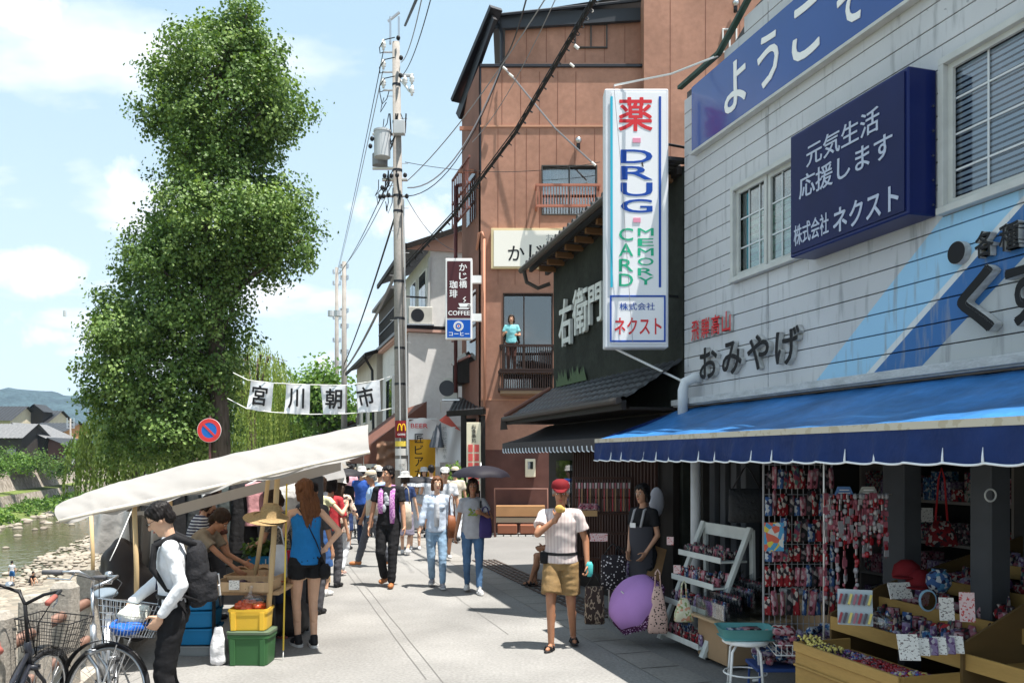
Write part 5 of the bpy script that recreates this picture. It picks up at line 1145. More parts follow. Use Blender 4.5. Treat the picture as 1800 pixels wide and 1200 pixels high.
# further houses along the right of the street
def sn_house(label, s0, s1, n0, h, wall, roof, rh=1.2, wins=3, name='street_house', over=.5):
    t = thing(name, label, 'building', SN((s0+s1)/2, n0+2, 0)); b = MB(); b.sbox(s0, s1, n0, n0+6, 0, h); b.prism([(n0, h), (n0+6, h), (n0+3, h+rh)], SN(s0+.01, 0, 0), N, UP, U, s1-s0-.02); b.build('wall', wall, t)
    b = MB()
    for sg in (0, 1):
        def f(u, v): s = lerp(s0-.4, s1+.4, u); return SN(s, lerp(n0-over, n0+3, v) if sg == 0 else lerp(n0+6+over, n0+3, v), lerp(h-.18, h+rh, v)+.05+.04*abs(math.sin(s*9)))
        b.grid(f, int((s1-s0)*10), 4)
    b.build('roof', roof, t); b = MB(); b.bar(SN(s0-.42, n0-over, h-.2), SN(s1+.4, n0-over, h-.2), .08, .14); b.bar(SN(s0-.42, n0-over, h-.2), SN(s0-.42, n0+3, h+rh-.02), .08, .14); b.build('eave_board', BLKWOOD, t)
    for i in range(wins):
        a = lerp(s0, s1, (i+.3)/wins); c_ = a+(s1-s0)/wins*.45; b = MB(); b.sbox(a, c_, n0-.05, n0, h*.55, h*.55+1.3); w_ = b.build('window', ALU, t); b = MB(); b.sbox(a+.06, c_-.06, n0-.065, n0-.052, h*.55+.06, h*.55+1.24); b.build('pane', GLASSD, w_)
    return t
h2 = sn_house('beige walled house with tiled lower eave just past the white house behind the pole', 35.3, 43, 4.55, 6.3, BGW, GTILE, 1.0)
b = MB(); b.tube([SN(35.2, 4.0, 6.1), SN(35.2, 4.35, 5.5), SN(35.2, 4.45, 0)], .06, n=6); b.build('downpipe', DMETAL, h2)
sn_house('unseen dark timber house added beyond the near edge of the view to keep sky light off the shop', -14, 1.9, 4.7, 6.4, BLKWOOD, BLKTILE, 1.6, 5)  # added out of view to block sky light over the shop front
sn_house('dark timber house beyond the beige one with low black roof', 44, 53, 4.2, 3.4, BLKWOOD, BLKTILE, 1.1, 3); sn_house('small brown shop house further up the market street', 54, 62, 3.9, 3.6, M('brown_timber', (.14, .09, .06), .8), GTILE, 1.2, 2)
sn_house('pale distant shop house at the end of the market street', 63, 74, 3.6, 4.4, BGW, GTILE, 1.3, 3); sn_house('last dark roofed house at the far end of the street', 76, 92, 3.2, 3.8, BLKWOOD, BLKTILE, 1.3, 2)
# dark back wall with corrugated brown cladding peeping above the tiled eave
t = thing('corrugated_house', 'brown corrugated upper storey seen between the pole and the beige house', 'building', SN(40, 6.5, 0)); b = MB()
for i in range(30): b.sbox(36+i*.2, 36.14+i*.2, 5.5, 5.55, 6.5, 9.0)
b.sbox(36, 42, 5.56, 8, 6.3, 9.0); b.build('wall', M('corrugated_brown', (.10, .08, .07), .7), t); b = MB(); b.sbox(35.8, 42.2, 5.2, 8.2, 9.02, 9.15); b.build('roof', GTILE, t)
# brown awning of the shop by the pole
t = thing('brown_awning', 'dark brown canvas awning over the shop behind the power pole', 'awning', SN(27, 4, 2.2)); AB = M('awning_brown', (.16, .07, .05), .75, nz=(3, .15), bump=(5, .5, .03))
b = MB(); b.grid(lambda u, v: SN(lerp(25.0, 31, u), lerp(4.7, 2.85, v), lerp(3.6, 2.15, v)), 10, 5); b.build('canvas', AB, t); b = MB(); b.quad(SN(25, 2.85, 2.15), SN(31, 2.85, 2.15), SN(31, 2.83, 1.75), SN(25, 2.83, 1.75)); b.add([SN(25, 4.7, 3.6), SN(25, 2.85, 2.15), SN(25, 2.85, 1.75), SN(25, 4.7, 1.75)], [(0, 1, 2, 3)]) ; b.build('valance', AB, t)
b = MB()
for s in (25.1, 31): b.tube([SN(s, 2.9, 2.1), SN(s, 2.9, 0)], .025, n=6)
b.build('posts', STEEL, t)
# ---------------------------------------------------------------- banners by the white house
def flat(name, label, x0, y0, x1, y1, Y, mat, cat='banner', th=.03): 
    t = thing(name, label, cat, P((x0+x1)/2, y1, Y)); b = MB(); bx(b, x0, y0, x1, y1, Y, Y+th); b.build('cloth', mat, t); return t
Yb = 23.5; t = thing('beer_banner', 'tall beer mug shaped banner, golden below and white foam on top, beside the pole', 'banner', P(741, 900, Yb))
ORG = M('banner_gold', (.72, .38, .03), .7, nz=(1.2, .12)); WF = M('banner_foam', (.78, .76, .76), .7, nz=(3, .05))
def wav(x0, y0, x1, y1, Y, top=None):
    def f(u, v):
        q = P(lerp(x0, x1, u), lerp(y0 if top is None else y0-top(u), y1, v), Y); return q+Vector((0, .06*math.sin(u*7+v*3), 0))
    return f
b = MB(); b.grid(wav(720, 772, 765, 905, Yb), 10, 14); b.build('beer_part', ORG, t, smooth=True)
b = MB(); b.grid(wav(716, 742, 767, 772.2, Yb-.03, lambda u: 8*math.sin(math.pi*u)), 12, 6); b.build('foam_part', WF, t, smooth=True)
b = MB(); Yq = Yb-.12
for ch, y in zip('匠ビアガーデン', (762, 782, 803, 823, 845, 862, 880)): pt(b, ch, 729, y, 744, y+16, Yq, bold=.02) if ch != 'ー' else pr(b, 735, y, 738, y+14, Yq)
b.build('black_lettering', TEXTBLK, t); b = MB(); pt(b, 'BEER', 722, 744, 752, 752, Yq, bold=.02); b.build('red_lettering', SR, t)
b = MB(); b.cyl(P(718, 735, Yb+.1), Vector((P(718, 0, Yb).x, Yb+.1, 0)), .02); b.cyl(P(716, 736, Yb+.1), P(768, 736, Yb+.1), .015); b.build('pole', WHITEP, t)
Yb = 22.8; t = thing('white_banner', 'white cloth banner with faint grey vertical writing and a red peak', 'banner', P(790, 820, Yb)); b = MB(); b.grid(wav(773, 750, 810, 812, Yb), 10, 8); b.build('cloth', WF, t, smooth=True); b = MB(); b.grid(wav(765, 786, 790, 820, Yb+.2), 6, 4); b.build('lower_cloth', WF, t)
b = MB(); a = P(776, 738, Yb); b.add([P(785, 728, Yb), P(810, 757, Yb-.05), P(776, 742, Yb-.05), P(772, 738, Yb)], [(0, 1, 2, 3)]); b.build('red_peak', M('peak_red', (.6, .12, .09), .7), t); b = MB(); Yq = Yb-.1
for i, ch in enumerate('地酒と天然水'): pt(b, ch, 778, 748+i*10, 785, 756+i*10, Yq, bold=.0)
b.build('grey_lettering', M('text_grey'), t); b = MB(); b.cyl(P(812, 740, Yb), Vector((P(812, 0, Yb).x, Yb, 0)), .02); b.cyl(P(773, 749, Yb), P(811, 749, Yb), .012); b.build('pole', WHITEP, t)
t = thing('folded_parasol', 'half folded dark grey parasol hanging beside the white banner', 'parasol', P(768, 785, 22.7)); b = MB(); b.add([P(775, 742, 22.7), P(778, 784, 22.65), P(754, 784, 22.75), P(762, 758, 22.8)], [(0, 1, 2, 3)]); b.lathe([(.0, .0), (.14, -.35), (.2, -.62)], P(768, 745, 22.6), n=8); b.build('cloth', M('parasol_grey', (.11, .12, .14), .7), t)
t = thing('potted_shrub', 'yellow green potted shrub standing by the white banner', 'plant', P(800, 930, 21)); q = P(797, 0, 21); m, tn = leafcloud([((q.x, 21, 1.15), (.28, .25, .55)), ((q.x+.1, 21, .7), (.2, .2, .4))], 1400, .09, random.Random(4), clump=14, cs=.1); m.build('foliage', LB, t, tones=tn); b = MB(); b.lathe([(.001, 0), (.16, 0), (.2, .3), (.18, .3), (.17, .27), (0, .27)], (q.x, 21, 0), n=14); b.build('pot', M('terracotta', (.35, .14, .08), .8), t)
t = thing('folded_tarp', 'brown crumpled tarpaulin hanging behind the power pole', 'tarpaulin', SN(24.6, 3.2, 0)); b = MB(); b.grid(lambda u, v: P(lerp(662, 702, u), lerp(775, 850, v), 23.6)+Vector((0, .12*noise.noise(Vector((u*4, v*7, 0)))+.05*math.sin(v*26+u*5), 0)), 20, 30); b.build('cloth', M('tarp_brown', (.20, .11, .07), .6), t, smooth=True)

# ---------------------------------------------------------------- power poles
CONC = M('pole_concrete', (.29, .27, .25), .8, nz=(2.5, .15), nz2=(20, .12), bump=(40, .3, .004))
PORC = M('porcelain', (.72, .72, .7), .25)
up = thing('power_pole', 'tall concrete power pole crowded with insulators, transformers and cables in the street centre', 'power pole', (P(707, 0, 22).x, 22, 0)); Yp = 22
def pp(px, py, dy=0): return P(px, py, Yp+dy)
b = MB(); b.cyl(Vector((pp(707, 0).x, Yp, 0)), pp(696, 75), .17, .095, n=20); b.build('shaft', CONC, up, smooth=True)
b = MB()
for py in (150, 215, 300, 345, 372, 495, 560, 612, 675): x = lerp(707, 696, (940-py)/865); q = pp(x, py); b.cyl(q-UP*.03, q+UP*.03, .175-.07*(940-py)/865+.0, n=14)
b.build('bands', DMETAL, up)
for i in range(16): b = MB(); q = pp(lerp(706, 697, i/15), lerp(720, 130, i/15)); s_ = 1 if i % 2 else -1; b.cyl(q, q+X*s_*.26, .009, n=6); b.build('step_bolt', STEEL, up)
for x0, y0, x1, y1, r_ in ((686, 30, 686, 78, .03), (701, 30, 701, 78, .03), (682, 38, 702, 22, .035), (674, 92, 700, 92, .025), (674, 127, 700, 127, .025), (674, 159, 700, 159, .025), (700, 133, 727, 133, .04), (702, 138, 720, 161, .03), (672, 316, 716, 316, .045), (672, 345, 716, 345, .03), (655, 296, 704, 296, .04), (655, 236, 704, 236, .04)): b = MB(); b.tube([pp(x0, y0), pp(x1, y1)], r_, n=6); b.build('crossarm', STEEL, up)
for (x, y) in ((674, 80), (674, 114), (674, 147), (724, 140), (724, 160), (712, 143)):
    b = MB(); q = pp(x, y); b.lathe([(.001, .16), (.035, .14), (.05, .06), (.075, .03), (.04, .0), (.07, -.03), (.03, -.07), (.03, -.12), (0, -.12)], q, n=12); b.build('insulator', PORC, up, smooth=True)
for (x, y) in ((700, 67), (705, 102), (704, 133), (654, 244), (651, 257), (676, 309), (688, 309), (698, 308), (712, 308), (668, 346), (674, 345), (683, 343), (715, 345), (672, 330)):
    b = MB(); q = pp(x, y, -.18); b.ell(q, (.055, .055, .065), n=8, m=6); b.build('connector', BLK, up)
b = MB(); q = pp(672, 277, -.1); q2 = pp(672, 233, -.1); b.cyl(q, q2, .21, n=20); b.cyl(q2, q2+UP*.05, .225, n=20); b.build('transformer', M('transformer_grey', (.48, .50, .52), .5, nz=(3, .1)), up, smooth=False)
b = MB(); q = pp(668, 292, .25); b.cyl(q, q+UP*.3, .2, n=18); b.build('transformer', M('transformer_dark', (.22, .23, .25), .5), up)
b = MB(); b.box(pp(702, 225, -.2), (.28, .2, .34)); b.build('junction_box', M('transformer_grey'), up, bevel=.01)
rnd = random.Random(5); 
for i in range(16):
    b = MB(); x0 = rnd.uniform(664, 716); y0 = rnd.choice([160, 200, 300, 316, 330]); x1 = x0+rnd.uniform(-22, 14); y1 = y0+rnd.uniform(20, 62); md = pp((x0+x1)/2+rnd.uniform(-10, 4), max(y0, y1)+rnd.uniform(-4, 8), -.1); b.tube([pp(x0, y0, -.12), lerp(pp(x0, y0, -.12), md, .6)+X*.05, md, pp(x1, y1-15, -.1)], .012 if i % 3 else .02, n=5); b.build('jumper_wire', BLK, up)
for i, (x, y) in enumerate(((678, 92), (678, 127), (678, 160))):
    b = MB(); b.tube([pp(694, y-26, -.1), pp(676, y-22, -.1), pp(667, y-8, -.1), pp(668, y+2, -.1), pp(674, y, -.1)], .014, n=5); b.build('jumper_wire', BLK, up)
b = MB(); b.tube([pp(700, 560, -.16), pp(703, 700, -.17), pp(704, 840, -.18)], .02, n=5); b.tube([pp(709, 350, -.1), pp(713, 560, -.14), pp(716, 800, -.15)], .022, n=5); b.build('conduit', M('pipe_grey'), up)
def polesign(name, label, y0, y1, mats, txts, w=.36):
    q = pp(706, (y0+y1)/2, -.19); h = (y1-y0)/F*Yp; t = thing(name, label, 'sign', q); b = MB()
    def f(u, v): a = (u-.5)*1.75; return Vector((pp(706, 0).x+math.sin(a)*.195, Yp-math.cos(a)*.195, q.z+h/2-v*h))
    b.grid(f, 10, 2); b.build('plate', mats, t, smooth=True); return t, q, h
t, q, h = polesign('restaurant_pole_sign', 'small maroon wrap sign with a yellow M shaped arch logo on the power pole', 739, 769, M('maroon', (.22, .02, .025), .5), None)
b = MB(); c0 = q+Vector((0, -.015, -.02))
for sx in (-1, 1): b.tube([c0+X*sx*(.052+.048*math.cos(a))+UP*(.17*math.sin(a)-.02) for a in [i*math.pi/10 for i in range(11)]], .014, n=6)
b.build('arches', M('sign_yellow', (.85, .50, .02), .5), t); b = MB(); b.text('COFFEE', q+X*-.1-UP*.16+FW*.015, X, UP, .2, .05, depth=.004, bold=.02); b.build('lettering', TEXTWHT, t)
t, q, h = polesign('pole_plate', 'yellow and white striped wrap plates below the maroon sign on the pole', 775, 784, M('plate_yellow', (.70, .52, .08), .5), None)
for y0, y1, lab in ((788, 800, 'upper pale wrap plate on the pole under the yellow plate'), (806, 826, 'lower pale wrap plate with small writing on the pole')):
    t, q, h = polesign('pole_plate', lab, y0, y1, M('plate_pale', (.55, .53, .50), .5), None)
b = MB(); b.text('上三之町', q+X*-.08-UP*.04+FW*.012, X, UP, .16, .06, depth=.003); b.build('lettering', TEXTBLK, t)
def far_pole(label, px, Y, ytop, arms):
    t = thing('power_pole', label, 'power pole', (P(px, 0, Y).x, Y, 0), 0, 'distant power poles'); b = MB(); b.cyl((P(px, 0, Y).x, Y, 0), P(px, ytop, Y), .18, .11, n=12); b.build('shaft', CONC, t, smooth=True)
    b = MB()
    for y in arms: b.bar(P(px-7, y, Y), P(px+7, y, Y), .1); b.tube([P(px-6, y-6, Y), P(px-6, y, Y)], .07, n=6); b.tube([P(px+6, y-6, Y), P(px+6, y, Y)], .07, n=6)
    b.build('crossarms', STEEL, t); b = MB(); b.cyl(P(px-10, 556, Y), P(px-10, 546, Y), .22, n=10); b.build('transformer', M('transformer_grey'), t); return t
far_pole('distant power pole beyond the third banner with a transformer', 605, 45, 460, (470, 490, 548, 575, 620)); far_pole('thinner distant power pole just left of the nearer one', 592, 58, 470, (480, 500, 560, 600, 640)); far_pole('small far pole on the opposite river bank', 124, 120, 735, (740, 746, 752))
# ---------------------------------------------------------------- overhead cables
def cable(label, pts, r, group='overhead cables', n=5, mat=None, sag=0):
    a, c_ = Vector(pts[0]), Vector(pts[-1]); 
    if len(pts) == 2: pts = [lerp(a, c_, i/14)-UP*sag*4*(i/14)*(1-i/14) for i in range(15)]
    b = MB(); b.tube(pts, r, n=n); o = b.build('cable', mat or BLK); tag(o, label, 'cable', group); return o
CB = M('cable_black', (.02, .02, .022), .5); CG = M('cable_grey', (.25, .25, .27), .5)
cable('thick black cable bundle sweeping from the top centre down to the power pole', [P(1062, -30, 13), P(1000, 75, 14.3), P(905, 235, 16.6), P(800, 375, 19.5), P(712, 470, 22)], .035, mat=CB)
b = MB(); pts = [lerp(P(1062, -30, 13), P(712, 470, 22), i/300) for i in range(301)]
base = [P(1062, -30, 13), P(1000, 75, 14.3), P(905, 235, 16.6), P(800, 375, 19.5), P(712, 470, 22)]
def onb(t): i = min(3, int(t*4)); return lerp(base[i], base[i+1], t*4-i)
b.tube([onb(i/240)+UP*(-.05+.06*math.sin(i*.8))+X*.06*math.cos(i*.8) for i in range(241)], .009, n=4); b.tube([onb(i/60)+UP*.09 for i in range(61)], .012, n=4); tag(b.build('cable_lashing', CB), 'thin spiral lashing wound along the thick black cable bundle', 'cable', 'overhead cables')
cable('drooping cable from the power pole past the brown roof to the upper left pole bracket', [P(740, -20, 14), P(712, 45, 20)], .03, mat=CB)
for i, (x0, y0, Y0, x1, y1, Y1, r, lab) in enumerate([(745, -20, 14, 705, 110, 22, .010, 'upper thin wire leaving the pole top to the right'), (762, -20, 14, 705, 135, 22, .010, 'second thin wire leaving the pole top to the right'), (970, -20, 14, 716, 318, 22, .012, 'wire crossing the brown roof down to the pole arm'), (930, -20, 15, 880, 110, 22, .016, 'short dark wire above the brown parapet'), (985, -20, 13, 830, 250, 20, .008, 'thin wire crossing the brown facade'), (884, 115, 21.8, 716, 345, 22, .012, 'looping service wire from brown parapet to pole'), (880, 120, 21.8, 716, 330, 22, .018, 'dark service wire from the brown parapet to the pole'), (705, 345, 22, 605, 640, 45, .028, 'dark cable running away to the distant pole'), (700, 300, 22, 603, 470, 45, .014, 'thin upper wire to the distant pole'), (690, 300, 22, 597, 480, 45, .014, 'thin second wire to the distant pole'), (700, 470, 22, 604, 652, 45, .045, 'thick black telephone cable to the distant pole'), (674, 90, 22, 592, 480, 58, .012, 'high wire going left of the pole to the far one'), (673, 125, 22, 592, 485, 58, .012, 'high middle wire going left of the pole to the far one'), (712, 285, 22, 1055, 285, 21.6, .008, 'nearly level wire from pole across the brown facade'), (716, 350, 22, 800, 440, 24, .010, 'thin wire dropping to the white house')]):
    cable(lab, [P(x0, y0, Y0), P(x1, y1, Y1)], r, sag=.25 if i not in (5, 6) else .8, mat=CB if i % 2 else CG)
cable('grey insulated line from the brown parapet corner to the shop window', [P(884, 118, 21.9), P(905, 140, 21.7), P(975, 225, 21.5), P(1040, 285, 21.4)], .022, mat=CG)
cable('white service cable from the shop roof corner across the drug sign', [P(1262, 98, 9.2), P(1180, 130, 9.6), P(1080, 150, 9.95)], .012, mat=WHITEP); cable('thin wire hanging down the face of the drug sign', [P(1079, 150, 9.8), P(1092, 300, 9.8), P(1112, 600, 9.83)], .003, mat=CG)
for (x, y, Y) in ((884, 118, 21.7), (895, 130, 21.6), (1002, 112, 21.5), (1040, 285, 21.3), (1010, 80, 15)):
    b = MB(); b.cyl(P(x, y, Y), P(x+7, y+6, Y), .03, n=10); tag(b.build('cable_insulator', PORC), 'white cable insulator hanging on a wire near the brown facade', 'insulator', 'white insulators on the wires')
# ---------------------------------------------------------------- market bunting
RB = M('rope_white', (.7, .7, .68), .8); bt = thing('rope', 'pair of white ropes stretched from the tree to the power pole carrying four cloth banners', 'rope', P(570, 700, 21.9)); Yn = 21.9
top = [P(410, 655, 23), P(436, 668, Yn), P(480, 673, Yn), P(545, 676, Yn), P(610, 677, Yn), P(668, 668, Yn), P(700, 657, 22)]; low = [P(400, 700, 23), P(434, 718, Yn), P(475, 724, Yn), P(543, 728, Yn), P(607, 727, Yn), P(668, 722, Yn), P(702, 714, 22)]
b = MB(); b.tube(top, .012, n=5); b.tube(low, .012, n=5); b.build('line', RB, bt)
for ch, q, lab in (('宮', (441, 668, 482, 673, 475, 725, 433, 718), 'leftmost white cloth banner painted with a black kanji for shrine'), ('川', (503, 675, 546, 676, 543, 727, 499, 727), 'second cloth banner with the three stroke river kanji'), ('朝', (563, 677, 608, 678, 606, 727, 568, 728), 'third cloth banner with the dense morning kanji'), ('市', (625, 677, 668, 668, 669, 722, 629, 725), 'rightmost cloth banner with the market kanji beside the pole')):
    c4 = [P(q[i], q[i+1], Yn) for i in (0, 2, 4, 6)]; t = thing('cloth_banner', lab, 'banner', c4[0], 0, 'hanging cloth banners'); b = MB()
    def f(u, v): return lerp(lerp(c4[0], c4[1], u), lerp(c4[3], c4[2], u), v)+Vector((0, .05*math.sin(u*5+v*3), .01*math.sin(u*9)))
    b.grid(f, 10, 8); b.build('cloth', M('banner_white', (.74, .75, .78), .8, bump=(4, .4, .03)), t, smooth=True)
    xx = (c4[1]-c4[0]).normalized(); yy = UP-xx*xx.z; yy.normalize(); w_ = (c4[1]-c4[0]).length; b = MB(); b.text(ch, c4[3]*.5+c4[2]*.5-xx*w_*.33+yy*.13+FW*.065, xx, yy, w_*.66, .52, depth=.004, bold=.045); b.build('character', TEXTBLK, t)
# ---------------------------------------------------------------- no parking sign
q = P(368, 756, 20.5); t = thing('no_parking_sign', 'round blue no parking sign with red ring and slash on a thin post', 'road sign', (q.x, 20.5, 0)); b = MB()
b.cyl(q+Vector((0, .0, 0)), q+Vector((0, -.012, 0)), .29, n=36); b.build('plate', WHITEP, t); b = MB(); b.lathe([(.185, 0), (.28, 0), (.28, .006), (.185, .006), (.185, 0)], q+FW*.013, n=36, axis=FW); b.box(q+FW*.019, (.42, .006, .05), rot=Matrix.Rotation(R(45), 3, 'Y')); b.build('red_ring', M('roadsign_red', (.62, .05, .05), .5), t); b = MB(); b.cyl(q+FW*.013, q+FW*.015, .19, n=32); b.build('blue_disc', M('roadsign_blue', (.02, .14, .48), .5), t); b = MB(); b.cyl((q.x, 20.54, 0), (q.x, 20.54, q.z+.35), .03, n=10); b.build('post', M('post_maroon', (.12, .06, .055), .6), t)
# ---------------------------------------------------------------- concrete fence along the river
FC = M('fence_concrete', (.36, .33, .29), .9, nz=(3, .25), nz2=(40, .25), bump=(70, .7, .006)); FP = M('fence_pipe', (.17, .09, .065), .6, .2, nz=(6, .3))
t = thing('river_fence', 'weathered concrete post fence with rusty brown pipe rails along the river edge', 'fence', (-3.5, 7, 0))
fx = lambda Y: -3.45-.19*(Y-6.05); ys = [4.25+.66*i for i in range(26)]
for i, Y in enumerate(ys):
    b = MB(); b.loft([((fx(Y), Y, z), X, Vector((0, 1, 0)), w, w*.85, .35) for z, w in ((-.02, .10), (.90, .092), (.945, .06))], n=16); b.build('post', FC, t)
b = MB()
for z in (.35, .68):
    b.tube([(fx(Y), Y, z) for Y in (ys[0], ys[-1])], .042, n=10)
b.build('rail', FP, t, smooth=True); b = MB(); b.box((fx(12.4), 12.4, .045), (.26, 17.5, .15), rz=math.atan(.19)); b.build('kerb', FC, t)
# ---------------------------------------------------------------- houses and planting across the river
def bank_house(label, x0, x1, yb, ye, yr, Y, wall, roof, ridge='x', dep=8, win=2, xr=None):
    a = P(x0, yb, Y); c_ = P(x1, ye, Y); zb, ze, zr = .3, c_.z, P(0, yr, Y).z; t = thing('riverside_house', label, 'building', (a.x, Y, .3)); b = MB(); w = c_.x-a.x
    b.box(((a.x+c_.x)/2, Y+dep/2, (zb+ze)/2), (w, dep, ze-zb))
    rt = MB()
    if ridge == 'x':
        b.prism([(0, ze), (dep, ze), (dep/2, zr)], (a.x+.02, Y, 0), Vector((0, 1, 0)), UP, X, w-.04)
        for sg in (0, 1): rt.grid(lambda u, v: Vector((lerp(a.x-.5, c_.x+.5, u), lerp(Y-.6 if sg == 0 else Y+dep+.6, Y+dep/2, v), lerp(ze-.15, zr+.05, v)+.05*abs(math.sin(u*w*7)))), int(w*8), 3)
    else:
        xm = P(xr, 0, Y).x if xr else (a.x+c_.x)/2; b.prism([(a.x, ze), (c_.x, ze), (xm, zr)], (0, Y, 0), X, UP, Vector((0, 1, 0)), dep)
        for sg in (0, 1): rt.grid(lambda u, v: Vector((lerp(a.x-.6 if sg == 0 else c_.x+.6, xm, v), lerp(Y-.5, Y+dep, u), lerp(ze-.2, zr+.08, v)+.05*abs(math.sin(u*dep*7)))), int(dep*8), 3)
    b.build('wall', wall, t); rt.build('roof', roof, t)
    for i in range(win):
        q = MB(); xx = lerp(a.x, c_.x, (i+.35)/win); q.box((xx+w/win*.2, Y-.03, lerp(zb, ze, .55)), (w/win*.45, .06, (ze-zb)*.22)); w_ = q.build('window', BRONZE, t); q = MB(); q.box((xx+w/win*.2, Y-.065, lerp(zb, ze, .55)), (w/win*.40, .01, (ze-zb)*.17)); q.build('pane', GLASSD, w_)
CRM = M('house_cream', (.55, .49, .38), .8, nz=(2, .1)); ORW = M('house_orange', (.50, .26, .12), .8, nz=(2, .12), stretch=(3, 3, .2)); DKW = M('house_dark', (.05, .042, .038), .8); GRW = M('house_greywall', (.30, .27, .25), .8)
bank_house('cream house at the far left edge across the river with dark gable', -30, 18, 815, 738, 712, 128, CRM, BLKTILE); bank_house('cream upper storeyed house with small dark roof turret across the river', 15, 82, 815, 742, 720, 134, CRM, BLKTILE); bank_house('tiny dark gabled attic on top of the cream house across the river', 50, 74, 742, 722, 711, 133.5, DKW, BLKTILE, 'y', 3, 0)
bank_house('orange timber walled house with dark roof line across the river', 50, 112, 815, 757, 742, 122, ORW, BLKTILE, 'x', 8, 0); bank_house('low dark house with long grey sloping roof in the middle of the far bank', 22, 86, 815, 772, 744, 112, DKW, GTILE, 'y', 8, 2, xr=24); bank_house('dark house at far left bank with grey roof behind the round tree', -40, 38, 815, 768, 744, 108, DKW, GTILE, 'x', 6, 2)
bank_house('dark brown low house nearest the trees on the far bank', 84, 126, 818, 786, 770, 105, M('house_maroon', (.10, .05, .045), .8), BLKTILE, 'y', 7, 2, xr=86)
for i, (px, py, r, lab) in enumerate([(10, 790, 2.3, 'round green tree at the far left edge of the opposite bank'), (34, 797, 1.0, 'yellowish bush right of the round tree on the far bank'), (72, 800, 1.4, 'small conical tree before the low dark houses'), (48, 808, 1.0, 'low shrub between the far bank houses'), (96, 812, 1.2, 'shrub with orange tint above the stone wall'), (132, 782, 1.5, 'bush near the white fence on far bank'), (112, 812, .8, 'small shrub by the maroon house'), (2, 812, 1.0, 'tiny bush at the picture edge on the far bank')]):
    Y = 100-i; x = P(px, 0, Y).x; z = P(0, py, Y).z; tree('far_bank_shrub', lab, (x, Y, .3), max(.7, z-.9+r*.45), r*.7, r*.55, .06, 700, .22, LB if i % 2 else LD, 60+i, 'shrubs on the far bank', clump=12)
t = thing('white_fence', 'short white fence on the opposite river bank near the hanging willow', 'fence', P(143, 815, 104)); b = MB(); bx(b, 126, 807, 160, 817, 104, 104.1); b.build('panel', WHITEP, t)
rnd = random.Random(9); blobs = []
for i in range(70): s = rnd.uniform(64, 150); n_ = rnd.uniform(-26.8, -23.4); q = SN(s, n_, -4.1+rnd.random()*.4); r = rnd.uniform(.4, 1.1); blobs.append(((q.x, q.y, q.z), (r*1.3, r, r*.7)))
m, tn = leafcloud(blobs, 12000, .3, rnd, clump=12, cs=.3, shell=.6); tag(m.build('bank_grass', LB, None, tones=tn), 'bright green grass and low bushes along the far water edge', 'grass', kind='stuff')
blobs = []
for i in range(60): s = rnd.uniform(6, 40); n_ = rnd.uniform(-4.2, -2.2); q = SN(s, n_, -3.7+rnd.random()*.4); r = rnd.uniform(.15, .45); blobs.append(((q.x, q.y, q.z), (r, r, r)))
m, tn = leafcloud(blobs, 9000, .13, rnd, clump=10, cs=.2, shell=.5); tag(m.build('bank_weeds', LB, None, tones=tn), 'weeds growing among the stones under the near embankment', 'weeds', kind='stuff')
# ---------------------------------------------------------------- souvenir goods in front of the shop
YEL = M('counter_wood', (.38, .235, .075), .55, nz=(2, .12), stretch=(1, 1, 6), nz2=(18, .08)); CARD = M('cardboard', (.36, .24, .14), .85, nz=(4, .08)); WSH = M('shelf_white', (.55, .58, .56), .5, nz=(6, .12))
PRINTS = [rampmat('print_pink', [(0, (.55, .16, .22)), (.35, (.7, .5, .52)), (.6, (.12, .03, .04)), (.8, (.6, .25, .3))], 42, 'cell'), rampmat('print_red', [(0, (.45, .03, .04)), (.4, (.7, .62, .55)), (.65, (.3, .02, .03)), (.85, (.05, .04, .05))], 42, 'cell'),
          rampmat('print_blue', [(0, (.06, .14, .35)), (.4, (.65, .68, .72)), (.7, (.1, .3, .5)), (.85, (.03, .03, .08))], 42, 'cell'), rampmat('print_dark', [(0, (.03, .03, .035)), (.5, (.2, .12, .14)), (.75, (.5, .45, .42)), (.88, (.3, .05, .07))], 42, 'cell'),
          rampmat('print_mix', [(0, (.55, .45, .38)), (.25, (.35, .06, .1)), (.5, (.1, .22, .2)), (.7, (.65, .6, .58)), (.85, (.08, .05, .12))], 42, 'cell'), rampmat('print_lilac', [(0, (.4, .3, .5)), (.4, (.7, .65, .72)), (.7, (.2, .1, .25))], 42, 'cell')]
WRITE = rampmat('tiny_writing', [(0, (.72, .70, .66)), (.60, (.15, .12, .12)), (.72, (.72, .70, .66))], 60, 'noise', stretch=(1, 1, 1.6)); PWR = rampmat('tiny_writing_red', [(0, (.72, .55, .55)), (.58, (.55, .08, .08)), (.75, (.75, .7, .68))], 60, 'noise')
for m_ in PRINTS:
    for e in m_.node_tree.nodes['Color Ramp'].color_ramp.elements: e.color = tuple(c*.55 for c in e.color[:3])+(1,)
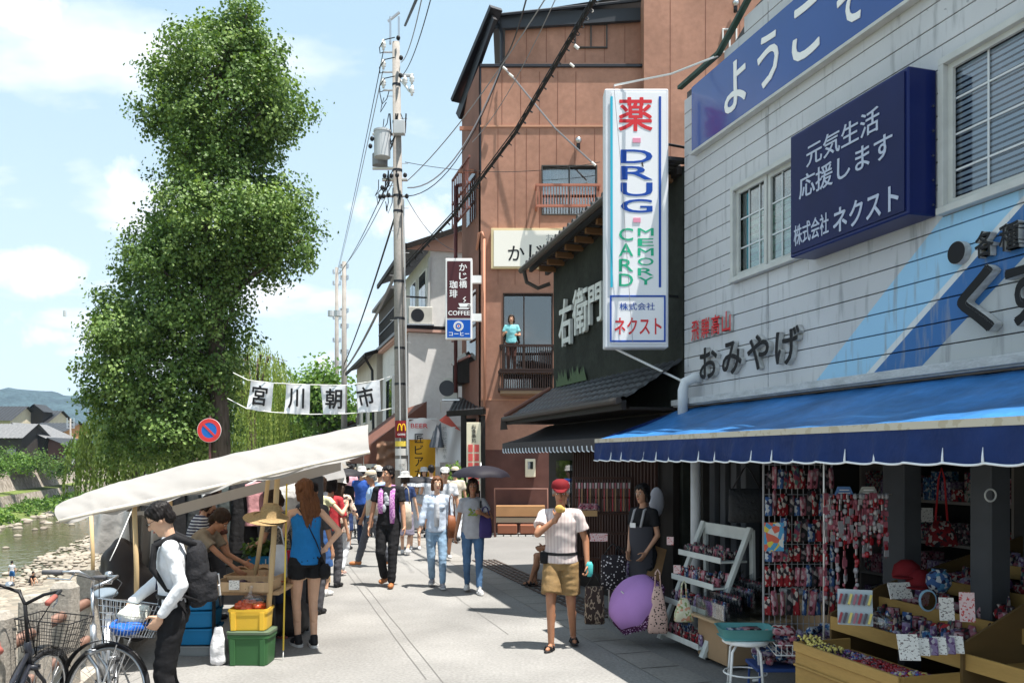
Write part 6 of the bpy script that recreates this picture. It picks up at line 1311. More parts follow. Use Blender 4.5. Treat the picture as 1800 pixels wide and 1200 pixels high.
# white leaning tiered shelf
rk = thing('display_shelf', 'white four tier leaning display shelf with small packets at the far end of the stall', 'shelf', SN(7.7, 4.2, 0))
s0, s1 = 7.25, 8.15
for s in (s0, s1):
    b = MB(); b.bar(SN(s, 4.0, .05), SN(s, 4.52, 1.27), .035, .07, up=U); b.build('leg', WSH, rk, bevel=.003); b = MB(); b.bar(SN(s, 4.56, .05), SN(s, 4.54, 1.25), .035, .06, up=U); b.build('leg', WSH, rk, bevel=.003); b = MB(); b.bar(SN(s, 4.0, .08), SN(s, 4.56, .08), .035, .05, up=UP); b.build('foot', WSH, rk)
b = MB(); b.bar(SN(s0, 4.53, 1.2), SN(s1, 4.53, 1.2), .03, .12); b.build('top_rail', WSH, rk)
SH = [(.14, 3.98, .5), (.46, 4.06, .42), (.70, 4.14, .36), (.95, 4.22, .28)]
for z, n_, d in SH: b = MB(); b.sbox(s0+.02, s1-.02, n_, n_+d, z-.02, z); b.sbox(s0+.02, s1-.02, n_-.012, n_-.001, z-.022, z+.035); b.build('board', WSH, rk, bevel=.003)
rnd = random.Random(21)
def packet_proto(i, w, h, d, kind='pack'):
    b = MB()
    if kind == 'pack': b.loft([((0, 0, z), X, Vector((0, 1, 0)), w/2*f, d/2*g, .6) for z, f, g in ((0, .96, .3), (h*.1, 1, .8), (h*.5, 1, 1), (h*.86, 1, .6), (h, .98, .15))], n=10)
    else: b.box((0, 0, h/2), (w, d, h))
    me = b.mesh([PRINTS[i % 6]], smooth=True, name='packet'); return me
PM = [packet_proto(i, .062, .13, .035) for i in range(6)]; PB = [packet_proto(i, .09, .10, .05, 'box') for i in range(6)]
CN = ['pink', 'red', 'blue', 'dark', 'mixed colour', 'lilac']
def put(me, loc, rz, label, cat, group, name='packet', rx=0, ry=0, sc=1):
    o = bpy.data.objects.new(name, me); COL.objects.link(o); o.location = loc; o.rotation_euler = (rx, ry, rz); o.scale = (sc,)*3 if isinstance(sc, (int, float)) else sc; return tag(o, label, cat, group)
TIER = ['bottom', 'third', 'second', 'top']
for t_, (z, n_, d) in enumerate(SH):
    for r_ in range(2):
        k = 11
        for i in range(k):
            s = lerp(s0+.08, s1-.07, i/(k-1))+rnd.uniform(-.01, .01); c = rnd.randrange(6) if t_ != 3 else rnd.choice([0, 3, 3, 4])
            put(PM[c] if rnd.random() < .7 else PB[c], SN(s, n_+.06+r_*.11+rnd.uniform(-.01, .01), z+.001), TH-math.pi/2+rnd.uniform(-.3, .3), f'small {CN[c]} souvenir packet on the {TIER[t_]} tier of the white shelf', 'packet', 'packets on the white shelf', rx=rnd.uniform(-.25, .1), sc=rnd.uniform(.75, 1.0))
for i, (x, y, lab) in enumerate([(1178, 950, 'white and red price card on the top tier of the shelf'), (1218, 1005, 'small price card left on the second tier of the shelf'), (1190, 1000, 'clear price card at the left end of second tier'), (1222, 1012, 'right price card on the second tier')]):
    t = thing('price_card', lab, 'card', P(x, y+8, 8.95-.3*(i > 1))); b = MB(); q = P(x, y, 8.95-.3*(i > 1)); b.box(q, (.07, .004, .085), rz=-.25); b.build('card', PWR, t)
# cardboard tables and acrylic organiser
ct = thing('cardboard_table', 'plain brown box table carrying the clear organiser beside the white shelf', 'table', SN(7.15, 4.35, 0)); b = MB(); b.sbox(6.88, 7.42, 4.05, 4.62, .05, .42); b.build('box', CARD, ct, bevel=.006); b = MB(); b.sbox(6.84, 7.5, 3.98, 4.7, .423, .445); b.build('top', M('card_top', (.42, .30, .18), .7), ct)
for s, n_ in ((6.95, 4.12), (7.35, 4.12), (6.95, 4.55), (7.35, 4.55)): b = MB(); b.cyl(SN(s, n_, 0), SN(s, n_, .05), .022, n=10); b.build('caster', BLK, ct)
c2 = thing('cardboard_table', 'taller brown box table standing behind the organiser under the hanging sock rack', 'table', SN(6.8, 5.1, 0)); b = MB(); b.sbox(6.5, 7.3, 4.85, 5.4, .0, .62); b.build('box', CARD, c2, bevel=.006)
og = thing('organiser', 'clear stepped organiser packed with slim dark packets on the brown box table', 'organiser', SN(7.1, 4.3, .445)); CLR = glassmat('clear_acrylic', (.85, .88, .9), clear=.88)
b = MB()
for i in range(4): b.sbox(6.88, 7.40, 4.02+i*.13, 4.028+i*.13, .447, .60+i*.06)
for s in (6.88, 7.05, 7.22, 7.40): b.prism([(4.02, .447), (4.54, .447), (4.54, .84), (4.02, .60)], SN(s, 0, 0), N, UP, U, .004)
b.build('dividers', CLR, og)
for r_ in range(4):
    for i in range(9): c = rnd.choice([3, 3, 3, 2, 4]); put(PM[c], SN(6.92+i*.054, 4.08+r_*.13, .45+r_*.055), TH-math.pi/2, f'slim {CN[c]} packet standing in row {"first second third fourth".split()[r_]} of the clear organiser', 'packet', 'packets in the clear organiser', sc=(.8, 1, 1.3))
for i in range(10): put(PB[rnd.randrange(6)], SN(6.6+rnd.random()*.6, 4.92+rnd.random()*.35, .622), rnd.random()*3, 'small printed box lying on the taller brown box table', 'box', 'boxes on the taller brown table', 'small_box', sc=rnd.uniform(.7, 1))
tw = thing('white_tray', 'small white plastic tray on the taller brown box table', 'tray', SN(7.25, 5.0, .62)); b = MB(); b.sbox(7.1, 7.35, 4.9, 5.1, .622, .66); b.build('tray', WHITEP, tw, bevel=.01)
# stool and teal tray
q = Vector((1.90, 6.95, 0)); t = thing('stool', 'round white stool carrying the teal tray', 'stool', q); b = MB(); b.lathe([(0, .44), (.17, .44), (.185, .45), (.185, .47), (.17, .478), (0, .478)], q, n=28); b.build('seat', WHITEP, t, smooth=False)
for i in range(4): a = .6+i*math.pi/2; b = MB(); b.tube([q+Vector((math.cos(a)*.10, math.sin(a)*.10, .44)), q+Vector((math.cos(a)*.155, math.sin(a)*.155, .38)), q+Vector((math.cos(a)*.19, math.sin(a)*.19, 0))], .011, n=8); b.build('leg', WHITEP, t, smooth=True)
b = MB(); b.tube([q+Vector((math.cos(a)*.172, math.sin(a)*.172, .2)) for a in [i*math.pi/10 for i in range(20)]], .007, n=6, closed=True); b.build('ring', WHITEP, t, smooth=True)
t = thing('teal_tray', 'shallow teal plastic basin with folded cloth on the white stool', 'tray', q+UP*.48); TE = M('teal_plastic', (.10, .28, .28), .45); b = MB()
for w_, d_, z0, z1 in ((.40, .28, .482, .49), ): b.box(q+UP*.486, (w_, d_, .008))
b.loft([(q+UP*z, X, Vector((0, 1, 0)), w_, w_*.7, .35) for z, w_ in ((.49, .19), (.57, .225), (.575, .235), (.57, .218), (.50, .186))], n=28, caps=False); b.build('basin', TE, t, smooth=True)
for i in range(3): put(PB[(2, 0, 3)[i]], q+Vector((-.08+.08*i, .02*i, .505)), i*.8, 'folded printed cloth lying in the teal tray', 'cloth', 'cloths in the teal tray', 'folded_cloth', sc=(1.4, 1.8, .5))
# low blue table with socks
q = Vector((2.22, 7.1, 0)); t = thing('low_table', 'low dark blue table heaped with rolled socks beside the stool', 'table', q); b = MB(); b.box(q+UP*.22, (.46, .36, .03)); b.build('top', M('blue_metal', (.04, .08, .25), .4), t, bevel=.004)
for sx in (-.2, .2):
    for sy in (-.15, .15): b = MB(); b.tube([q+Vector((sx, sy, .21)), q+Vector((sx*1.05, sy*1.05, 0))], .01, n=6); b.build('leg', M('blue_metal'), t)
def roll_mesh(i, L=.12, r=.035):
    b = MB(); b.cap((-L/2, 0, 0), (L/2, 0, 0), r, r*.85, n=10); return b.mesh([PRINTS[i % 6]], smooth=True, name='roll')
RM = [roll_mesh(i) for i in range(6)]
for i in range(26): c = rnd.choice([0, 0, 2, 5, 4]); put(RM[c], q+Vector((rnd.uniform(-.18, .18), rnd.uniform(-.13, .13), .27+.05*(i//11)+rnd.random()*.02)), rnd.random()*3, f'rolled {CN[c]} printed socks in the heap on the low blue table', 'socks', 'rolled socks on the low table', 'rolled_socks')
# tall wire sock rack
Yr = 7.1; rk = thing('wire_rack', 'tall white wire rack hung with rows of packed socks and charms', 'rack', P(1400, 1110, Yr)); b = MB()
xa, xb = P(1342, 0, Yr).x, P(1462, 0, Yr).x
for i in range(13): x = lerp(xa, xb, i/12); b.cyl((x, Yr, .35), (x, Yr, 1.98), .0035 if 0 < i < 12 else .009, n=6)
for i in range(20): z = lerp(.4, 1.97, i/19); b.cyl((xa, Yr, z), (xb, Yr, z), .0035, n=6)
b.build('grid', M('rack_wire', (.3, .3, .31), .4), rk); 
for x in (xa, xb): b = MB(); b.tube([(x, Yr, .35), (x, Yr, .03), (x, Yr-.3, .015)], .011, n=8); b.tube([(x, Yr, .1), (x, Yr+.3, .015)], .011, n=8); b.build('leg', WHITEP, rk)
b = MB(); 
for z in (.42, .50): b.tube([(xa, Yr-.02, z), (xb, Yr-.02, z), (xb, Yr-.34, z-.04), (xa, Yr-.34, z-.04)], .005, n=5, closed=True)
for i in range(14): x = lerp(xa, xb, i/13); b.tube([(x, Yr-.02, .5), (x, Yr-.02, .42), (x, Yr-.34, .38), (x, Yr-.34, .46)], .003, n=4)
b.build('basket', WHITEP, rk)
rws = [(818, 858, 12, 0, 'top'), (862, 905, 12, 0, 'second'), (910, 950, 10, 1, 'third'), (955, 985, 12, 0, 'fourth'), (990, 1028, 12, 0, 'fifth'), (1032, 1078, 10, 1, 'lowest')]
for (y0, y1, k, kind, nm) in rws:
    h = (y1-y0)/F*Yr
    for i in range(k):
        for lay in range(1):
            z = P(0, y1, Yr).z; x = lerp(xa+.02, xb-.02, i/(k-1)); c = rnd.choice([0, 0, 1, 1, 3, 4, 2]) ; pk = put(PM[c], Vector((x, Yr-.05-rnd.random()*.03, z)), rnd.uniform(-.7, .7), f'packed {CN[c]} printed socks hanging in the {nm} row of the wire rack', 'socks', 'packed socks on the wire rack', 'packed_socks', sc=(rnd.uniform(.6, 1.1), 1, h/.13*rnd.uniform(.7, 1.05)), ry=rnd.uniform(-.12, .12))
bt_ = thing('cloth_badge_sheet', 'colourful printed cloth hung at the left edge of the wire rack', 'cloth', P(1358, 970, Yr-.09)); b = MB(); bx(b, 1344, 918, 1378, 968, Yr-.10, Yr-.09); b.build('cloth', rampmat('print_bright', [(0, (.1, .35, .6)), (.3, (.7, .15, .1)), (.55, (.75, .6, .1)), (.75, (.7, .7, .68))], 22, 'cell'), bt_)
for i in range(22): c = rnd.choice([0, 5, 2, 1]); put(RM[c], Vector((rnd.uniform(xa+.04, xb-.04), Yr-.2+rnd.uniform(-.1, .1), .46+.05*(i//9))), rnd.random()*3, f'rolled {CN[c]} cloth in the wire basket under the sock rack', 'cloth roll', 'rolled cloths in the wire basket', 'rolled_cloth')
# hanging charm rack
Yh = 6.4; hr = thing('charm_rack', 'thin metal hanging rack with strings of pink charms right of the wire rack', 'rack', P(1505, 868, Yh)); b = MB(); b.tube([P(1445, 869, Yh), P(1567, 868, Yh)], .006, n=6); b.tube([P(1448, 815, Yh), P(1448, 1090, Yh), Vector((P(1448, 0, Yh).x, Yh, 0))], .007, n=6); b.build('frame', STEEL, hr)
for x0, x1, m_, lab in ((1466, 1500, M('sign_bluecard', (.10, .20, .42), .5), 'small blue roof shaped card on top of the charm rack'), (1508, 1543, M('sign_greycard', (.36, .36, .33), .6), 'small grey roof shaped card on top of the charm rack')):
    t = thing('rack_card', lab, 'card', P(x0, 868, Yh)); b = MB(); a, c_ = P(x0, 870, Yh), P(x1, 870, Yh); w_ = c_.x-a.x; b.prism([(0, 0), (w_, 0), (w_*.8, .065), (w_*.18, .065)], a+Vector((0, -.01, 0)), X, UP, Vector((0, 1, 0)), .01); b.build('card', m_, t)
    b = MB()
    for j in range(2): b.box(a+Vector((w_*.5, -.013, .018+j*.022)), (w_*(.6-.1*j), .003, .007))
    b.build('writing', TEXTWHT, t)
BEADS = [M('bead_pink', (.3, .09, .12), .25), M('bead_white', (.42, .38, .38), .25), M('bead_red', (.28, .012, .02), .25), M('bead_dark', (.05, .03, .04), .2), M('bead_clear', (.3, .3, .32), .15), M('bead_yellow', (.6, .5, .15), .3), M('bead_purple', (.2, .06, .25), .25), M('bead_blue', (.04, .1, .35), .25)]
for i in range(17):
    x = 1452+i*6.6; L = rnd.choice([60, 80, 90, 170, 185]) if i < 9 else rnd.choice([70, 90, 110]); t = thing('charm_string', 'string of pink and white hanging charms on the charm rack', 'charm', P(x, 870, Yh-.02), 0, 'charm strings'); t['label'] = f'{"long" if L > 120 else "short"} string of pink and white charms on the charm rack'
    b = MB(); yy = 872; b.cyl(P(x, 870, Yh-.02), P(x, 870+L, Yh-.02), .0015, n=4); b.build('cord', TEXTRED, t); b = MB()
    while yy < 870+L:
        r = rnd.uniform(.008, .02); q = P(x+rnd.uniform(-2, 2), yy, Yh-.02-rnd.random()*.02); kk = rnd.choice([0, 0, 1, 2, 4])
        if rnd.random() < .5: b.ell(q, (r, r, r*1.3), n=8, m=6, k=kk)
        else: b.box(q, (r*2, .008, r*2.8), k=kk, rz=rnd.random())
        yy += rnd.uniform(6, 11)
    b.build('charms', BEADS[:5], t)
# yellow stepped counter
cn = thing('stepped_counter', 'big yellow wooden stepped counter full of beads and trinkets at the lower right', 'counter', SN(4.6, 4.5, 0))
cs0, cs1 = 4.28, 5.34; steps = [(3.70, .62), (4.16, .74), (4.60, .87), (5.05, 1.0), (5.5, 1.12)]
b = MB()
for i, (n0, z) in enumerate(steps):
    n1 = steps[i+1][0] if i < 4 else 6.0; s1_ = cs1 if i < 1 else cs1+.22; b.sbox(2.6 if i else cs0, s1_, n0+.02, n1+.02, z-.10, z-.085)
    b.sbox(2.6 if i else cs0, s1_, n0, n0+.018, z-.62+.62*(i > 0)-.10*(i > 0)+(.0 if i else 0), z)
b.sbox(cs0, cs1, 3.701, 3.703, .0, .01); b.build('step_trays', YEL, cn, bevel=.004)
b = MB(); b.sbox(cs0, cs0+.018, 3.719, 4.16, .0, .62); b.sbox(cs1-.018, cs1, 3.72, 4.16, 0, .62); b.sbox(cs0, cs1, 3.68, 3.698, .555, .625); b.sbox(cs0, cs1, 3.68, 3.698, .45, .465)
b.build('front_box', YEL, cn, bevel=.004)
b = MB(); b.prism([(4.14, 0), (6.02, 0), (6.02, 1.42), (5.6, 1.3), (4.62, 1.02), (4.14, .80)], SN(cs0-.022, 0, 0), N, UP, U, .02); b.prism([(4.17, 0), (6.02, 0), (6.02, 1.30), (4.62, .95), (4.17, .76)], SN(cs1+.222, 0, 0), N, UP, U, .018); b.build('side_panel', M('counter_side_shaded', (.12, .075, .03), .55, nz=(2, .15), stretch=(1, 1, 5)), cn, bevel=.004)  # counter wood darkened, the shade near the awning put into its colour
def heap(name, label, s0, s1, n0, n1, z, kinds, count, r=.012):
    b = MB()
    for _ in range(count):
        a, c_ = rnd.random(), rnd.random(); b.ell(SN(lerp(s0, s1, a), lerp(n0, n1, c_), z+r*.8+rnd.random()*.03*math.sin(math.pi*a)*math.sin(math.pi*c_)), (r*rnd.uniform(.8, 1.2),)*3, n=7, m=5, k=rnd.choice(kinds))
    return tag(b.build(name, BEADS, None, smooth=True), label, 'beads', kind='stuff')
heap('bead_heap', 'heap of purple and pink beads in the left of the front counter tray', 4.98, 5.28, 3.76, 4.10, .535, [0, 6, 3, 1, 7], 520, .011)
heap('bead_heap', 'heap of red beaded bracelets in the middle of the front counter tray', 4.62, 4.98, 3.76, 4.10, .535, [2, 2, 2, 0, 3], 620, .012)
heap('bead_heap', 'heap of blue and mixed beads in the right of the front counter tray', 4.33, 4.62, 3.76, 4.12, .535, [7, 6, 5, 2, 1], 460, .013)
t = thing('bead_necklaces', 'yellow bead necklaces draped over the left rim of the front counter', 'necklace', SN(5.3, 3.8, .62))
for j in range(3):
    b = MB()
    for i in range(60): f = i/59; b.ell(SN(lerp(5.36, 5.02, f)+.01*math.sin(i), 3.74+j*.05+.03*math.sin(f*9), .64-.03*f+.012*math.sin(i*1.3)), (.010,)*3, n=7, m=5, k=5 if i % 4 else 3)
    b.build('strand', BEADS, t, smooth=True)
def board_stand(name, label, px, py, Y, w, h, lean, mat, rz=-.35, rows_=2, cols_=7, items=True):
    q = P(px, py, Y); t = thing(name, label, 'display card', q, rz, world=False); b = MB(); b.box((0, 0, h/2), (w, .008, h), rot=Matrix.Rotation(R(-lean), 3, 'X')); b.build('card', mat, t)
    if items:
        for r_ in range(rows_):
            b = MB()
            for i in range(cols_): x = lerp(-w*.42, w*.42, i/(cols_-1)); zz = h*(.22+.5*r_/max(1, rows_-1)); b.box((x, -.018+(zz-h/2)*math.tan(R(lean)), zz), (w/cols_*.5, .02, h*.3), k=i % 4, rot=Matrix.Rotation(R(-lean), 3, 'X') @ Matrix.Rotation(.25, 3, 'Y'))
            b.build('charm_row', [BEADS[2], BEADS[3], BEADS[5], BEADS[0]], t)
    return t
board_stand('charm_card', 'white display card with two rows of little charms left on the stepped counter', 1503, 1098, 5.75, .22, .24, 18, M('card_paleblue', (.4, .46, .5), .5))
board_stand('price_card', 'tilted white price sheet with tiny writing in the middle of the counter', 1597, 1160, 5.2, .12, .16, 25, WRITE, -.1, items=False)
board_stand('price_card', 'tall leaning price sheet with red writing right of the mirror', 1700, 1092, 5.55, .09, .19, 12, PWR, -.3, items=False)
board_stand('price_card', 'shorter pink price sheet beside the tall leaning sheet', 1664, 1090, 5.6, .09, .15, 12, WRITE, -.2, items=False)
board_stand('price_card', 'open white card standing at the back of the counter behind the red caps', 1582, 1052, 6.2, .18, .12, 20, WRITE, .2, items=False)
for i in range(5): board_stand('gift_card', 'small white gift card leaning in the row at the counter front edge', 1622+i*15, 1152-i*1, 5.25, .075, .11, 30, [WRITE, PRINTS[5]][i % 2], -.3, items=False)
for o in [o for o in bpy.data.objects if o.name.startswith('gift_card')]: o['group'] = 'gift cards in a row'
q = P(1630, 1075, 5.85); t = thing('oval_mirror', 'small oval mirror with pale blue frame standing on the counter', 'mirror', q); b = MB(); b.cyl(q+UP*.08+FW*.0, q+UP*.08+FW*.012, .075, n=28); b.v = [Vector((v.x*.8+q.x*.2, v.y, v.z)) for v in b.v]; b.build('frame', M('mirror_frame', (.25, .42, .55), .4), t); b = MB(); b.cyl(q+UP*.08+FW*.013, q+UP*.08+FW*.015, .063, n=28); b.v = [Vector((v.x*.8+q.x*.2, v.y, v.z)) for v in b.v]; b.build('glass', M('mirror_glass', (.8, .8, .8), .03, 1), t)
# assorted trinkets on the steps: little boxes, pouches, dolls
def pouch_mesh(i):
    b = MB(); b.lathe([(0, 0), (.035, .005), (.045, .03), (.036, .06), (.018, .072), (.026, .09), (0, .088)], n=12); return b.mesh([PRINTS[i % 6]], smooth=True, name='pouch')
PO = [pouch_mesh(i) for i in range(6)]
stn = ['front', 'second', 'third', 'fourth', 'top']
for st in range(1, 5):
    n0, z = steps[st]
    for i in range(92):
        s = rnd.uniform(3.3 if st > 1 else 4.32, cs1+.16); n_ = n0+rnd.uniform(.07, .40); c = rnd.randrange(6); me, nm, cat = rnd.choice([(PO[c], 'pouch', 'pouch'), (PB[c], 'small_box', 'box'), (PM[c], 'packet', 'packet'), (RM[c], 'rolled_cloth', 'cloth roll')])
        put(me, SN(s, n_, z-.055+rnd.random()*.04+(.03 if me in RM else 0)), rnd.random()*6, f'{CN[c]} {cat} among the trinkets on the {stn[st]} step of the counter', cat, f'trinkets on the {stn[st]} counter step', nm, sc=rnd.uniform(.7, 1.15))
for px, py, Y, lab in ((1594, 1000, 6.4, 'dark red round cap on the top step of the counter'), (1618, 1018, 6.3, 'second dark red cap just in front of the first')):
    q = P(px, py+14, Y); t = thing('baseball_cap', lab, 'cap', q); b = MB(); b.lathe([(.10, 0), (.105, .02), (.09, .09), (.04, .13), (0, .135)], q, n=20); b.build('crown', M('cap_red', (.15, .01, .014), .8), t, smooth=True); b = MB(); b.ell(q+Vector((-.06, -.09, .012)), (.09, .07, .012)); b.build('brim', M('cap_red'), t, smooth=True)
q = P(1650, 1040, 6.1); t = thing('blue_vase', 'blue and white patterned jar on the counter behind the mirror', 'jar', q); b = MB(); b.lathe([(0, 0), (.05, 0), (.085, .06), (.08, .12), (.045, .15), (.05, .165), (0, .16)], q, n=24); b.build('jar', PRINTS[2], t, smooth=True)
q = P(1520, 1085, 5.9); t = thing('clear_jar', 'shiny clear cylinder container lying on the second step', 'jar', q); b = MB(); b.cyl(q, q+N*.02-U*.2, .05, n=20); b.build('jar', glassmat('clear_acrylic'), t, smooth=True)
# bags, umbrellas and odd things
DOT = rampmat('dot_pink', [(0, (.03, .02, .02)), (.30, (.62, .42, .36))], 38, 'dots'); DOTB = rampmat('dot_black', [(0, (.72, .68, .70)), (.28, (.03, .025, .03))], 30, 'dots'); FLO = rampmat('floral', [(0, (.6, .58, .42)), (.5, (.25, .32, .12)), (.7, (.6, .3, .2)), (.85, (.65, .62, .5))], 45, 'cell'); LEO = rampmat('script_brown', [(0, (.05, .035, .03)), (.52, (.35, .27, .2)), (.6, (.06, .04, .035))], 18, 'noise', stretch=(1, 1, .5))
def bag(name, label, px, py0, py1, Y, wpx, mat, strap, spx=None, dep=.06, narrow=.35):
    q = P(px, py1, Y); top = P(px, py0, Y); h = top.z-q.z; w = wpx/F*Y; t = thing(name, label, 'bag', q); b = MB(); b.loft([(q+UP*h*f, X, Vector((0, 1, 0)), w/2*g, dep*k_, .6) for f, g, k_ in ((0, .88, .5), (.05, 1, 1), (.35, .95, 1), (.7, lerp(1, narrow, .5), .7), (1, narrow, .25))], n=20); b.build('body', mat, t, smooth=True)
    b = MB(); tp = P(px, spx if spx else py0-25, Y); b.tube([top-X*w*narrow*.4, lerp(top, tp, .8)-X*w*.1, tp, lerp(top, tp, .8)+X*w*.1, top+X*w*narrow*.4], .008, n=6); b.build('strap', strap, t, smooth=True); return t
bag('dotted_bag', 'pink bag with dark dots hanging off the left end of the white shelf', 1156, 1030, 1112, 8.6, 36, DOT, DOT, 1000); bag('floral_bag', 'cream floral bag hanging in front of the third shelf tier', 1202, 1050, 1092, 8.3, 34, FLO, FLO, 1020)
bag('polka_tote', 'black tote with white polka dots standing behind the old man', 1078, 975, 1035, 9.9, 46, DOTB, BLK, 955, narrow=.9); bag('script_bag', 'tall brown bag with pale script pattern leaning near the old man', 1045, 1030, 1096, 9.2, 36, LEO, BLK, 1008, narrow=.9); bag('black_tote', 'large black embossed tote hanging under the awning beside the sock rack', 1312, 858, 918, 7.9, 64, M('tote_black', (.03, .03, .032), .6, bump=(30, .8, .02)), BLK, 818, narrow=.95)
bag('red_ribbon_bag', 'patterned bag hanging on long red ribbons in the dark shop entrance', 1655, 915, 960, 6.9, 52, PRINTS[1], TEXTRED, 822, narrow=.5)
umbrella('pale purple open umbrella with dark dotted frill lying before the shelf', P(1096, 1042, 8.75), .32, .19, M('umbrella_purple', (.42, .22, .52), .7, nz=(3, .1)), axis=(-.62, -.42, .52), frill=rampmat('frill_dots', [(0, (.6, .4, .6)), (.3, (.08, .02, .07))], 40, 'dots'), handle=.5)
t = thing('umbrella_stand', 'stand of rolled striped and dotted umbrellas beside the shopkeeper', 'umbrella stand', Vector((1.35, 10.1, 0))); b = MB()
for i in range(4): a = i*math.pi/2; b.tube([(1.35+.2*math.cos(a), 10.1+.2*math.sin(a), 0), (1.35+.2*math.cos(a), 10.1+.2*math.sin(a), .55)], .01, n=6)
for z in (.1, .55): b.tube([(1.35+.2*math.cos(a), 10.1+.2*math.sin(a), z) for a in [j*math.pi/6 for j in range(12)]], .008, n=5, closed=True)
b.build('frame', STEEL, t)
for i in range(9):
    a = i*.8; x, y = 1.35+.12*math.cos(a)*(1+(i % 2)*.2), 10.1+.12*math.sin(a); c = i % 4; u_ = thing('rolled_umbrella', ['pink striped', 'black dotted', 'lilac', 'white floral'][c]+' rolled umbrella upright in the umbrella stand', 'umbrella', (x, y, .02), 0, 'rolled umbrellas'); b = MB(); b.lathe([(.006, 0), (.03, .25), (.038, .5), (.02, .68), (.008, .72)], (x, y, .02), n=10); b.build('canopy', [PRINTS[0], DOTB, PRINTS[5], FLO][c], u_, smooth=True); b = MB(); b.tube([(x, y, .74), (x, y, .86), (x+.03, y, .89), (x+.05, y, .86)], .008, n=6); b.build('handle', BLK, u_, smooth=True)
# wooden lattice stand with bottles and pink goods
t = thing('lattice_stand', 'dark wooden lattice display stand behind the old man with hanging chopsticks', 'stand', P(1060, 950, 11.0)); WD = M('stand_wood', (.06, .03, .022), .6); b = MB(); Yl = 11.0
for x0 in (1006, 1054, 1108): bx(b, x0, 838, x0+4, 985, Yl, Yl+.06)
for y0 in (838, 872, 900, 935, 980): bx(b, 1006, y0, 1112, y0+4, Yl-.01, Yl+.05)
b.build('frame', WD, t)
for i in range(20):
    x = 1012+i*4.9
    o = thing('chopsticks', 'pair of packaged chopsticks hanging in a row on the lattice stand', 'chopsticks', P(x, 850, Yl-.04), 0, 'hanging chopsticks'); b = MB(); bx(b, x, 848, x+2.3, 898, Yl-.05, Yl-.03); b.build('stick', [WD, BEADS[2], M('stick_tan', (.3, .18, .1), .5)][i % 3], o); b = MB(); bx(b, x, 848, x+2.6, 858, Yl-.055, Yl-.025); b.build('label_band', [BEADS[0], BEADS[1]][i % 2], o)
t = thing('goods_tray', 'wooden tray heaped with pink wrapped goods on the lattice stand', 'tray', P(1036, 905, 10.8)); b = MB(); bx(b, 1020, 897, 1050, 907, 10.7, 10.95); b.build('tray', M('tray_wood', (.4, .25, .12), .7), t)
for i in range(12): put(PO[i % 2*5 if i % 3 else 0], P(1022+i*2.4, 897, 10.75+.1*(i % 2)), i, 'pink wrapped pouch in the tray on the lattice stand', 'pouch', 'pink pouches on the lattice stand', 'pouch')
t = thing('pink_sign', 'small pink and white shop card propped beside the old man', 'sign', P(1052, 950, 9.4)); b = MB(); bx(b, 1037, 937, 1068, 951, 9.4, 9.41); b.build('card', PWR, t)
t = thing('cushion', 'rounded white cushion propped on the wall behind the shopkeeper', 'cushion', P(1154, 905, 10.2)); b = MB(); b.ell(P(1154, 882, 10.2), (.09, .05, .18), n=16, m=10); b.build('cover', M('cushion_white', (.45, .45, .5), .8), t, smooth=True)
t = thing('leaning_board', 'plain wooden board leaning by the shopkeeper', 'board', P(1150, 1050, 9.8)); b = MB(); b.bar(P(1140, 1050, 9.6), P(1160, 962, 9.9), .16, .02, up=Vector((0, 1, 0))); b.build('board', M('board_wood', (.30, .17, .08), .7, nz=(8, .2)), t)
q = P(1741, 870, 5.6); t = thing('wall_ring', 'pale ring hanging on the grey pillar at the right', 'ring', q); b = MB(); b.tube([q+X*.036*math.cos(a)+UP*.04*math.sin(a) for a in [i*math.pi/10 for i in range(20)]], .006, n=6, closed=True); b.build('ring', ALU, t)
t = thing('notice', 'white paper notice pinned in the dark entrance', 'notice', P(1628, 915, 7.4)); b = MB(); bx(b, 1618, 892, 1640, 917, 7.4, 7.41); b.build('paper', WRITE, t)
# shelving with dim goods deeper in the shop
for j, (sa, sb) in enumerate(((1.5, 3.2), (3.8, 6.2), (6.6, 8.8))):
    t = thing('shop_shelving', ['dim goods shelving at the right inside the shop', 'dim goods shelving in the middle of the shop interior', 'dim goods shelving at the far end inside the shop'][j], 'shelving', SN((sa+sb)/2, 7.2, 0)); b = MB()
    for z in (.1, .55, 1.0, 1.45, 1.9): b.sbox(sa, sb, 7.0, 7.4, z, z+.03)
    for s in (sa, sb): b.sbox(s-.03, s, 7.0, 7.4, 0, 2.0)
    b.build('frame', M('shelf_dim', (.25, .22, .2), .7), t)
    for z in (.13, .58, 1.03, 1.48): 
        b = MB(); s = sa+.05
        while s < sb-.12: w_ = rnd.uniform(.08, .2); h = rnd.uniform(.12, .32); b.sbox(s, s+w_*.9, 7.05, 7.3, z, z+h, k=rnd.randrange(6)); s += w_
        b.build('goods_row', PRINTS, t)
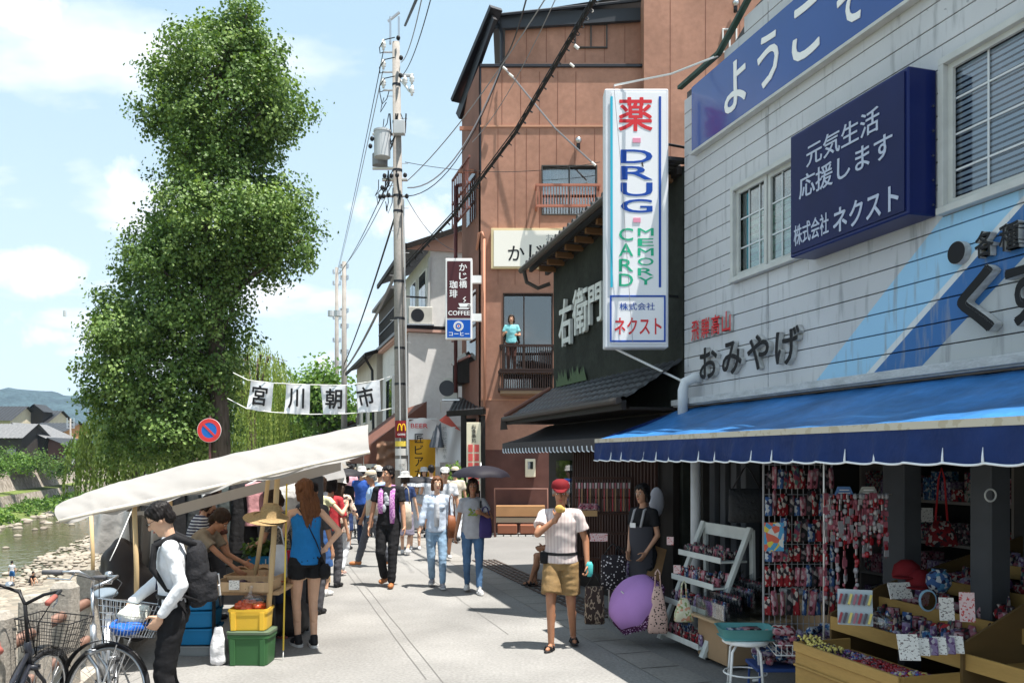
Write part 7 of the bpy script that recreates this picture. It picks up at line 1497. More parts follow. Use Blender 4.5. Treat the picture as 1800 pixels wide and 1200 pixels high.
# ---------------------------------------------------------------- the white market stall
CANV = M('canvas_white', (.78, .76, .75), .8, nz=(1.2, .05), bump=(2.2, .7, .08)); BAM = M('bamboo', (.55, .40, .22), .6, nz=(6, .15), stretch=(1, 1, .3)); TRW = M('crate_wood', (.50, .34, .20), .75, nz=(5, .15), stretch=(6, 1, 1))
def translucent_canvas():
    m = bpy.data.materials.new('canvas_translucent'); m.use_nodes = True; n, l = nodes(m); b = n['Principled BSDF']; b.inputs['Base Color'].default_value = (.36, .352, .345, 1); b.inputs['Roughness'].default_value = .8
    t = n.new('ShaderNodeBsdfTranslucent'); t.inputs[0].default_value = (.6, .54, .47, 1); mx = n.new('ShaderNodeMixShader'); mx.inputs[0].default_value = .3; l.new(b.outputs[0], mx.inputs[1]); l.new(t.outputs[0], mx.inputs[2]); l.new(mx.outputs[0], n['Material Output'].inputs[0])
    tc = n.new('ShaderNodeTexCoord'); mp = n.new('ShaderNodeMapping'); mp.inputs['Scale'].default_value = (1.6, 2.2, .7); mp.inputs['Rotation'].default_value = (0, .6, .3); nt = n.new('ShaderNodeTexNoise'); nt.inputs['Scale'].default_value = 2.6; nt.inputs['Detail'].default_value = 1; bp = n.new('ShaderNodeBump'); bp.inputs['Strength'].default_value = .5; bp.inputs['Distance'].default_value = .08
    l.new(tc.outputs['Object'], mp.inputs[0]); l.new(mp.outputs[0], nt.inputs[0]); l.new(nt.outputs['Fac'], bp.inputs['Height']); l.new(bp.outputs[0], b.inputs['Normal']); return m
TCAN = translucent_canvas()
st = thing('stall_canopy', 'large sloping white canvas canopy over the produce stall by the river fence', 'canopy', (-2.3, 8, 0))
near = [P(105, 918, 7.2), P(170, 902, 7.3), P(240, 888, 7.45), P(330, 868, 7.6), P(430, 846, 7.8), P(540, 820, 8.0), P(650, 796, 8.2)]
top = [P(97, 888, 7.35), P(160, 862, 7.5), P(222, 843, 7.75), P(330, 815, 7.95), P(430, 792, 8.15), P(540, 768, 8.4), P(647, 745, 8.6)]
back = [P(97, 888, 7.35)+Vector((-.2, 2.0, -.1)), P(160, 862, 7.5)+Vector((-.2, 2.1, -.12)), P(222, 843, 7.75)+Vector((-.3, 2.2, -.15)), P(330, 815, 7.95)+Vector((-.4, 2.3, -.15)), P(430, 792, 8.15)+Vector((-.45, 2.3, -.15)), P(540, 768, 8.4)+Vector((-.5, 2.3, -.15)), P(647, 745, 8.6)+Vector((-.6, 2.3, -.15))]
def pl(ps, u):
    x = u*(len(ps)-1); i = min(len(ps)-2, int(x)); return lerp(ps[i], ps[i+1], x-i)
def canf(u, v):
    if v < .3: q = lerp(pl(near, u), pl(top, u), v/.3)+Vector((0, -.03*math.sin(math.pi*v/.3), .0*math.sin(math.pi*v/.3)))
    else: q = lerp(pl(top, u), pl(back, u), (v-.3)/.7)
    w = .020*noise.noise(Vector((u*12+v*9, v*2, 1)))+.010*noise.noise(Vector((u*26+v*12, v*4, 3)))+.05*abs(math.sin(u*12.6+v*9))*max(0, .3-v)*3*(.5+noise.noise(Vector((u*7, 0, 5))))
    return q+Vector((0, -w, w*.5-.045*abs(math.sin(u*6*math.pi))*max(0, 1-v*7)))
b = MB(); b.grid(canf, 110, 30); b.build('canvas', TCAN, st, smooth=True)
b = MB(); b.grid(lambda u, v: lerp(P(292, 895, 8.6), P(600, 812, 9.4), u)+UP*(.02-.11*v)+Vector((0, .02*math.sin(u*30), 0)), 40, 3); b.build('rear_flap', TCAN, st, smooth=True)
b = MB(); b.tube([c+UP*-.0+Vector((0, .0, .01)) for c in near], .018, n=8); b.build('edge_rope', M('hem_cream', (.6, .55, .47), .8), st, smooth=True)
for a, c_, r in (((488, 832, 8.1), (466, 1140, 8.15), .026), ((472, 836, 8.7), (449, 1010, 8.6), .022), ((236, 888, 7.5), (240, 1110, 7.6), .022), ((160, 905, 8.9), (163, 1040, 8.9), .02), ((300, 880, 9.4), (300, 1080, 9.4), .018), ((620, 800, 8.4), (604, 790, 8.4), .02)):
    b = MB(); b.tube([P(*a), lerp(P(*a), P(*c_), .5)+Vector((.01, 0, 0)), P(*c_)], r, n=10); b.build('pole', BAM, st, smooth=True)
b = MB(); b.tube([P(233, 893, 7.45), P(205, 960, 7.2), P(193, 985, 7.1)], .004, n=5); b.tube([P(504, 850, 8.2), P(502, 960, 8.15), P(498, 1142, 8.2)], .009, n=6, k=1); b.tube([P(498, 1142, 8.2), P(497, 1170, 8.2)], .004, n=5, k=0); b.build('guy_rope', [RB, M('rope_yellow', (.68, .50, .08), .7)], st, smooth=True)
# grey translucent side sheet at the back of the stall
t = thing('side_sheet', 'greyish translucent plastic sheet hanging down at the river side of the stall', 'sheet', P(200, 1000, 9.4)); b = MB(); b.grid(lambda u, v: P(lerp(152, 292, u), lerp(898, 968+18*u, v), 9.2)+Vector((0, .07*math.sin(u*19+v*2), 0)), 40, 10); b.build('sheet', M('sheet_grey', (.45, .44, .43), .6, bump=(3, .6, .05)), t, smooth=True)
t = thing('black_tarp', 'heap covered with a black sheet at the stall corner behind the bicycle', 'tarpaulin', P(215, 1030, 7.9)); b = MB(); q = P(213, 1010, 8.1); b.ell(q, (.20, .22, .34), n=24, m=16); b.ell(q+Vector((.1, .05, -.25)), (.22, .25, .4), n=24, m=16)
me = remesh(b, .025, [M('tarp_black', (.035, .03, .03), .5)], 1, lambda co: .05*noise.noise(co*6)); INVt = INV[t.name]; me.transform(INVt); place_mesh(me, 'cover', t)
b = MB(); b.grid(lambda u, v: P(lerp(225, 262, u), lerp(905, 1060, v), 8.3)+Vector((0, .05*math.sin(u*14+v*3), 0)), 16, 12); tag(b.build('grey_drape', M('drape_grey', (.16, .15, .14), .8, bump=(5, .6, .04)), None, smooth=True), 'dark grey cloth drape hanging behind the student', 'drape')
# table and wooden trays
tb = thing('stall_table', 'low trestle table carrying the wooden produce trays', 'table', (-2.5, 8.6, 0)); b = MB(); b.box((-2.60, 8.95, .64), (.72, 1.5, .03)); b.build('top', TRW, tb)
for x, y in ((-2.90, 8.3), (-2.32, 8.3), (-2.92, 9.6), (-2.3, 9.6)): b = MB(); b.cyl((x, y, 0), (x, y, .63), .018, n=8); b.build('leg', BLK, tb)
def tray(name, label, x, y, z, w, d, h, mat, rz=0, wall=.012, group=None, cat='tray'):
    t = thing(name, label, cat, (x, y, z), rz, group, world=False); b = MB(); b.box((0, 0, wall/2), (w, d, wall)); b.build('base', mat, t)
    for i, (c, dd) in enumerate((((0, -d/2+wall/2, h/2), (w, wall, h)), ((0, d/2-wall/2, h/2), (w, wall, h)), ((-w/2+wall/2, 0, h/2), (wall, d-2*wall-.002, h)), ((w/2-wall/2, 0, h/2), (wall, d-2*wall-.002, h)))): b = MB(); b.box(c, dd); b.build('side', mat, t)
    return t
rnd = random.Random(31)
def veg_mesh(kind):
    b = MB()
    if kind == 'tomato': b.lathe([(0, -.026), (.02, -.026), (.036, -.008), (.037, .008), (.026, .026), (.008, .030), (0, .026)], n=14)
    elif kind == 'eggplant': b.tube([(-.07, 0, 0), (-.03, .0, 0), (.03, .008, 0), (.07, .02, 0)], [.006, .022, .028, .012], n=10)
    elif kind == 'onion': b.lathe([(0, -.03), (.025, -.024), (.036, 0), (.02, .026), (.006, .045), (0, .045)], n=12)
    elif kind == 'carrot': b.tube([(-.09, 0, 0), (0, 0, 0), (.07, 0, 0)], [.004, .014, .018], n=8)
    return b
VEG = {'tomato': M('tomato_red', (.62, .09, .03), .25, nz=(8, .15)), 'eggplant': M('eggplant', (.035, .01, .03), .2), 'onion': M('onion', (.45, .25, .12), .4, nz=(20, .2)), 'carrot': M('chili_red', (.4, .03, .02), .35)}
VM = {k: veg_mesh(k).mesh([m], smooth=True, name=k) for k, m in VEG.items()}
trs = [(-2.58, 8.30, .658, .56, .36, .10, 'front wooden produce tray with eggplants', 'eggplant'), (-2.60, 8.68, .658, .54, .36, .11, 'second wooden produce tray with dark eggplants and red chillies', 'carrot'), (-2.62, 9.06, .658, .54, .36, .12, 'third wooden tray covered with brown paper bags', 'onion')]
for i, (x, y, z, w, d, h, lab, kd) in enumerate(trs):
    tray('wooden_tray', lab, x, y, z, w, d, h, TRW, -.06, group='wooden produce trays')
    for j in range(15 if i < 2 else 8): kk = kd if rnd.random() < .7 else rnd.choice(['eggplant', 'onion']); put(VM[kk], (x+rnd.uniform(-w*.4, w*.4), y+rnd.uniform(-d*.38, d*.38), z+.035+rnd.random()*.03), rnd.random()*6, f'{kk if kk != "carrot" else "red chilli"} lying in the {["front", "second", "third"][i]} wooden tray', 'vegetable', f'vegetables in the {["front", "second", "third"][i]} tray', 'vegetable')
t = thing('price_paper', 'small white price paper on the front wooden tray', 'paper', (-2.64, 8.12, .70)); b = MB(); b.box((-2.64, 8.108, .735), (.10, .004, .09)); b.build('paper', WRITE, t)
b = MB(); b.grid(lambda u, v: Vector((lerp(-2.85, -2.4, u), lerp(8.9, 9.2, v), .79+.03*noise.noise(Vector((u*6, v*6, 0))))), 16, 12); tag(b.build('brown_paper', M('kraft_paper', (.42, .29, .17), .8, bump=(12, .6, .02)), None), 'crumpled sheet of brown paper over the third tray', 'paper')
BLC = M('crate_blue', (.02, .22, .48), .4, nz=(3, .08)); GRC = M('crate_green', (.045, .13, .05), .45, nz=(3, .1)); YLC = M('crate_yellow', (.70, .44, .05), .4, nz=(3, .08))
tray('blue_crate', 'light blue crate with white writing at the back of the produce table', -2.56, 9.50, .67, .62, .40, .20, BLC, -.05, cat='crate'); t = thing('crate_text', 'white kana writing strip on the blue crate front', 'writing', (-2.56, 9.28, .75)); b = MB(); b.text('ＪＡひだ', Vector((-2.72, 9.292, .775)), X, UP, .34, .07, depth=.003, bold=.02); b.build('lettering', TEXTWHT, t)
m, tn = leafcloud([((-2.78, 9.4, .93), (.16, .14, .08)), ((-2.54, 9.52, .9), (.2, .14, .06))], 900, .06, rnd, clump=9, cs=.05, shell=.2, up=1); t = thing('leafy_greens', 'bunches of dark leafy greens in the blue crate', 'vegetable', (-2.6, 9.1, .85)); m.build('leaves', LD, t, tones=tn)
# crates on the ground
def crate(name, label, x, y, z, w, d, h, mat, rz=0, lid=None, group=None, ribs=True):
    t = thing(name, label, 'crate', (x, y, z), rz, group, world=False); b = MB(); th = .012; b.loft([((0, 0, zz), X, Vector((0, 1, 0)), w/2*f*1.0, d/2*f, .22) for zz, f in ((0, .90), (.01, .92), (h*.97, 1.0), (h, 1.0), (h, .955), (.02, .88))], n=32, caps=True); b.build('box', mat, t)
    b = MB(); b.loft([((0, 0, zz), X, Vector((0, 1, 0)), w/2*1.04, d/2*1.04, .22) for zz in (h*.88, h*.985)], n=32, caps=False); b.loft([((0, 0, zz), X, Vector((0, 1, 0)), w/2*.99, d/2*.99, .22) for zz in (h*.88, h*.985)], n=32, caps=False); b.build('rim', mat, t)
    if ribs:
        for sx in (-1, 1):
            b = MB(); b.box((sx*w*.36, -d/2*.965, h*.44), (w*.13, .02, h*.86), taper=.97); b.build('rib', mat, t, bevel=.004)
    if lid:
        b = MB(); b.loft([((0, 0, zz), X, Vector((0, 1, 0)), w/2*f, d/2*f, .25) for zz, f in ((h+.002, 1.07), (h+.025, 1.07), (h+.032, 1.02))], n=32); b.build('lid', lid, t)
    return t
crate('green_crate', 'dark green lidded storage crate under the yellow crate beside the stall', -2.47, 8.12, 0, .39, .30, .29, GRC, -.02, M('crate_green_lid', (.10, .14, .09), .45)); crate('yellow_crate', 'yellow crate of tomatoes on top of the green crate', -2.48, 8.12, .325, .37, .27, .20, YLC, .03)
for i in range(30): a = rnd.random()*6.28; q = math.sqrt(rnd.random()); put(VM['tomato'], (-2.48+math.cos(a)*q*.15, 8.12+math.sin(a)*q*.10, .50+.055*(1-q)*rnd.random()*2+.02), a, 'ripe tomato in the heap on the yellow crate', 'tomato', 'tomatoes on the yellow crate', 'tomato', sc=1.05)
t = thing('tomato_bag', 'clear plastic bag twisted over the tomatoes', 'plastic bag', (-2.5, 8.1, .55)); b = MB(); b.ell((-2.45, 8.08, .60), (.11, .10, .06), n=20, m=12); b.lathe([(.05, .05), (.015, .10), (.03, .15)], (-2.47, 8.08, .58), n=10)
b.v = [v+Vector((1, 1, 1))*.015*noise.noise(v*18) for v in b.v]; b.build('film', glassmat('plastic_film', (.93, .93, .94), clear=.9), t, smooth=True)
for i, (z, h, mt, lab) in enumerate(((0, .10, M('crate_clear', (.35, .37, .38), .3), 'translucent grey crate at the bottom of the blue stack'), (.11, .16, BLC, 'lower bright blue crate in the stack behind the student'), (.28, .16, BLC, 'middle bright blue crate in the stack behind the student'), (.45, .18, BLC, 'top bright blue crate in the stack behind the student'))): crate('stacked_crate', lab, -3.12, 8.55, z, .36, .40, h, mt, .04*i, group='stacked crates behind the student', ribs=False)
b = MB(); b.loft([((-2.76, 8.02, z), X, Vector((0, 1, 0)), w, w*.7, .8) for z, w in ((0, .05), (.03, .075), (.16, .07), (.28, .05), (.36, .035))], n=20); me = remesh(b, .012, [M('bag_white', (.68, .68, .70), .35, bump=(14, .8, .02))], 1, lambda co: .018*noise.noise(Vector((co.x*22, co.y*22, co.z*7)))); o = bpy.data.objects.new('plastic_bag', me); COL.objects.link(o); tag(o, 'crumpled white plastic bag standing left of the green crate', 'plastic bag')
t = thing('black_sack', 'dark sacks stored in the shade under the produce table', 'sack', (-2.55, 8.8, 0)); b = MB(); b.ell((-2.7, 9.0, .2), (.26, .3, .24), n=20, m=12); b.ell((-2.5, 9.4, .2), (.26, .3, .26), n=20, m=12); me = remesh(b, .03, [M('sack_dark', (.03, .03, .032), .7)], 1, lambda co: .04*noise.noise(co*7)); me.transform(INV[t.name]); place_mesh(me, 'sack_body', t)
# straw hat hanging on the pole
q = P(476, 905, 8.05); t = thing('straw_hat', 'straw hat hanging on the bamboo stall pole', 'hat', q); b = MB(); ax = Vector((.15, -.25, 1)).normalized(); b.lathe([(.17, -.02), (.10, 0), (.095, .06), (.07, .10), (0, .115)], q, n=28, axis=ax); b.lathe([(.11, -.002), (.20, -.03), (.205, -.034), (.11, -.008)], q+Vector((-.05, 0, 0)), n=28, axis=ax); b.build('straw', M('straw', (.34, .23, .11), .8, nz=(60, .25), bump=(80, .6, .004)), t, smooth=True)
# clothes stall with hanging garments
cr = thing('clothes_rail', 'steel rail of hanging clothes behind the produce stall', 'clothes rail', (-3.0, 10.6, 0)); b = MB(); b.tube([(-4.5, 10.5, 1.72), (-2.75, 10.77, 1.76)], .014, n=8); b.build('rail', STEEL, cr)
for x, y in ((-4.5, 10.5), (-2.75, 10.77)): b = MB(); b.cyl((x, y, 0), (x, y, 1.74), .014, n=8); b.build('post', STEEL, cr)
GM = [cloth('dress_charcoal', (.045, .048, .05), 12), cloth('dress_slate', (.07, .085, .085), 12), cloth('dress_white', (.6, .6, .6), 12), cloth('dress_pink', (.5, .25, .27), 12), cloth('dress_dark', (.02, .02, .022), 12)]
for i, (x, L, m_, lab) in enumerate(((-3.75, .5, 4, 'black blouse at the far left of the clothes rail'), (-3.55, .45, 3, 'pink blouse hanging left on the clothes rail'), (-3.38, .9, 4, 'long black dress near the vendor on the clothes rail'), (-3.2, 1.05, 0, 'long charcoal dress in the middle of the clothes rail'), (-3.03, .5, 2, 'white shirt hanging between two dark dresses'), (-2.86, 1.05, 1, 'long slate grey dress right of the white shirt'), (-2.68, .9, 4, 'narrow black dress near the bamboo pole'), (-2.5, .55, 3, 'rose coloured blouse right of the black dress'), (-2.3, 1.0, 0, 'charcoal dress at the right end of the clothes rail'), (-2.12, .6, 2, 'white blouse at the right end of the clothes rail'))):
    x = x*1.0-.68; y = 10.6+(x+3.9)*.15; t = thing('garment', lab, 'clothes', (x, y, 1.7), .5+.1*(i % 3), 'garments on the clothes rail', world=False); b = MB(); b.loft([((0, 0, z), X, Vector((0, 1, 0)), w, d, .8) for z, w, d in ((-.06, .05, .02), (-.09, .17, .04), (-.25, .15, .05), (-.42, .14, .05), (-.06-L*.97, .20 if L > .8 else .17, .08), (-.06-L, .20 if L > .8 else .17, .08))], n=32)
    b.v = [v+Vector((0, .022*math.sin(v.x*60)*(-v.z), 0)) for v in b.v]; b.build('cloth', GM[m_], t, smooth=True); b = MB(); b.tube([(-.15, 0, -.09), (0, 0, -.03), (.15, 0, -.09)], .006, n=5); b.tube([(0, 0, -.03), (0, 0, .03)], .003, n=5); b.build('hanger', WHITEP, t)
b = MB(); b.box((-3.55, 11.3, .85), (2.1, .03, 1.7)); tag(b.build('dark_backdrop', M('backdrop_dark', (.03, .03, .032), .9, bump=(5, .5, .03))), 'dark cloth backdrop behind the hanging clothes', 'backdrop')
# further white canopies up the street
for i, (x0, y0, x1, y1, x2, y2, x3, y3, Y, lab) in enumerate([(440, 842, 600, 812, 612, 838, 452, 868, 12.5, 'second white canopy behind the large one'), (500, 822, 606, 802, 612, 822, 510, 842, 17, 'third white canopy further up the river side'), (530, 818, 600, 800, 604, 812, 536, 830, 23, 'fourth small white canopy far up the street')]):
    t = thing('far_canopy', lab, 'canopy', P(x0, y0, Y)); b = MB(); c4 = [P(x0, y0, Y), P(x1, y1, Y), P(x2, y2, Y), P(x3, y3, Y)]; b.grid(lambda u, v: lerp(lerp(c4[0], c4[1], u), lerp(c4[3], c4[2], u), v)+Vector((0, -.15*v, 0)), 20, 4); b.grid(lambda u, v: lerp(c4[0], c4[1], u)+Vector((-.3*v, 2.2*v, -.1*v)), 10, 4); b.build('canvas', TCAN, t, smooth=True)
    for q in (c4[0], c4[1]): b = MB(); b.cyl((q.x-.35, Y+.8, 0), (q.x-.35, Y+.8, q.z-.06), .022, n=8); b.build('pole', BAM, t)
# ---------------------------------------------------------------- bicycles
def wheel(root, c, r, axis, tyre=BLK, fender=None, fend=(20, 200)):
    """axis: unit vector of the axle"""
    q = axis.to_track_quat('Z', 'Y').to_matrix(); w_ = MB(); pts = lambda rr, k: [c+q @ Vector((rr*math.cos(a), rr*math.sin(a), 0)) for a in [i*2*math.pi/k for i in range(k)]]
    w_.tube(pts(r, 48), .017, n=8, closed=True); wo = w_.build('tyre', tyre, root, smooth=True); b = MB(); b.tube(pts(r-.026, 48), .011, n=6, closed=True); b.build('rim', STEEL, wo, smooth=True)
    b = MB()
    for i in range(32): a = i*2*math.pi/32; s = .025 if i % 2 else -.025; a2 = a+(.35 if (i//2) % 2 else -.35); b.cyl(c+q @ Vector((.02*math.cos(a2), .02*math.sin(a2), s)), c+q @ Vector(((r-.03)*math.cos(a), (r-.03)*math.sin(a), 0)), .0013, n=4)
    b.build('spokes', STEEL, wo); b = MB(); b.cyl(c-axis*.045, c+axis*.045, .016, n=12); b.build('hub', STEEL, wo, smooth=True); return wo
def bicycle(label, loc, heading, steer, frame_m, grip_m, seat_m, lean=0, basket=True, bask_m=STEEL, low=False, fork_m=None):
    """local +x forward, steering pivot above the front wheel; wheelbase 1.1"""
    t = thing('bicycle', label, 'bicycle', loc, heading, world=False); t.rotation_euler = (lean, 0, heading); Yv = Vector((0, 1, 0)); r = .325
    rw = Vector((-.52, 0, r+.017)); piv = Vector((.40, 0, .72)); ax = Vector((-.28, 0, .96)).normalized()
    S = lambda p: piv+Matrix.Rotation(steer, 3, ax) @ (Vector(p)-piv)
    fwh = S((.60, 0, r+.017)); sa = Matrix.Rotation(steer, 3, ax) @ Yv
    wheel(t, rw, r, Yv); wheel(t, fwh, r, sa); b = MB(); bb_ = Vector((-.08, 0, .28)); sp_ = Vector((-.25, 0, .72)); ht = piv+ax*.06; hb = piv-ax*.1
    for a, c_, rr in ((hb, bb_, .019), (ht-ax*.08, lerp(bb_, sp_, .45), .015), (bb_, sp_, .016), (bb_, rw+Yv*.05, .01), (bb_, rw-Yv*.05, .01), (lerp(bb_, sp_, .85), rw+Yv*.05, .008), (lerp(bb_, sp_, .85), rw-Yv*.05, .008)): b.cyl(a, c_, rr, n=10)
    b.cyl(hb, ht, .022, n=12); b.build('frame', frame_m, t, smooth=True)
    b = MB(); cr_ = S(piv-ax*.12)
    for sg in (-1, 1): b.tube([S(tuple(piv-ax*.11+Yv*.03*sg)), S(tuple(piv-ax*.16+Yv*.052*sg)), S((.53, .052*sg, .5)), fwh+sa*.052*sg], .013, n=8)
    b.box(S(tuple(piv-ax*.12)), (.05, .12, .03), rz=steer); b.build('fork', fork_m or frame_m, t, smooth=True)
    b = MB(); b.cyl(ht, S(tuple(piv+ax*.32)), .012, n=8); hc_ = piv+ax*.32; L = []
    for sg in (-1, 1): b.tube([S(tuple(hc_)), S(tuple(hc_+Vector((.06, .08*sg, .06)))), S(tuple(hc_+Vector((.03, .20*sg, .10)))), S(tuple(hc_+Vector((-.18, .25*sg, .07))))], .011, n=8)
    hb_ = b.build('handlebar', STEEL if not low else BLK, t, smooth=True)
    for sg in (-1, 1): b = MB(); b.cyl(S(tuple(hc_+Vector((-.08, .228*sg, .083)))), S(tuple(hc_+Vector((-.21, .255*sg, .065)))), .017, n=10); b.build('grip', grip_m, hb_, smooth=True); b = MB(); b.tube([S(tuple(hc_+Vector((-.0, .20*sg, .09)))), S(tuple(hc_+Vector((-.02, .21*sg, .04)))), S(tuple(hc_+Vector((-.16, .26*sg, .03))))], .005, n=5); b.build('brake_lever', STEEL, hb_)
    b = MB(); b.lathe([(0, .03), (.02, .026), (.028, .012), (.028, 0)], S(tuple(hc_+Vector((.02, .12, .10)))), n=16); b.build('bell', STEEL, hb_, smooth=True)
    b = MB()
    for sg in (-1, 1): b.tube([S(tuple(hc_+Vector((-.0, .24*sg, .08)))), S(tuple(hc_+Vector((.14, .12*sg, .06)))), S(tuple(hc_+Vector((.12, .03*sg, -.14)))), S((.5, 0, .66))], .004, n=5)
    b.build('brake_cable', BLK, t, smooth=True)
    # fenders
    for c_, sa_, lo, hi, nm in ((rw, Yv, 10, 200, 'rear_fender'), (fwh, sa, 25, 175, 'front_fender')):
        fw_ = sa_.cross(UP)*1; b = MB()
        def ff(u, v): a = R(lerp(lo, hi, u)); rr = r+.035+.006*math.cos((v-.5)*3.1); return c_+(fw_*math.cos(a)+UP*math.sin(a))*rr+sa_*(v-.5)*.055
        b.grid(ff, 30, 4); b.build(nm, DMETAL if nm[0] == 'f' else frame_m, t, smooth=True)
    b = MB(); b.cyl(sp_, sp_+Vector((-.03, 0, .12)), .012, n=8); b.build('seat_post', STEEL, t, smooth=True); b = MB(); sc_ = sp_+Vector((-.04, 0, .16)); b.loft([(sc_+Vector((x, 0, z)), Yv, UP, w, h) for x, w, h, z in ((-.13, .02, .02, .01), (-.12, .085, .035, .01), (-.06, .10, .04, 0), (.02, .06, .03, .0), (.10, .03, .022, .005), (.15, .012, .012, .005))], n=16); b.build('saddle', seat_m, t, smooth=True)
    b = MB(); b.cyl(bb_-Yv*.05, bb_+Yv*.05, .02, n=10); b.cyl(bb_-Yv*.052, bb_-Yv*.048, .085, n=24); b.bar(bb_-Yv*.06, bb_-Yv*.06+Vector((.12, 0, -.11)), .02); b.box(bb_-Yv*.1+Vector((.12, 0, -.11)), (.08, .07, .02)); b.bar(bb_+Yv*.06, bb_+Yv*.06+Vector((-.12, 0, .11)), .02); b.box(bb_+Yv*.1+Vector((-.12, 0, .11)), (.08, .07, .02)); b.build('crank', BLK, t)
    b = MB(); b.tube([rw+Yv*.05, rw+Vector((.05, .16, -r-.01))], .008, n=6); b.build('kickstand', STEEL, t)
    if basket:
        z0, z1 = (.74, .97) if not low else (.66, .88); xa_, xb_ = .52, .84; cc = lambda x, y, z: S((x, y, z)); b = MB(); n1 = 9
        def corner(f, e): x0 = lerp(xa_+.04, xa_, f); x1 = lerp(xb_-.05, xb_, f); y = lerp(.13, .18, f); z = lerp(z0, z1, f); return [cc(x0, -y, z), cc(x1, -y, z), cc(x1, y, z), cc(x0, y, z)]
        for f in (0, .2, .4, .6, .8, 1): b.tube(corner(f, 0), .0045 if f == 1 else .0022, n=5, closed=True)
        c0 = corner(0, 0); c1 = corner(1, 0)
        for k in range(4):
            for i in range(n1+1): b.cyl(lerp(c0[k], c0[(k+1) % 4], i/n1), lerp(c1[k], c1[(k+1) % 4], i/n1), .002, n=4)
        for i in range(n1+1): b.cyl(lerp(c0[0], c0[3], i/n1), lerp(c0[1], c0[2], i/n1), .002, n=4); b.cyl(lerp(c0[0], c0[1], i/n1), lerp(c0[3], c0[2], i/n1), .002, n=4)
        b.build('basket', bask_m, t)
        b = MB(); b.tube([S((.60, .06, .38)), S((.66, .06, z0))], .005, n=5); b.tube([S((.60, -.06, .38)), S((.66, -.06, z0))], .005, n=5); b.build('basket_stay', STEEL, t)
    return t, S
SILV = M('bike_silver', (.55, .57, .6), .3, .8); BKB = M('bike_black', (.02, .022, .03), .3, coat=.4); GRV = M('grip_brown', (.32, .10, .08), .6); GREYG = M('grip_grey', (.10, .10, .11), .5)
BK1 = Vector((-3.02, 6.36, 0)); h1 = math.atan2(-.85, .30); st1 = math.atan2(-.2, .98)-h1
bt1, S1 = bicycle('silver city bicycle with front wire basket turned towards the student', BK1, h1, st1, SILV, GREYG, M('saddle_grey', (.16, .2, .24), .5), lean=.06, fork_m=SILV)
bt2, S2 = bicycle('black bicycle with reddish brown saddle and grips at the lower left corner', Vector((-3.02, 5.05, 0)), math.atan2(.97, -.22), -.25, BKB, GRV, GRV, lean=.03, bask_m=BLK, low=True)
M1 = Matrix.Translation(BK1) @ Euler((.06, 0, h1)).to_matrix().to_4x4()
def in_b(x, y, z): return M1 @ S1((x, y, z))
t = thing('shopping_bag', 'white cloth bundle lying in the silver bicycle basket', 'bag', in_b(.66, 0, .8)); b = MB(); q = in_b(.68, 0, .88); b.ell(q, (.10, .10, .07), n=18, m=12); b.ell(q+Vector((.05, .03, .02)), (.06, .06, .05), n=14, m=10); me = remesh(b, .01, [M('bundle_white', (.66, .68, .62), .7, bump=(18, .7, .02))], 1, lambda co: .015*noise.noise(co*16)); me.transform(INV[t.name]); place_mesh(me, 'bundle', t)
t = thing('blue_sack', 'crumpled blue bag lining the bottom of the bicycle basket', 'bag', in_b(.66, 0, .76)); b = MB(); q = in_b(.67, 0, .80); b.ell(q, (.13, .12, .055), n=20, m=10); me = remesh(b, .01, [M('bag_blue', (.02, .12, .5), .4, bump=(16, .9, .02))], 1, lambda co: .022*noise.noise(co*14)); me.transform(INV[t.name]); place_mesh(me, 'bag_body', t)
# ---------------------------------------------------------------- the crowd
def at(px, Y, z=0): return Vector(((px-900)/F*Y, Y, z))
def w2(root, rz, p): return root.location+Matrix.Rotation(R(rz), 3, 'Z') @ Vector(p)
DENIM = cloth('denim', (.07, .14, .26), 14, nz=(5, .25)); DENIML = cloth('denim_light', (.24, .36, .50), 14, nz=(5, .3)); NAVYJ = cloth('denim_navy', (.025, .035, .07), 14); BLKC = cloth('cloth_black', (.014, .014, .016), 9); WHC = cloth('cloth_white', (.55, .57, .61), 9)
GREYT = cloth('cloth_grey', (.38, .38, .41), 9); BLUET = cloth('tank_blue', (.015, .17, .46), 9); OLIVE = cloth('cloth_olive', (.24, .20, .15), 9); KHAKI = cloth('cloth_khaki', (.24, .155, .07), 9); LBLUE = cloth('cloth_lightblue', (.35, .48, .66), 9); BEIGE = cloth('cloth_beige', (.50, .44, .36), 9); TURQ = cloth('cloth_turquoise', (.2, .52, .56), 9); DGREY = cloth('cloth_darkgrey', (.07, .07, .08), 9); REDC = cloth('cloth_red', (.45, .04, .05), 9); NAVC = cloth('cloth_navy', (.03, .05, .13), 9); PINKC = cloth('cloth_pink', (.6, .32, .38), 9); BROWNC = cloth('cloth_brown', (.10, .04, .03), 9)
PLAID = rampmat('plaid_pink', [(0, (.62, .55, .53)), (.42, (.54, .46, .45)), (.52, (.63, .57, .55)), (.9, (.50, .41, .41))], 9, 'wave', axis='X', const=False, rough=.9); STRIPE = rampmat('stripe_navy', [(0, (.03, .03, .06)), (.55, (.5, .5, .52))], 9, 'wave', axis='Z', rough=.9)
FLOR = rampmat('floral_blouse', [(0, (.05, .035, .03)), (.42, (.08, .05, .04)), (.46, (.62, .5, .4)), (.56, (.6, .42, .36)), (.62, (.06, .04, .04))], 9, 'noise', detail=3, rough=.9); PATG = rampmat('grey_print', [(0, (.06, .06, .06)), (.5, (.2, .19, .17)), (.6, (.09, .085, .08))], 22, 'noise', rough=.9); SCARF = rampmat('scarf_pink', [(0, (.40, .13, .42)), (.5, (.66, .38, .62)), (.7, (.5, .22, .5))], 40, 'noise', rough=.9)
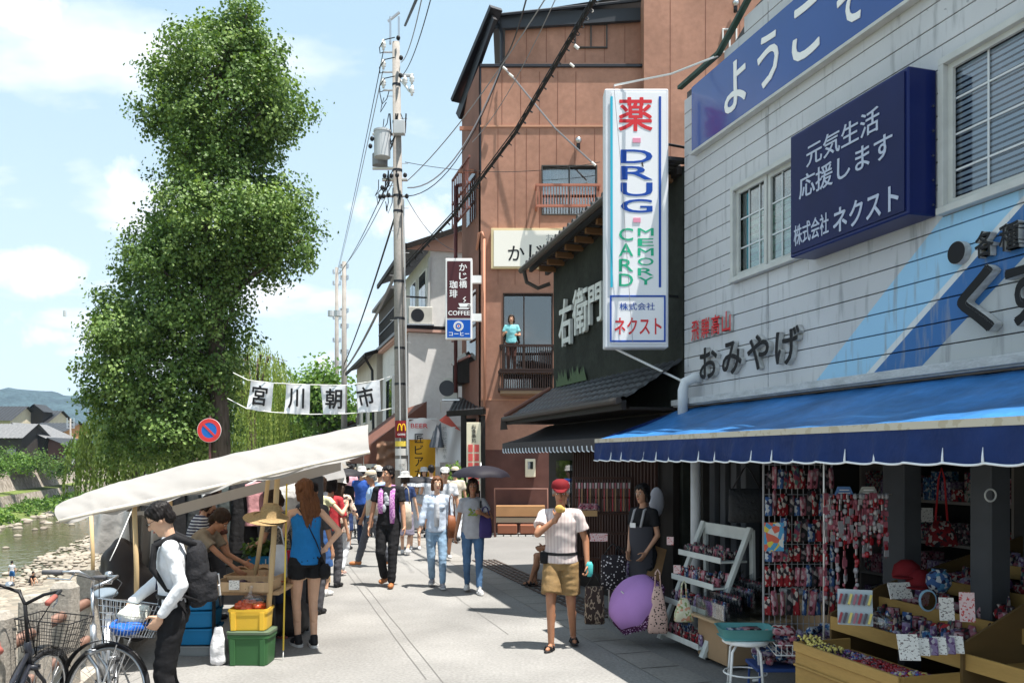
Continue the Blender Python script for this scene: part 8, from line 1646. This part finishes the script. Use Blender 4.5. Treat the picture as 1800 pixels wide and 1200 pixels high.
TANS = M('shoe_tan', (.38, .15, .06), .5); SHB = M('shoe_black', (.02, .02, .022), .5); SHW = M('shoe_white', (.6, .6, .6), .6); SHG = M('shoe_grey', (.3, .3, .33), .7); SOLW = M('sole_white', (.65, .65, .65), .6)
HAT_W = cloth('hat_white', (.5, .49, .48), 12); HAT_B = cloth('hat_beige', (.52, .44, .34), 12); CAPR = cloth('cap_red', (.42, .10, .10), 12)
def stride(a, b_, lead=1):
    """walking feet: a forward distance of the leading foot, b_ trailing"""
    f = (.09*lead, -a, .085); k = (-.08*lead, b_, .12); return dict(fl=f, fr=k) if lead > 0 else dict(fl=k, fr=f)
# 1 the student
p1, J1 = person('student in white shirt and black trousers looking down beside the silver bicycle', at(305, 6.0), -72, 1.61, SKIN_L, ('short', BLACKHAIR), ('long', cloth('shirt_school', (.72, .74, .78), 9), .012, -.02, 'collar'), ('trousers', BLKC, .02), ('shoe', SHB), dict(pitch=30, yaw=-6, lean=2, hl=(.185, -.07, .92), el=(.25, 1, 0), hr=(-.10, -.30, .98), er=(-.3, .9, -.7), hd=dict(pr=(.1, -.5, -.8)), pr=(.2, .2, -1), curl=.6), vox=.009, glasses=True)
h = J1['h']; b = MB(); nb = J1['nb']; b.loft([(nb+Vector((0, -.07-.03*t, -.05-.33*t))*h, Vector((1, 0, 0)), Vector((0, 1, 0)), w, .008) for t, w in ((0, .02), (.1, .016), (.7, .034), (1, .004))], n=8); b.build('necktie', M('tie_navy', (.02, .025, .06), .5), p1, smooth=True)
b = MB(); b.loft([(J1['pel']+J1['sp']*.10*h, J1['lat'], J1['fw'], .158*h, .118*h), (J1['pel']+J1['sp']*.125*h, J1['lat'], J1['fw'], .158*h, .118*h)], n=24); b.build('belt', SHB, p1)
t = thing('backpack', 'black backpack with side pockets worn by the student', 'backpack', p1.location, R(-72), world=False); b = MB(); q = J1['shc']-J1['fw']*.175*h-J1['sp']*.20*h; X3 = J1['lat']; 
b.loft([(q+J1['sp']*z*h, X3, J1['fw'], w*h, d*h, .7) for z, w, d in ((-.26, .09, .04), (-.22, .135, .07), (0, .14, .085), (.16, .125, .07), (.23, .07, .035))], n=24)
b.loft([(q-J1['fw']*.09*h+J1['sp']*z*h, X3, J1['fw'], .12*h, .05*h, .7) for z in (-.22, -.02)], n=20)
place_mesh(remesh(b, .012, [cloth('pack_black', (.02, .02, .023), 22)], 2, lambda co: .01*noise.noise(co*14)), 'pack_body', t)
for sx in (-1, 1): b = MB(); s_ = J1['shc']+X3*sx*.10*h; b.tube([q+J1['sp']*.2*h+X3*sx*.07*h, s_+J1['sp']*.075*h-J1['fw']*.03*h, s_+J1['sp']*.02*h+J1['fw']*.105*h, s_-J1['sp']*.14*h+J1['fw']*.125*h+X3*sx*.03*h, s_-J1['sp']*.30*h+J1['fw']*.03*h+X3*sx*.075*h, q-J1['sp']*.2*h+X3*sx*.13*h], [.024*h, .027*h, .027*h, .026*h, .012*h, .01*h], n=8); b.build('strap', BLKC, t, smooth=True)
for i in range(3): b = MB(); b.tube([q-J1['fw']*.15*h+X3*(.08-.05*i)*h-J1['sp']*(.02+.09*i)*h, q-J1['fw']*.155*h+X3*(.06-.05*i)*h-J1['sp']*(.1+.09*i)*h], .008, n=6); b.build('clip', [STEEL, WHITEP, BLK][i], t)
# 2 the vendor
p, J = person('stooping vendor in olive top with fluffy dark hair reaching over the produce trays', at(337, 8.95), 82, 1.55, SKIN_D, ('fluffy', DARKHAIR), ('short', OLIVE, .03), ('trousers', DGREY, .02), ('shoe', SHB), dict(pel=(0, .12, .90), lean=42, pitch=16, hr=(-.16, -.62, .88), er=(-.3, .4, -1), hl=(.12, -.58, .92), el=(.3, .4, -1)), fem=True, vox=.011)
# 3 woman in the blue tank top
p3, J3 = person('woman with long brown hair, blue tank top and black shorts, hand on hip', at(538, 8.8), -152, 1.68, SKIN_L, ('long', BROWNHAIR), ('tank', BLUET, .019, -.07), ('hotpants', BLKC, .02), ('sneaker', SHB, SOLW), dict(hr=(-.17, .06, 1.00), er=(-1, .35, 0), hl=(.12, -.42, 1.12), el=(.5, .3, -1), fl=(.07, -.06, .08), fr=(-.07, .05, .08), yaw=18, pitch=8, twist=-6, hd=dict(pr=(.5, -.7, -.3))), fem=True, vox=.009)
h = J3['h']; t = thing('shoulder_bag', 'black crossbody bag resting on the hip of the woman in blue', 'bag', p3.location, R(-152), world=False); q = J3['pel']-J3['lat']*.17*h+Vector((0, .10*h, -.14*h)); b = MB(); b.loft([(q+UP*z, Vector((.5, .85, 0)), Vector((.85, -.5, 0)), w, d, .8) for z, w, d in ((-.08, .05, .03), (-.05, .10, .05), (.03, .10, .05), (.07, .06, .025))], n=20); b.build('bag_body', BLKC, t, smooth=True)
b = MB(); lt, fw, sp = J3['lat'], J3['fw'], J3['sp']; b.tube([q+UP*.06, J3['pel']+sp*.2*h-lat_ if False else J3['pel']+sp*.18*h-lt*.08*h-fw*.115*h, J3['shc']-sp*.06*h-fw*.115*h+lt*.03*h, J3['shc']+lt*.09*h-fw*.05*h+sp*.055*h, J3['shc']+lt*.08*h+fw*.09*h-sp*.03*h], .006, n=6); b.build('strap', BLKC, t)
# 4 woman beside her
p4, J4 = person('woman in grey patterned top and navy jeans bending towards the stall', at(506, 9.3), -118, 1.60, SKIN, ('bob', DARKHAIR), ('short', PATG, .024), ('trousers', NAVYJ, .012), ('sandal', M('sandal_pink', (.5, .18, .16), .5)), dict(lean=14, pitch=22, hl=(.15, -.42, 1.02), hr=(-.16, -.36, .98), el=(.4, .5, -1), er=(-.4, .5, -1)), fem=True, vox=.011)
def simple_bag(label, px, py, Y, w, hh, mat, strap, top_py, dep=.05):
    q = P(px, py, Y); t = thing('hand_bag', label, 'bag', q); b = MB(); b.loft([(q+UP*z*hh, Vector((.9, .3, 0)), Vector((-.3, .9, 0)), w*f, dep*g, .6) for z, f, g in ((0, .85, .5), (.06, 1, 1), (.6, .97, .8), (1, .8, .25))], n=20); b.build('bag_body', mat, t, smooth=True); b = MB(); tp = P(px, top_py, Y); b.tube([q+UP*hh-X*w*.6, lerp(q+UP*hh, tp, .85)-X*.03, tp, lerp(q+UP*hh, tp, .85)+X*.03, q+UP*hh+X*w*.6], .009, n=6); b.build('strap', strap, t, smooth=True)
simple_bag('red leather shoulder bag hanging between the two women at the stall', 505, 1003, 9.05, .085, .22, M('bag_red', (.42, .02, .05), .45), BLK, 935); simple_bag('white cloth tote hanging at the edge of the stall table', 489, 1015, 8.75, .10, .34, WHC, WHC, 925)
# 5.. people standing in the middle distance
person('tall man with short black hair in black shirt seen from behind at the far stall', at(523, 13), 175, 1.76, SKIN, ('short', BLACKHAIR), ('short', BLKC, .02), ('trousers', NAVYJ, .014), ('shoe', SHB), dict(hl=(.16, -.3, 1.1)), vox=.016)
person('woman with dark bob, pale yellow top and blue pinafore skirt seen from behind', at(562, 12), 160, 1.64, SKIN_L, ('bob', DARKHAIR), ('capsleeve', cloth('cloth_yellow', (.6, .58, .36), 9), .012), ('skirt', cloth('dress_blue', (.04, .10, .26), 9), .02), ('shoe', SHW), dict(hr=(-.3, -.25, 1.3), er=(-1, 0, -1)), fem=True, vox=.014)
person('woman in brown floral blouse and white trousers wearing a white and green cap', at(597, 14.1), 168, 1.56, SKIN_L, ('long', DARKHAIR), ('half', FLOR, .035, -.16), ('trousers', WHC, .014), ('sandal', M('sandal_pale', (.6, .45, .42), .5)), dict(hl=(.2, -.28, 1.0), hr=(-.2, -.3, 1.05), pitch=12, **stride(.12, .1)), fem=True, vox=.013, hat=('bucket', HAT_W))
p8, J8 = person('man in beige cap, light blue shirt and beige vest walking left', at(655, 15.2), -72, 1.66, SKIN_D, ('short', GREYHAIR), ('short', LBLUE, .022), ('trousers', cloth('jeans_grey', (.08, .085, .10), 12), .02), ('shoe', TANS), dict(hr=(-.24, -.16, .86), hl=(.22, -.05, .84), pitch=8, **stride(.26, .28, -1)), vox=.013, hat=('cap', HAT_B))
h = J8['h']; b = MB(); b.loft([(J8['pel']+J8['sp']*t_*h, J8['lat'], J8['fw'], rx*h, ry*h) for t_, rx, ry in ((.0, .17, .125), (.2, .165, .12), (.42, .16, .115), (.475, .10, .085))], n=20); b.build('vest', BEIGE, p8, smooth=True)
p9, J9 = person('man in black t shirt with pink patterned scarf and black trousers walking towards the camera', at(683, 12.9), -8, 1.77, SKIN, ('short', BLACKHAIR), ('short', BLKC, .024, -.05), ('trousers', BLKC, .018), ('shoe', TANS), dict(yaw=-30, hl=(.26, -.08, .86), hr=(-.28, -.03, .84), **stride(.16, .06)), vox=.012)
h = J9['h']; nb, lt, fw, sp = J9['nb'], J9['lat'], J9['fw'], J9['sp']
for sx, L_ in ((-1, .30), (1, .44)): b = MB(); b.loft([(q_, lt, (fw+UP*e).normalized(), w*h, .018*h, .8) for q_, w, e in ((nb-fw*.045*h+lt*sx*.01*h, .05, 1.5), (nb+lt*sx*.075*h-sp*.005*h, .04, 1), (nb+lt*sx*.085*h+fw*.085*h-sp*.08*h, .038, .3), (nb+lt*sx*.085*h+fw*.122*h-sp*.2*h, .04, 0), (nb+lt*sx*.09*h+fw*.12*h-sp*L_*h, .042, 0), (nb+lt*sx*.085*h+fw*.11*h-sp*(L_+.1)*h, .03, 0))], n=12); b.build('scarf', SCARF, p9, smooth=True)
b = MB(); c_ = J9['shc']+fw*.118*h-sp*.12*h
for dx, dz, rx_, rz_ in ((-.01, .06, .026, .026), (.0, -.0, .04, .05), (.02, -.07, .05, .03), (-.03, -.14, .03, .06), (.03, -.03, .03, .02)): b.ell(c_+lt*dx*h+sp*dz*h, (rx_*h, .012*h, rz_*h))
b.build('shirt_print', WHC, p9, smooth=True); simple_bag('cream cloth tote over the shoulder of the man in black', 714, 930, 12.95, .09, .42, BEIGE, BEIGE, 855)
p10, J10 = person('woman with short brown bob in pale denim shirt and light ripped jeans walking forward', at(768, 12.8), 4, 1.62, SKIN_L, ('bob', BROWNHAIR), ('threeq', cloth('shirt_paledenim', (.50, .58, .70), 9), .026, -.06), ('trousers', DENIML, .012), ('sneaker', SHG, SOLW), dict(yaw=10, hl=(.25, .02, .84), hr=(-.28, -.10, .84), **stride(.2, .16, 1)), fem=True, vox=.012)
h = J10['h']; b = MB(); b.loft([(J10['pel']+J10['sp']*z*h+J10['fw']*.07*h, J10['lat'], J10['fw'], w*h, .085*h) for z, w in ((.04, .045), (.2, .055), (.38, .05), (.44, .03))], n=16); b.build('inner_top', WHC, p10, smooth=True); simple_bag('brown leather shoulder bag of the woman in pale denim', 794, 945, 12.75, .07, .34, M('bag_brown', (.20, .07, .03), .5), M('bag_brown'), 868)
p11, J11 = person('woman in grey printed t shirt and blue jeans carrying a dark parasol', at(831, 12.3), 6, 1.60, SKIN_D, ('bob', DARKHAIR), ('short', GREYT, .026, -.10), ('trousers', DENIM, .008), ('sneaker', SHW, SOLW), dict(hl=(.13, -.20, 1.22), el=(.6, .2, -1), hr=(-.27, -.02, .84), curl=.9, **stride(.18, .16, 1)), fem=True, vox=.012)
hl_ = w2(p11, 6, J11['wL']); umbrella('small black parasol held by the woman in the grey t shirt', Vector((hl_.x-.02, hl_.y-.02, 1.83)), .42, .17, M('umb_violet', (.018, .016, .024), .6), handle=.50)
b = MB()
for i in range(14): rr = random.uniform(.008, .02); b.ell(J11['shc']+J11['fw']*.128*J11['h']+J11['lat']*random.uniform(-.07, .07)-UP*random.uniform(.10, .2), (rr*1.5, .008, rr))
b.build('shirt_print', M('print_green', (.20, .26, .06), .8), p11); simple_bag('navy purple tote bag hanging from the arm of the parasol woman', 853, 945, 12.25, .10, .32, M('bag_navy', (.05, .035, .14), .6), M('bag_navy'), 890)
person('woman in straw sun hat with grey skirt walking behind the man in black', at(712, 17), 172, 1.60, SKIN_L, ('bob', DARKHAIR), ('short', NAVC, .02), ('skirt', cloth('skirt_mauve', (.22, .20, .26), 9), .02), ('shoe', SHW), stride(.12, .1), fem=True, vox=.016, hat=('sunhat', HAT_W))
pc, Jc = person('child in white t shirt walking forward under a black and white parasol', at(730, 18), 5, 1.36, SKIN_L, ('short', BLACKHAIR), ('short', WHC, .03), ('shorts', WHC, .03), ('shoe', SHW), dict(hl=(.1, -.2, 1.2), el=(.6, .2, -1)), vox=.015, child=True); umbrella('small black parasol with white rim held by the child', P(737, 837, 18.0), .36, .14, M('umb_black', (.025, .025, .03), .6), handle=.5, frill=WHC)
person('man in white cap and white shirt behind the woman in pale denim', at(782, 16), 8, 1.70, SKIN, ('short', BLACKHAIR), ('short', WHC, .024), ('shorts', DGREY, .02), ('sneaker', SHW), stride(.14, .12, -1), vox=.015, hat=('cap', HAT_W))
person('man in bright blue shirt and white sun hat further up the street', at(636, 19), 170, 1.68, SKIN, ('short', BLACKHAIR), ('short', cloth('shirt_blue', (.03, .09, .36), 9), .022), ('trousers', NAVYJ, .014), ('shoe', SHB), stride(.1, .1), vox=.018, hat=('bucket', HAT_W)); person('person in white cap just behind the man in the beige cap', at(668, 17.5), 160, 1.68, SKIN, ('short', BLACKHAIR), ('short', LBLUE, .022), ('trousers', DGREY, .014), ('shoe', SHB), stride(.1, .1), vox=.018, hat=('cap', HAT_W))
person('woman in dark clothes under the black parasol at the end of the stalls', at(606, 18), 175, 1.58, SKIN, ('bob', DARKHAIR), ('half', BLKC, .02), ('skirt', NAVC, .02), ('shoe', SHB), dict(hr=(-.1, -.2, 1.2)), fem=True, vox=.018); umbrella('wide black parasol above the woman in dark clothes', P(603, 823, 18), .45, .17, M('umb_black'), handle=.5)
# 18 the old man
p18, J18 = person('old man in red printed cap, pink plaid shirt and khaki shorts eating a snack', at(986, 8.75), -10, 1.67, SKIN_D, ('short', GREYHAIR), ('short', PLAID, .034, -.03, 'collar'), ('shorts', KHAKI, .036), ('sandal', SHB), dict(pel=(0, 0, .92), lean=3, yaw=6, pitch=6, hr=(-.02, -.235, 1.36), er=(-1, -.1, -.9), hl=(.28, -.06, .88), el=(.5, 1, 0), hd=dict(pr=(.35, .1, .9)), pr=(.2, 1, 0), curl=.95, tl=14, tr=-12, fr=(-.085, -.14, .08), fl=(.11, .18, .10)), vox=.009, hat=('cap', CAPR))
q = w2(p18, -10, J18['wR'])+Vector((.03, -.03, .10)); t = thing('snack', 'golden grilled snack held at the mouth of the old man', 'food', q); b = MB(); b.ell(q, (.045, .022, .04), n=14, m=8); b.ell(q+Vector((.03, 0, -.01)), (.03, .018, .03), n=12, m=8); b.build('cracker', M('cracker', (.55, .34, .10), .6, nz=(30, .2)), t, smooth=True)
h = J18['h']; b = MB(); b.loft([(J18['pel']+J18['sp']*z*h, J18['lat'], J18['fw'], .178*h, .132*h) for z in (.055, .085)], n=28); b.build('belt', SHB, p18); b = MB(); q = J18['pel']+J18['sp']*.03*h-J18['lat']*.165*h+J18['fw']*.06*h; b.loft([(q+UP*z, J18['lat'], J18['fw'], .045, .045, .6) for z in (-.06, .05)], n=16); b.build('waist_pouch', BLKC, p18, smooth=True)
q = w2(p18, -10, J18['wL']); t = thing('drink_pouch', 'turquoise drink pouch held in the left hand of the old man', 'drink', q); b = MB(); b.loft([(q+Vector((.02, -.03, z)), X, Vector((0, 1, 0)), w, w*.7) for z, w in ((-.12, .02), (-.09, .035), (.0, .036), (.03, .02))], n=14); b.build('pouch_body', M('pouch_turquoise', (.08, .45, .45), .4), t, smooth=True)
# 19 shopkeeper, 20 seated person
p19, J19 = person('shopkeeper woman with black bob and dark apron standing in the shade under the awning', at(1131, 9.9), -48, 1.60, SKIN, ('bob', BLACKHAIR), ('short', BLKC, .022), ('trousers', BLKC, .02), ('shoe', SHB), dict(hl=(.14, -.12, .92), el=(.7, .8, 0), hr=(-.1, -.16, .92), er=(-.7, .8, 0), pitch=4), fem=True, vox=.011)
h = J19['h']; b = MB(); pe, lt, fw, sp = J19['pel'], J19['lat'], J19['fw'], J19['sp']; b.grid(lambda u, v: pe+lt*math.sin((u-.5)*2.6)*.185*h+fw*(math.cos((u-.5)*2.6)*.15+.005)*h+sp*lerp(.30, -.42, v)*h*(1 if v > 0 else 1), 18, 10); b.build('apron', M('apron_charcoal', (.05, .05, .06), .85), p19, smooth=True)
for sx in (-1, 1): b = MB(); b.tube([pe+lt*sx*.08*h+fw*.15*h+sp*.29*h, J19['shc']+lt*sx*.075*h+fw*.075*h+sp*.02*h, J19['shc']+lt*sx*.07*h-fw*.02*h+sp*.06*h, J19['shc']-lt*sx*.02*h-fw*.115*h-sp*.15*h], .016*h, n=6); b.build('apron_strap', M('strap_grey', (.35, .35, .37), .8), p19, smooth=True)
b = MB(); b.box(pe+fw*.165*h+sp*.31*h-lt*.03*h, (.08, .006, .055)); b.build('name_tag', WHITEP, p19)
person('person seated on a low stool mostly hidden behind the old man', at(990, 12.9), -85, 1.62, SKIN_D, ('short', BLACKHAIR), ('short', BLKC, .02), ('shorts', DGREY, .02), ('sandal', SHB), dict(pel=(0, 0, .48), fl=(.06, -.52, .12), fr=(-.04, -.45, .08), hl=(.12, -.3, .62), hr=(-.12, -.3, .62), tl=20), vox=.014)
t = thing('low_stool', 'low dark stool under the seated person behind the old man', 'stool', at(992, 12.9)); b = MB(); q = at(992, 12.9); b.box(q+UP*.36, (.3, .3, .04)); b.build('seat', BLKWOOD, t)
for sx in (-.12, .12):
    for sy in (-.12, .12): b = MB(); b.cyl(q+Vector((sx, sy, 0)), q+Vector((sx, sy, .34)), .015, n=8); b.build('leg', BLKWOOD, t)
# balcony child, river people
person('child in turquoise shirt standing on the balcony of the brown building', at(899, 21.45, P(0, 656, 21.45).z+.04), -5, 1.38, SKIN, ('bob', DARKHAIR), ('short', TURQ, .03, -.06), ('trousers', BROWNC, .012), None, dict(hl=(.2, -.25, 1.1), hr=(-.18, -.25, 1.15)), vox=.016, child=True)
person('child in white top and blue shorts standing at the water edge of the river beach', at(21, 43, -4.42), 190, 1.12, SKIN_L, ('short', BLACKHAIR), ('short', WHC, .02), ('shorts', cloth('shorts_blue', (.03, .12, .32), 9), .03), None, {}, vox=.022, child=True)
person('child in black top crouching on the stones by the river', at(55, 42.5, -4.42), 60, 1.15, SKIN, ('short', BLACKHAIR), ('short', BLKC, .02), ('shorts', DGREY, .02), None, dict(pel=(0, .1, .28), lean=30, fl=(.1, -.25, .08), fr=(-.1, -.25, .08), hl=(.15, -.5, .25), hr=(-.15, -.5, .25)), vox=.022, child=True)
person('woman in navy striped blouse leaning behind the vendor', at(334, 10.0), 120, 1.50, SKIN, ('bob', DARKHAIR), ('half', STRIPE, .03), ('trousers', DGREY, .02), ('shoe', SHB), dict(lean=18, pitch=15), fem=True, vox=.014); person('woman with dark hair in black top looking at clothes behind the stall', at(372, 10.25), 150, 1.56, SKIN, ('mid', DARKHAIR), ('half', BROWNC, .02), ('trousers', DGREY, .02), ('shoe', SHB), dict(pitch=10, hl=(.2, -.3, 1.2)), fem=True, vox=.014)
for px, Y, tp, hr_, lb in ((452, 12.2, NAVC, 'bob', 'shopper in navy top behind the hanging dresses'), (487, 11.6, BLKC, 'mid', 'long haired shopper in black between the bamboo poles'), (548, 10.6, DGREY, 'short', 'shopper in dark grey top just past the woman in blue'), (582, 12.8, REDC, 'bob', 'shopper in red top beside the floral blouse')): person(lb, at(px, Y), 165, 1.6, SKIN, (hr_, BLACKHAIR), ('half', tp, .02), ('trousers', DGREY, .02), ('shoe', SHB), dict(hl=(.16, -.3, 1.1)), fem=hr_ != 'short', vox=.016)
# 30 far crowd, small in the picture: each a person with own clothes
rnd = random.Random(77); TOPS = [('white', WHC), ('red', REDC), ('navy', NAVC), ('grey', GREYT), ('pink', PINKC), ('black', BLKC), ('beige', BEIGE), ('turquoise', TURQ)]; BOTS = [('dark', DGREY), ('denim', DENIM), ('white', WHC), ('khaki', KHAKI)]; HT = [(None, 'bare head'), ('bucket', 'white hat'), ('cap', 'beige cap'), (None, 'bare head')]
for i, (px, Y) in enumerate([(545, 16.5), (578, 20), (588, 24), (600, 28), (615, 22), (620, 31), (628, 26), (641, 23), (648, 29), (657, 34), (664, 21), (672, 26), (690, 24), (700, 30), (610, 38), (640, 40), (758, 20.5), (745, 22), (800, 19.5), (655, 45)]):
    tp, tm = TOPS[(i*3) % 8]; bt, bm = BOTS[(i*5) % 4]; hk, hn = HT[i % 4]
    person(f'person in {tp} top, {bt} bottoms and {hn}, {["walking away", "coming closer"][i % 2]} far up the street', at(px, Y), [178, 3][i % 2]+rnd.uniform(-25, 25), rnd.uniform(1.52, 1.72), SKIN, (['short', 'bob'][i % 2], [BLACKHAIR, DARKHAIR][i % 2]), ('short', tm, .03), (['trousers', 'shorts', 'skirt'][i % 3], bm, .02), ('shoe', SHB), stride(rnd.uniform(.05, .2), .12, [1, -1][i % 2]), fem=i % 2 == 1, vox=.024, hat=(hk, HAT_W if hk == 'bucket' else HAT_B) if hk else None, group='people further up the market street')
q = at(635, 20.5); t = thing('pushchair', 'small white and red pushchair in the crowd beyond the man in blue', 'pushchair', q); b = MB(); b.loft([(q+Vector((0, .05*z, .35+z*.5)), X, Vector((0, 1, 0)), .19, .16, .7) for z in (0, .5, 1)], n=16); b.build('seat', WHC, t, smooth=True)
b = MB(); b.tube([q+Vector((-.2, -.25, .1)), q+Vector((-.18, .25, 1.0)), q+Vector((.18, .25, 1.0)), q+Vector((.2, -.25, .1))], .012, n=6); b.tube([q+Vector((-.2, .3, .1)), q+Vector((-.18, -.1, .6))], .012, n=6); b.tube([q+Vector((.2, .3, .1)), q+Vector((.18, -.1, .6))], .012, n=6); b.build('frame', DMETAL, t)
for sx in (-.2, .2):
    for sy in (-.27, .3): b = MB(); b.tube([q+Vector((sx, sy+.08*math.cos(a), .09+.08*math.sin(a))) for a in [j*math.pi/6 for j in range(12)]], .015, n=6, closed=True); b.build('wheel', BLK, t)
# planter and rail before the brown wall
t = thing('metal_rail', 'brown tubular rail standing on the pavement before the brown building', 'rail', P(915, 940, 20.8)); b = MB(); b.tube([P(870, 948, 20.8), P(870, 859, 20.8), P(962, 859, 20.8), P(962, 948, 20.8)], .028, n=8); b.build('rail', M('rail_maroon', (.18, .09, .07), .5), t, smooth=True)
t = thing('wooden_bench', 'low plank bench along the base of the brown wall', 'bench', P(915, 945, 21.3)); b = MB(); bx(b, 872, 889, 958, 907, 21.2, 21.6); b.build('plank', M('bench_plank', (.38, .21, .10), .7, nz=(3, .15)), t); b = MB(); bx(b, 872, 909, 958, 918, 21.25, 21.5); b.build('shelf', M('shelf_pale', (.42, .40, .3), .8), t)
for i in range(2):
    t = thing('flower_box', ['left terracotta flower box under the plank bench', 'right terracotta flower box under the plank bench'][i], 'flower box', P(890+i*38, 940, 21.0)); b = MB(); bx(b, 874+i*40, 922, 909+i*40, 938, 21.0, 21.3); b.build('box', M('terracotta_dark', (.22, .085, .05), .8), t, bevel=.02)
t = thing('block_row', 'row of pale hollow concrete blocks along the pavement edge by the bench', 'concrete blocks', P(915, 950, 20.9)); b = MB()
for i in range(7): bx(b, 873+i*13, 941, 884+i*13, 949, 20.85, 21.05)
b.build('blocks', M('block_pale', (.48, .47, .45), .9), t)
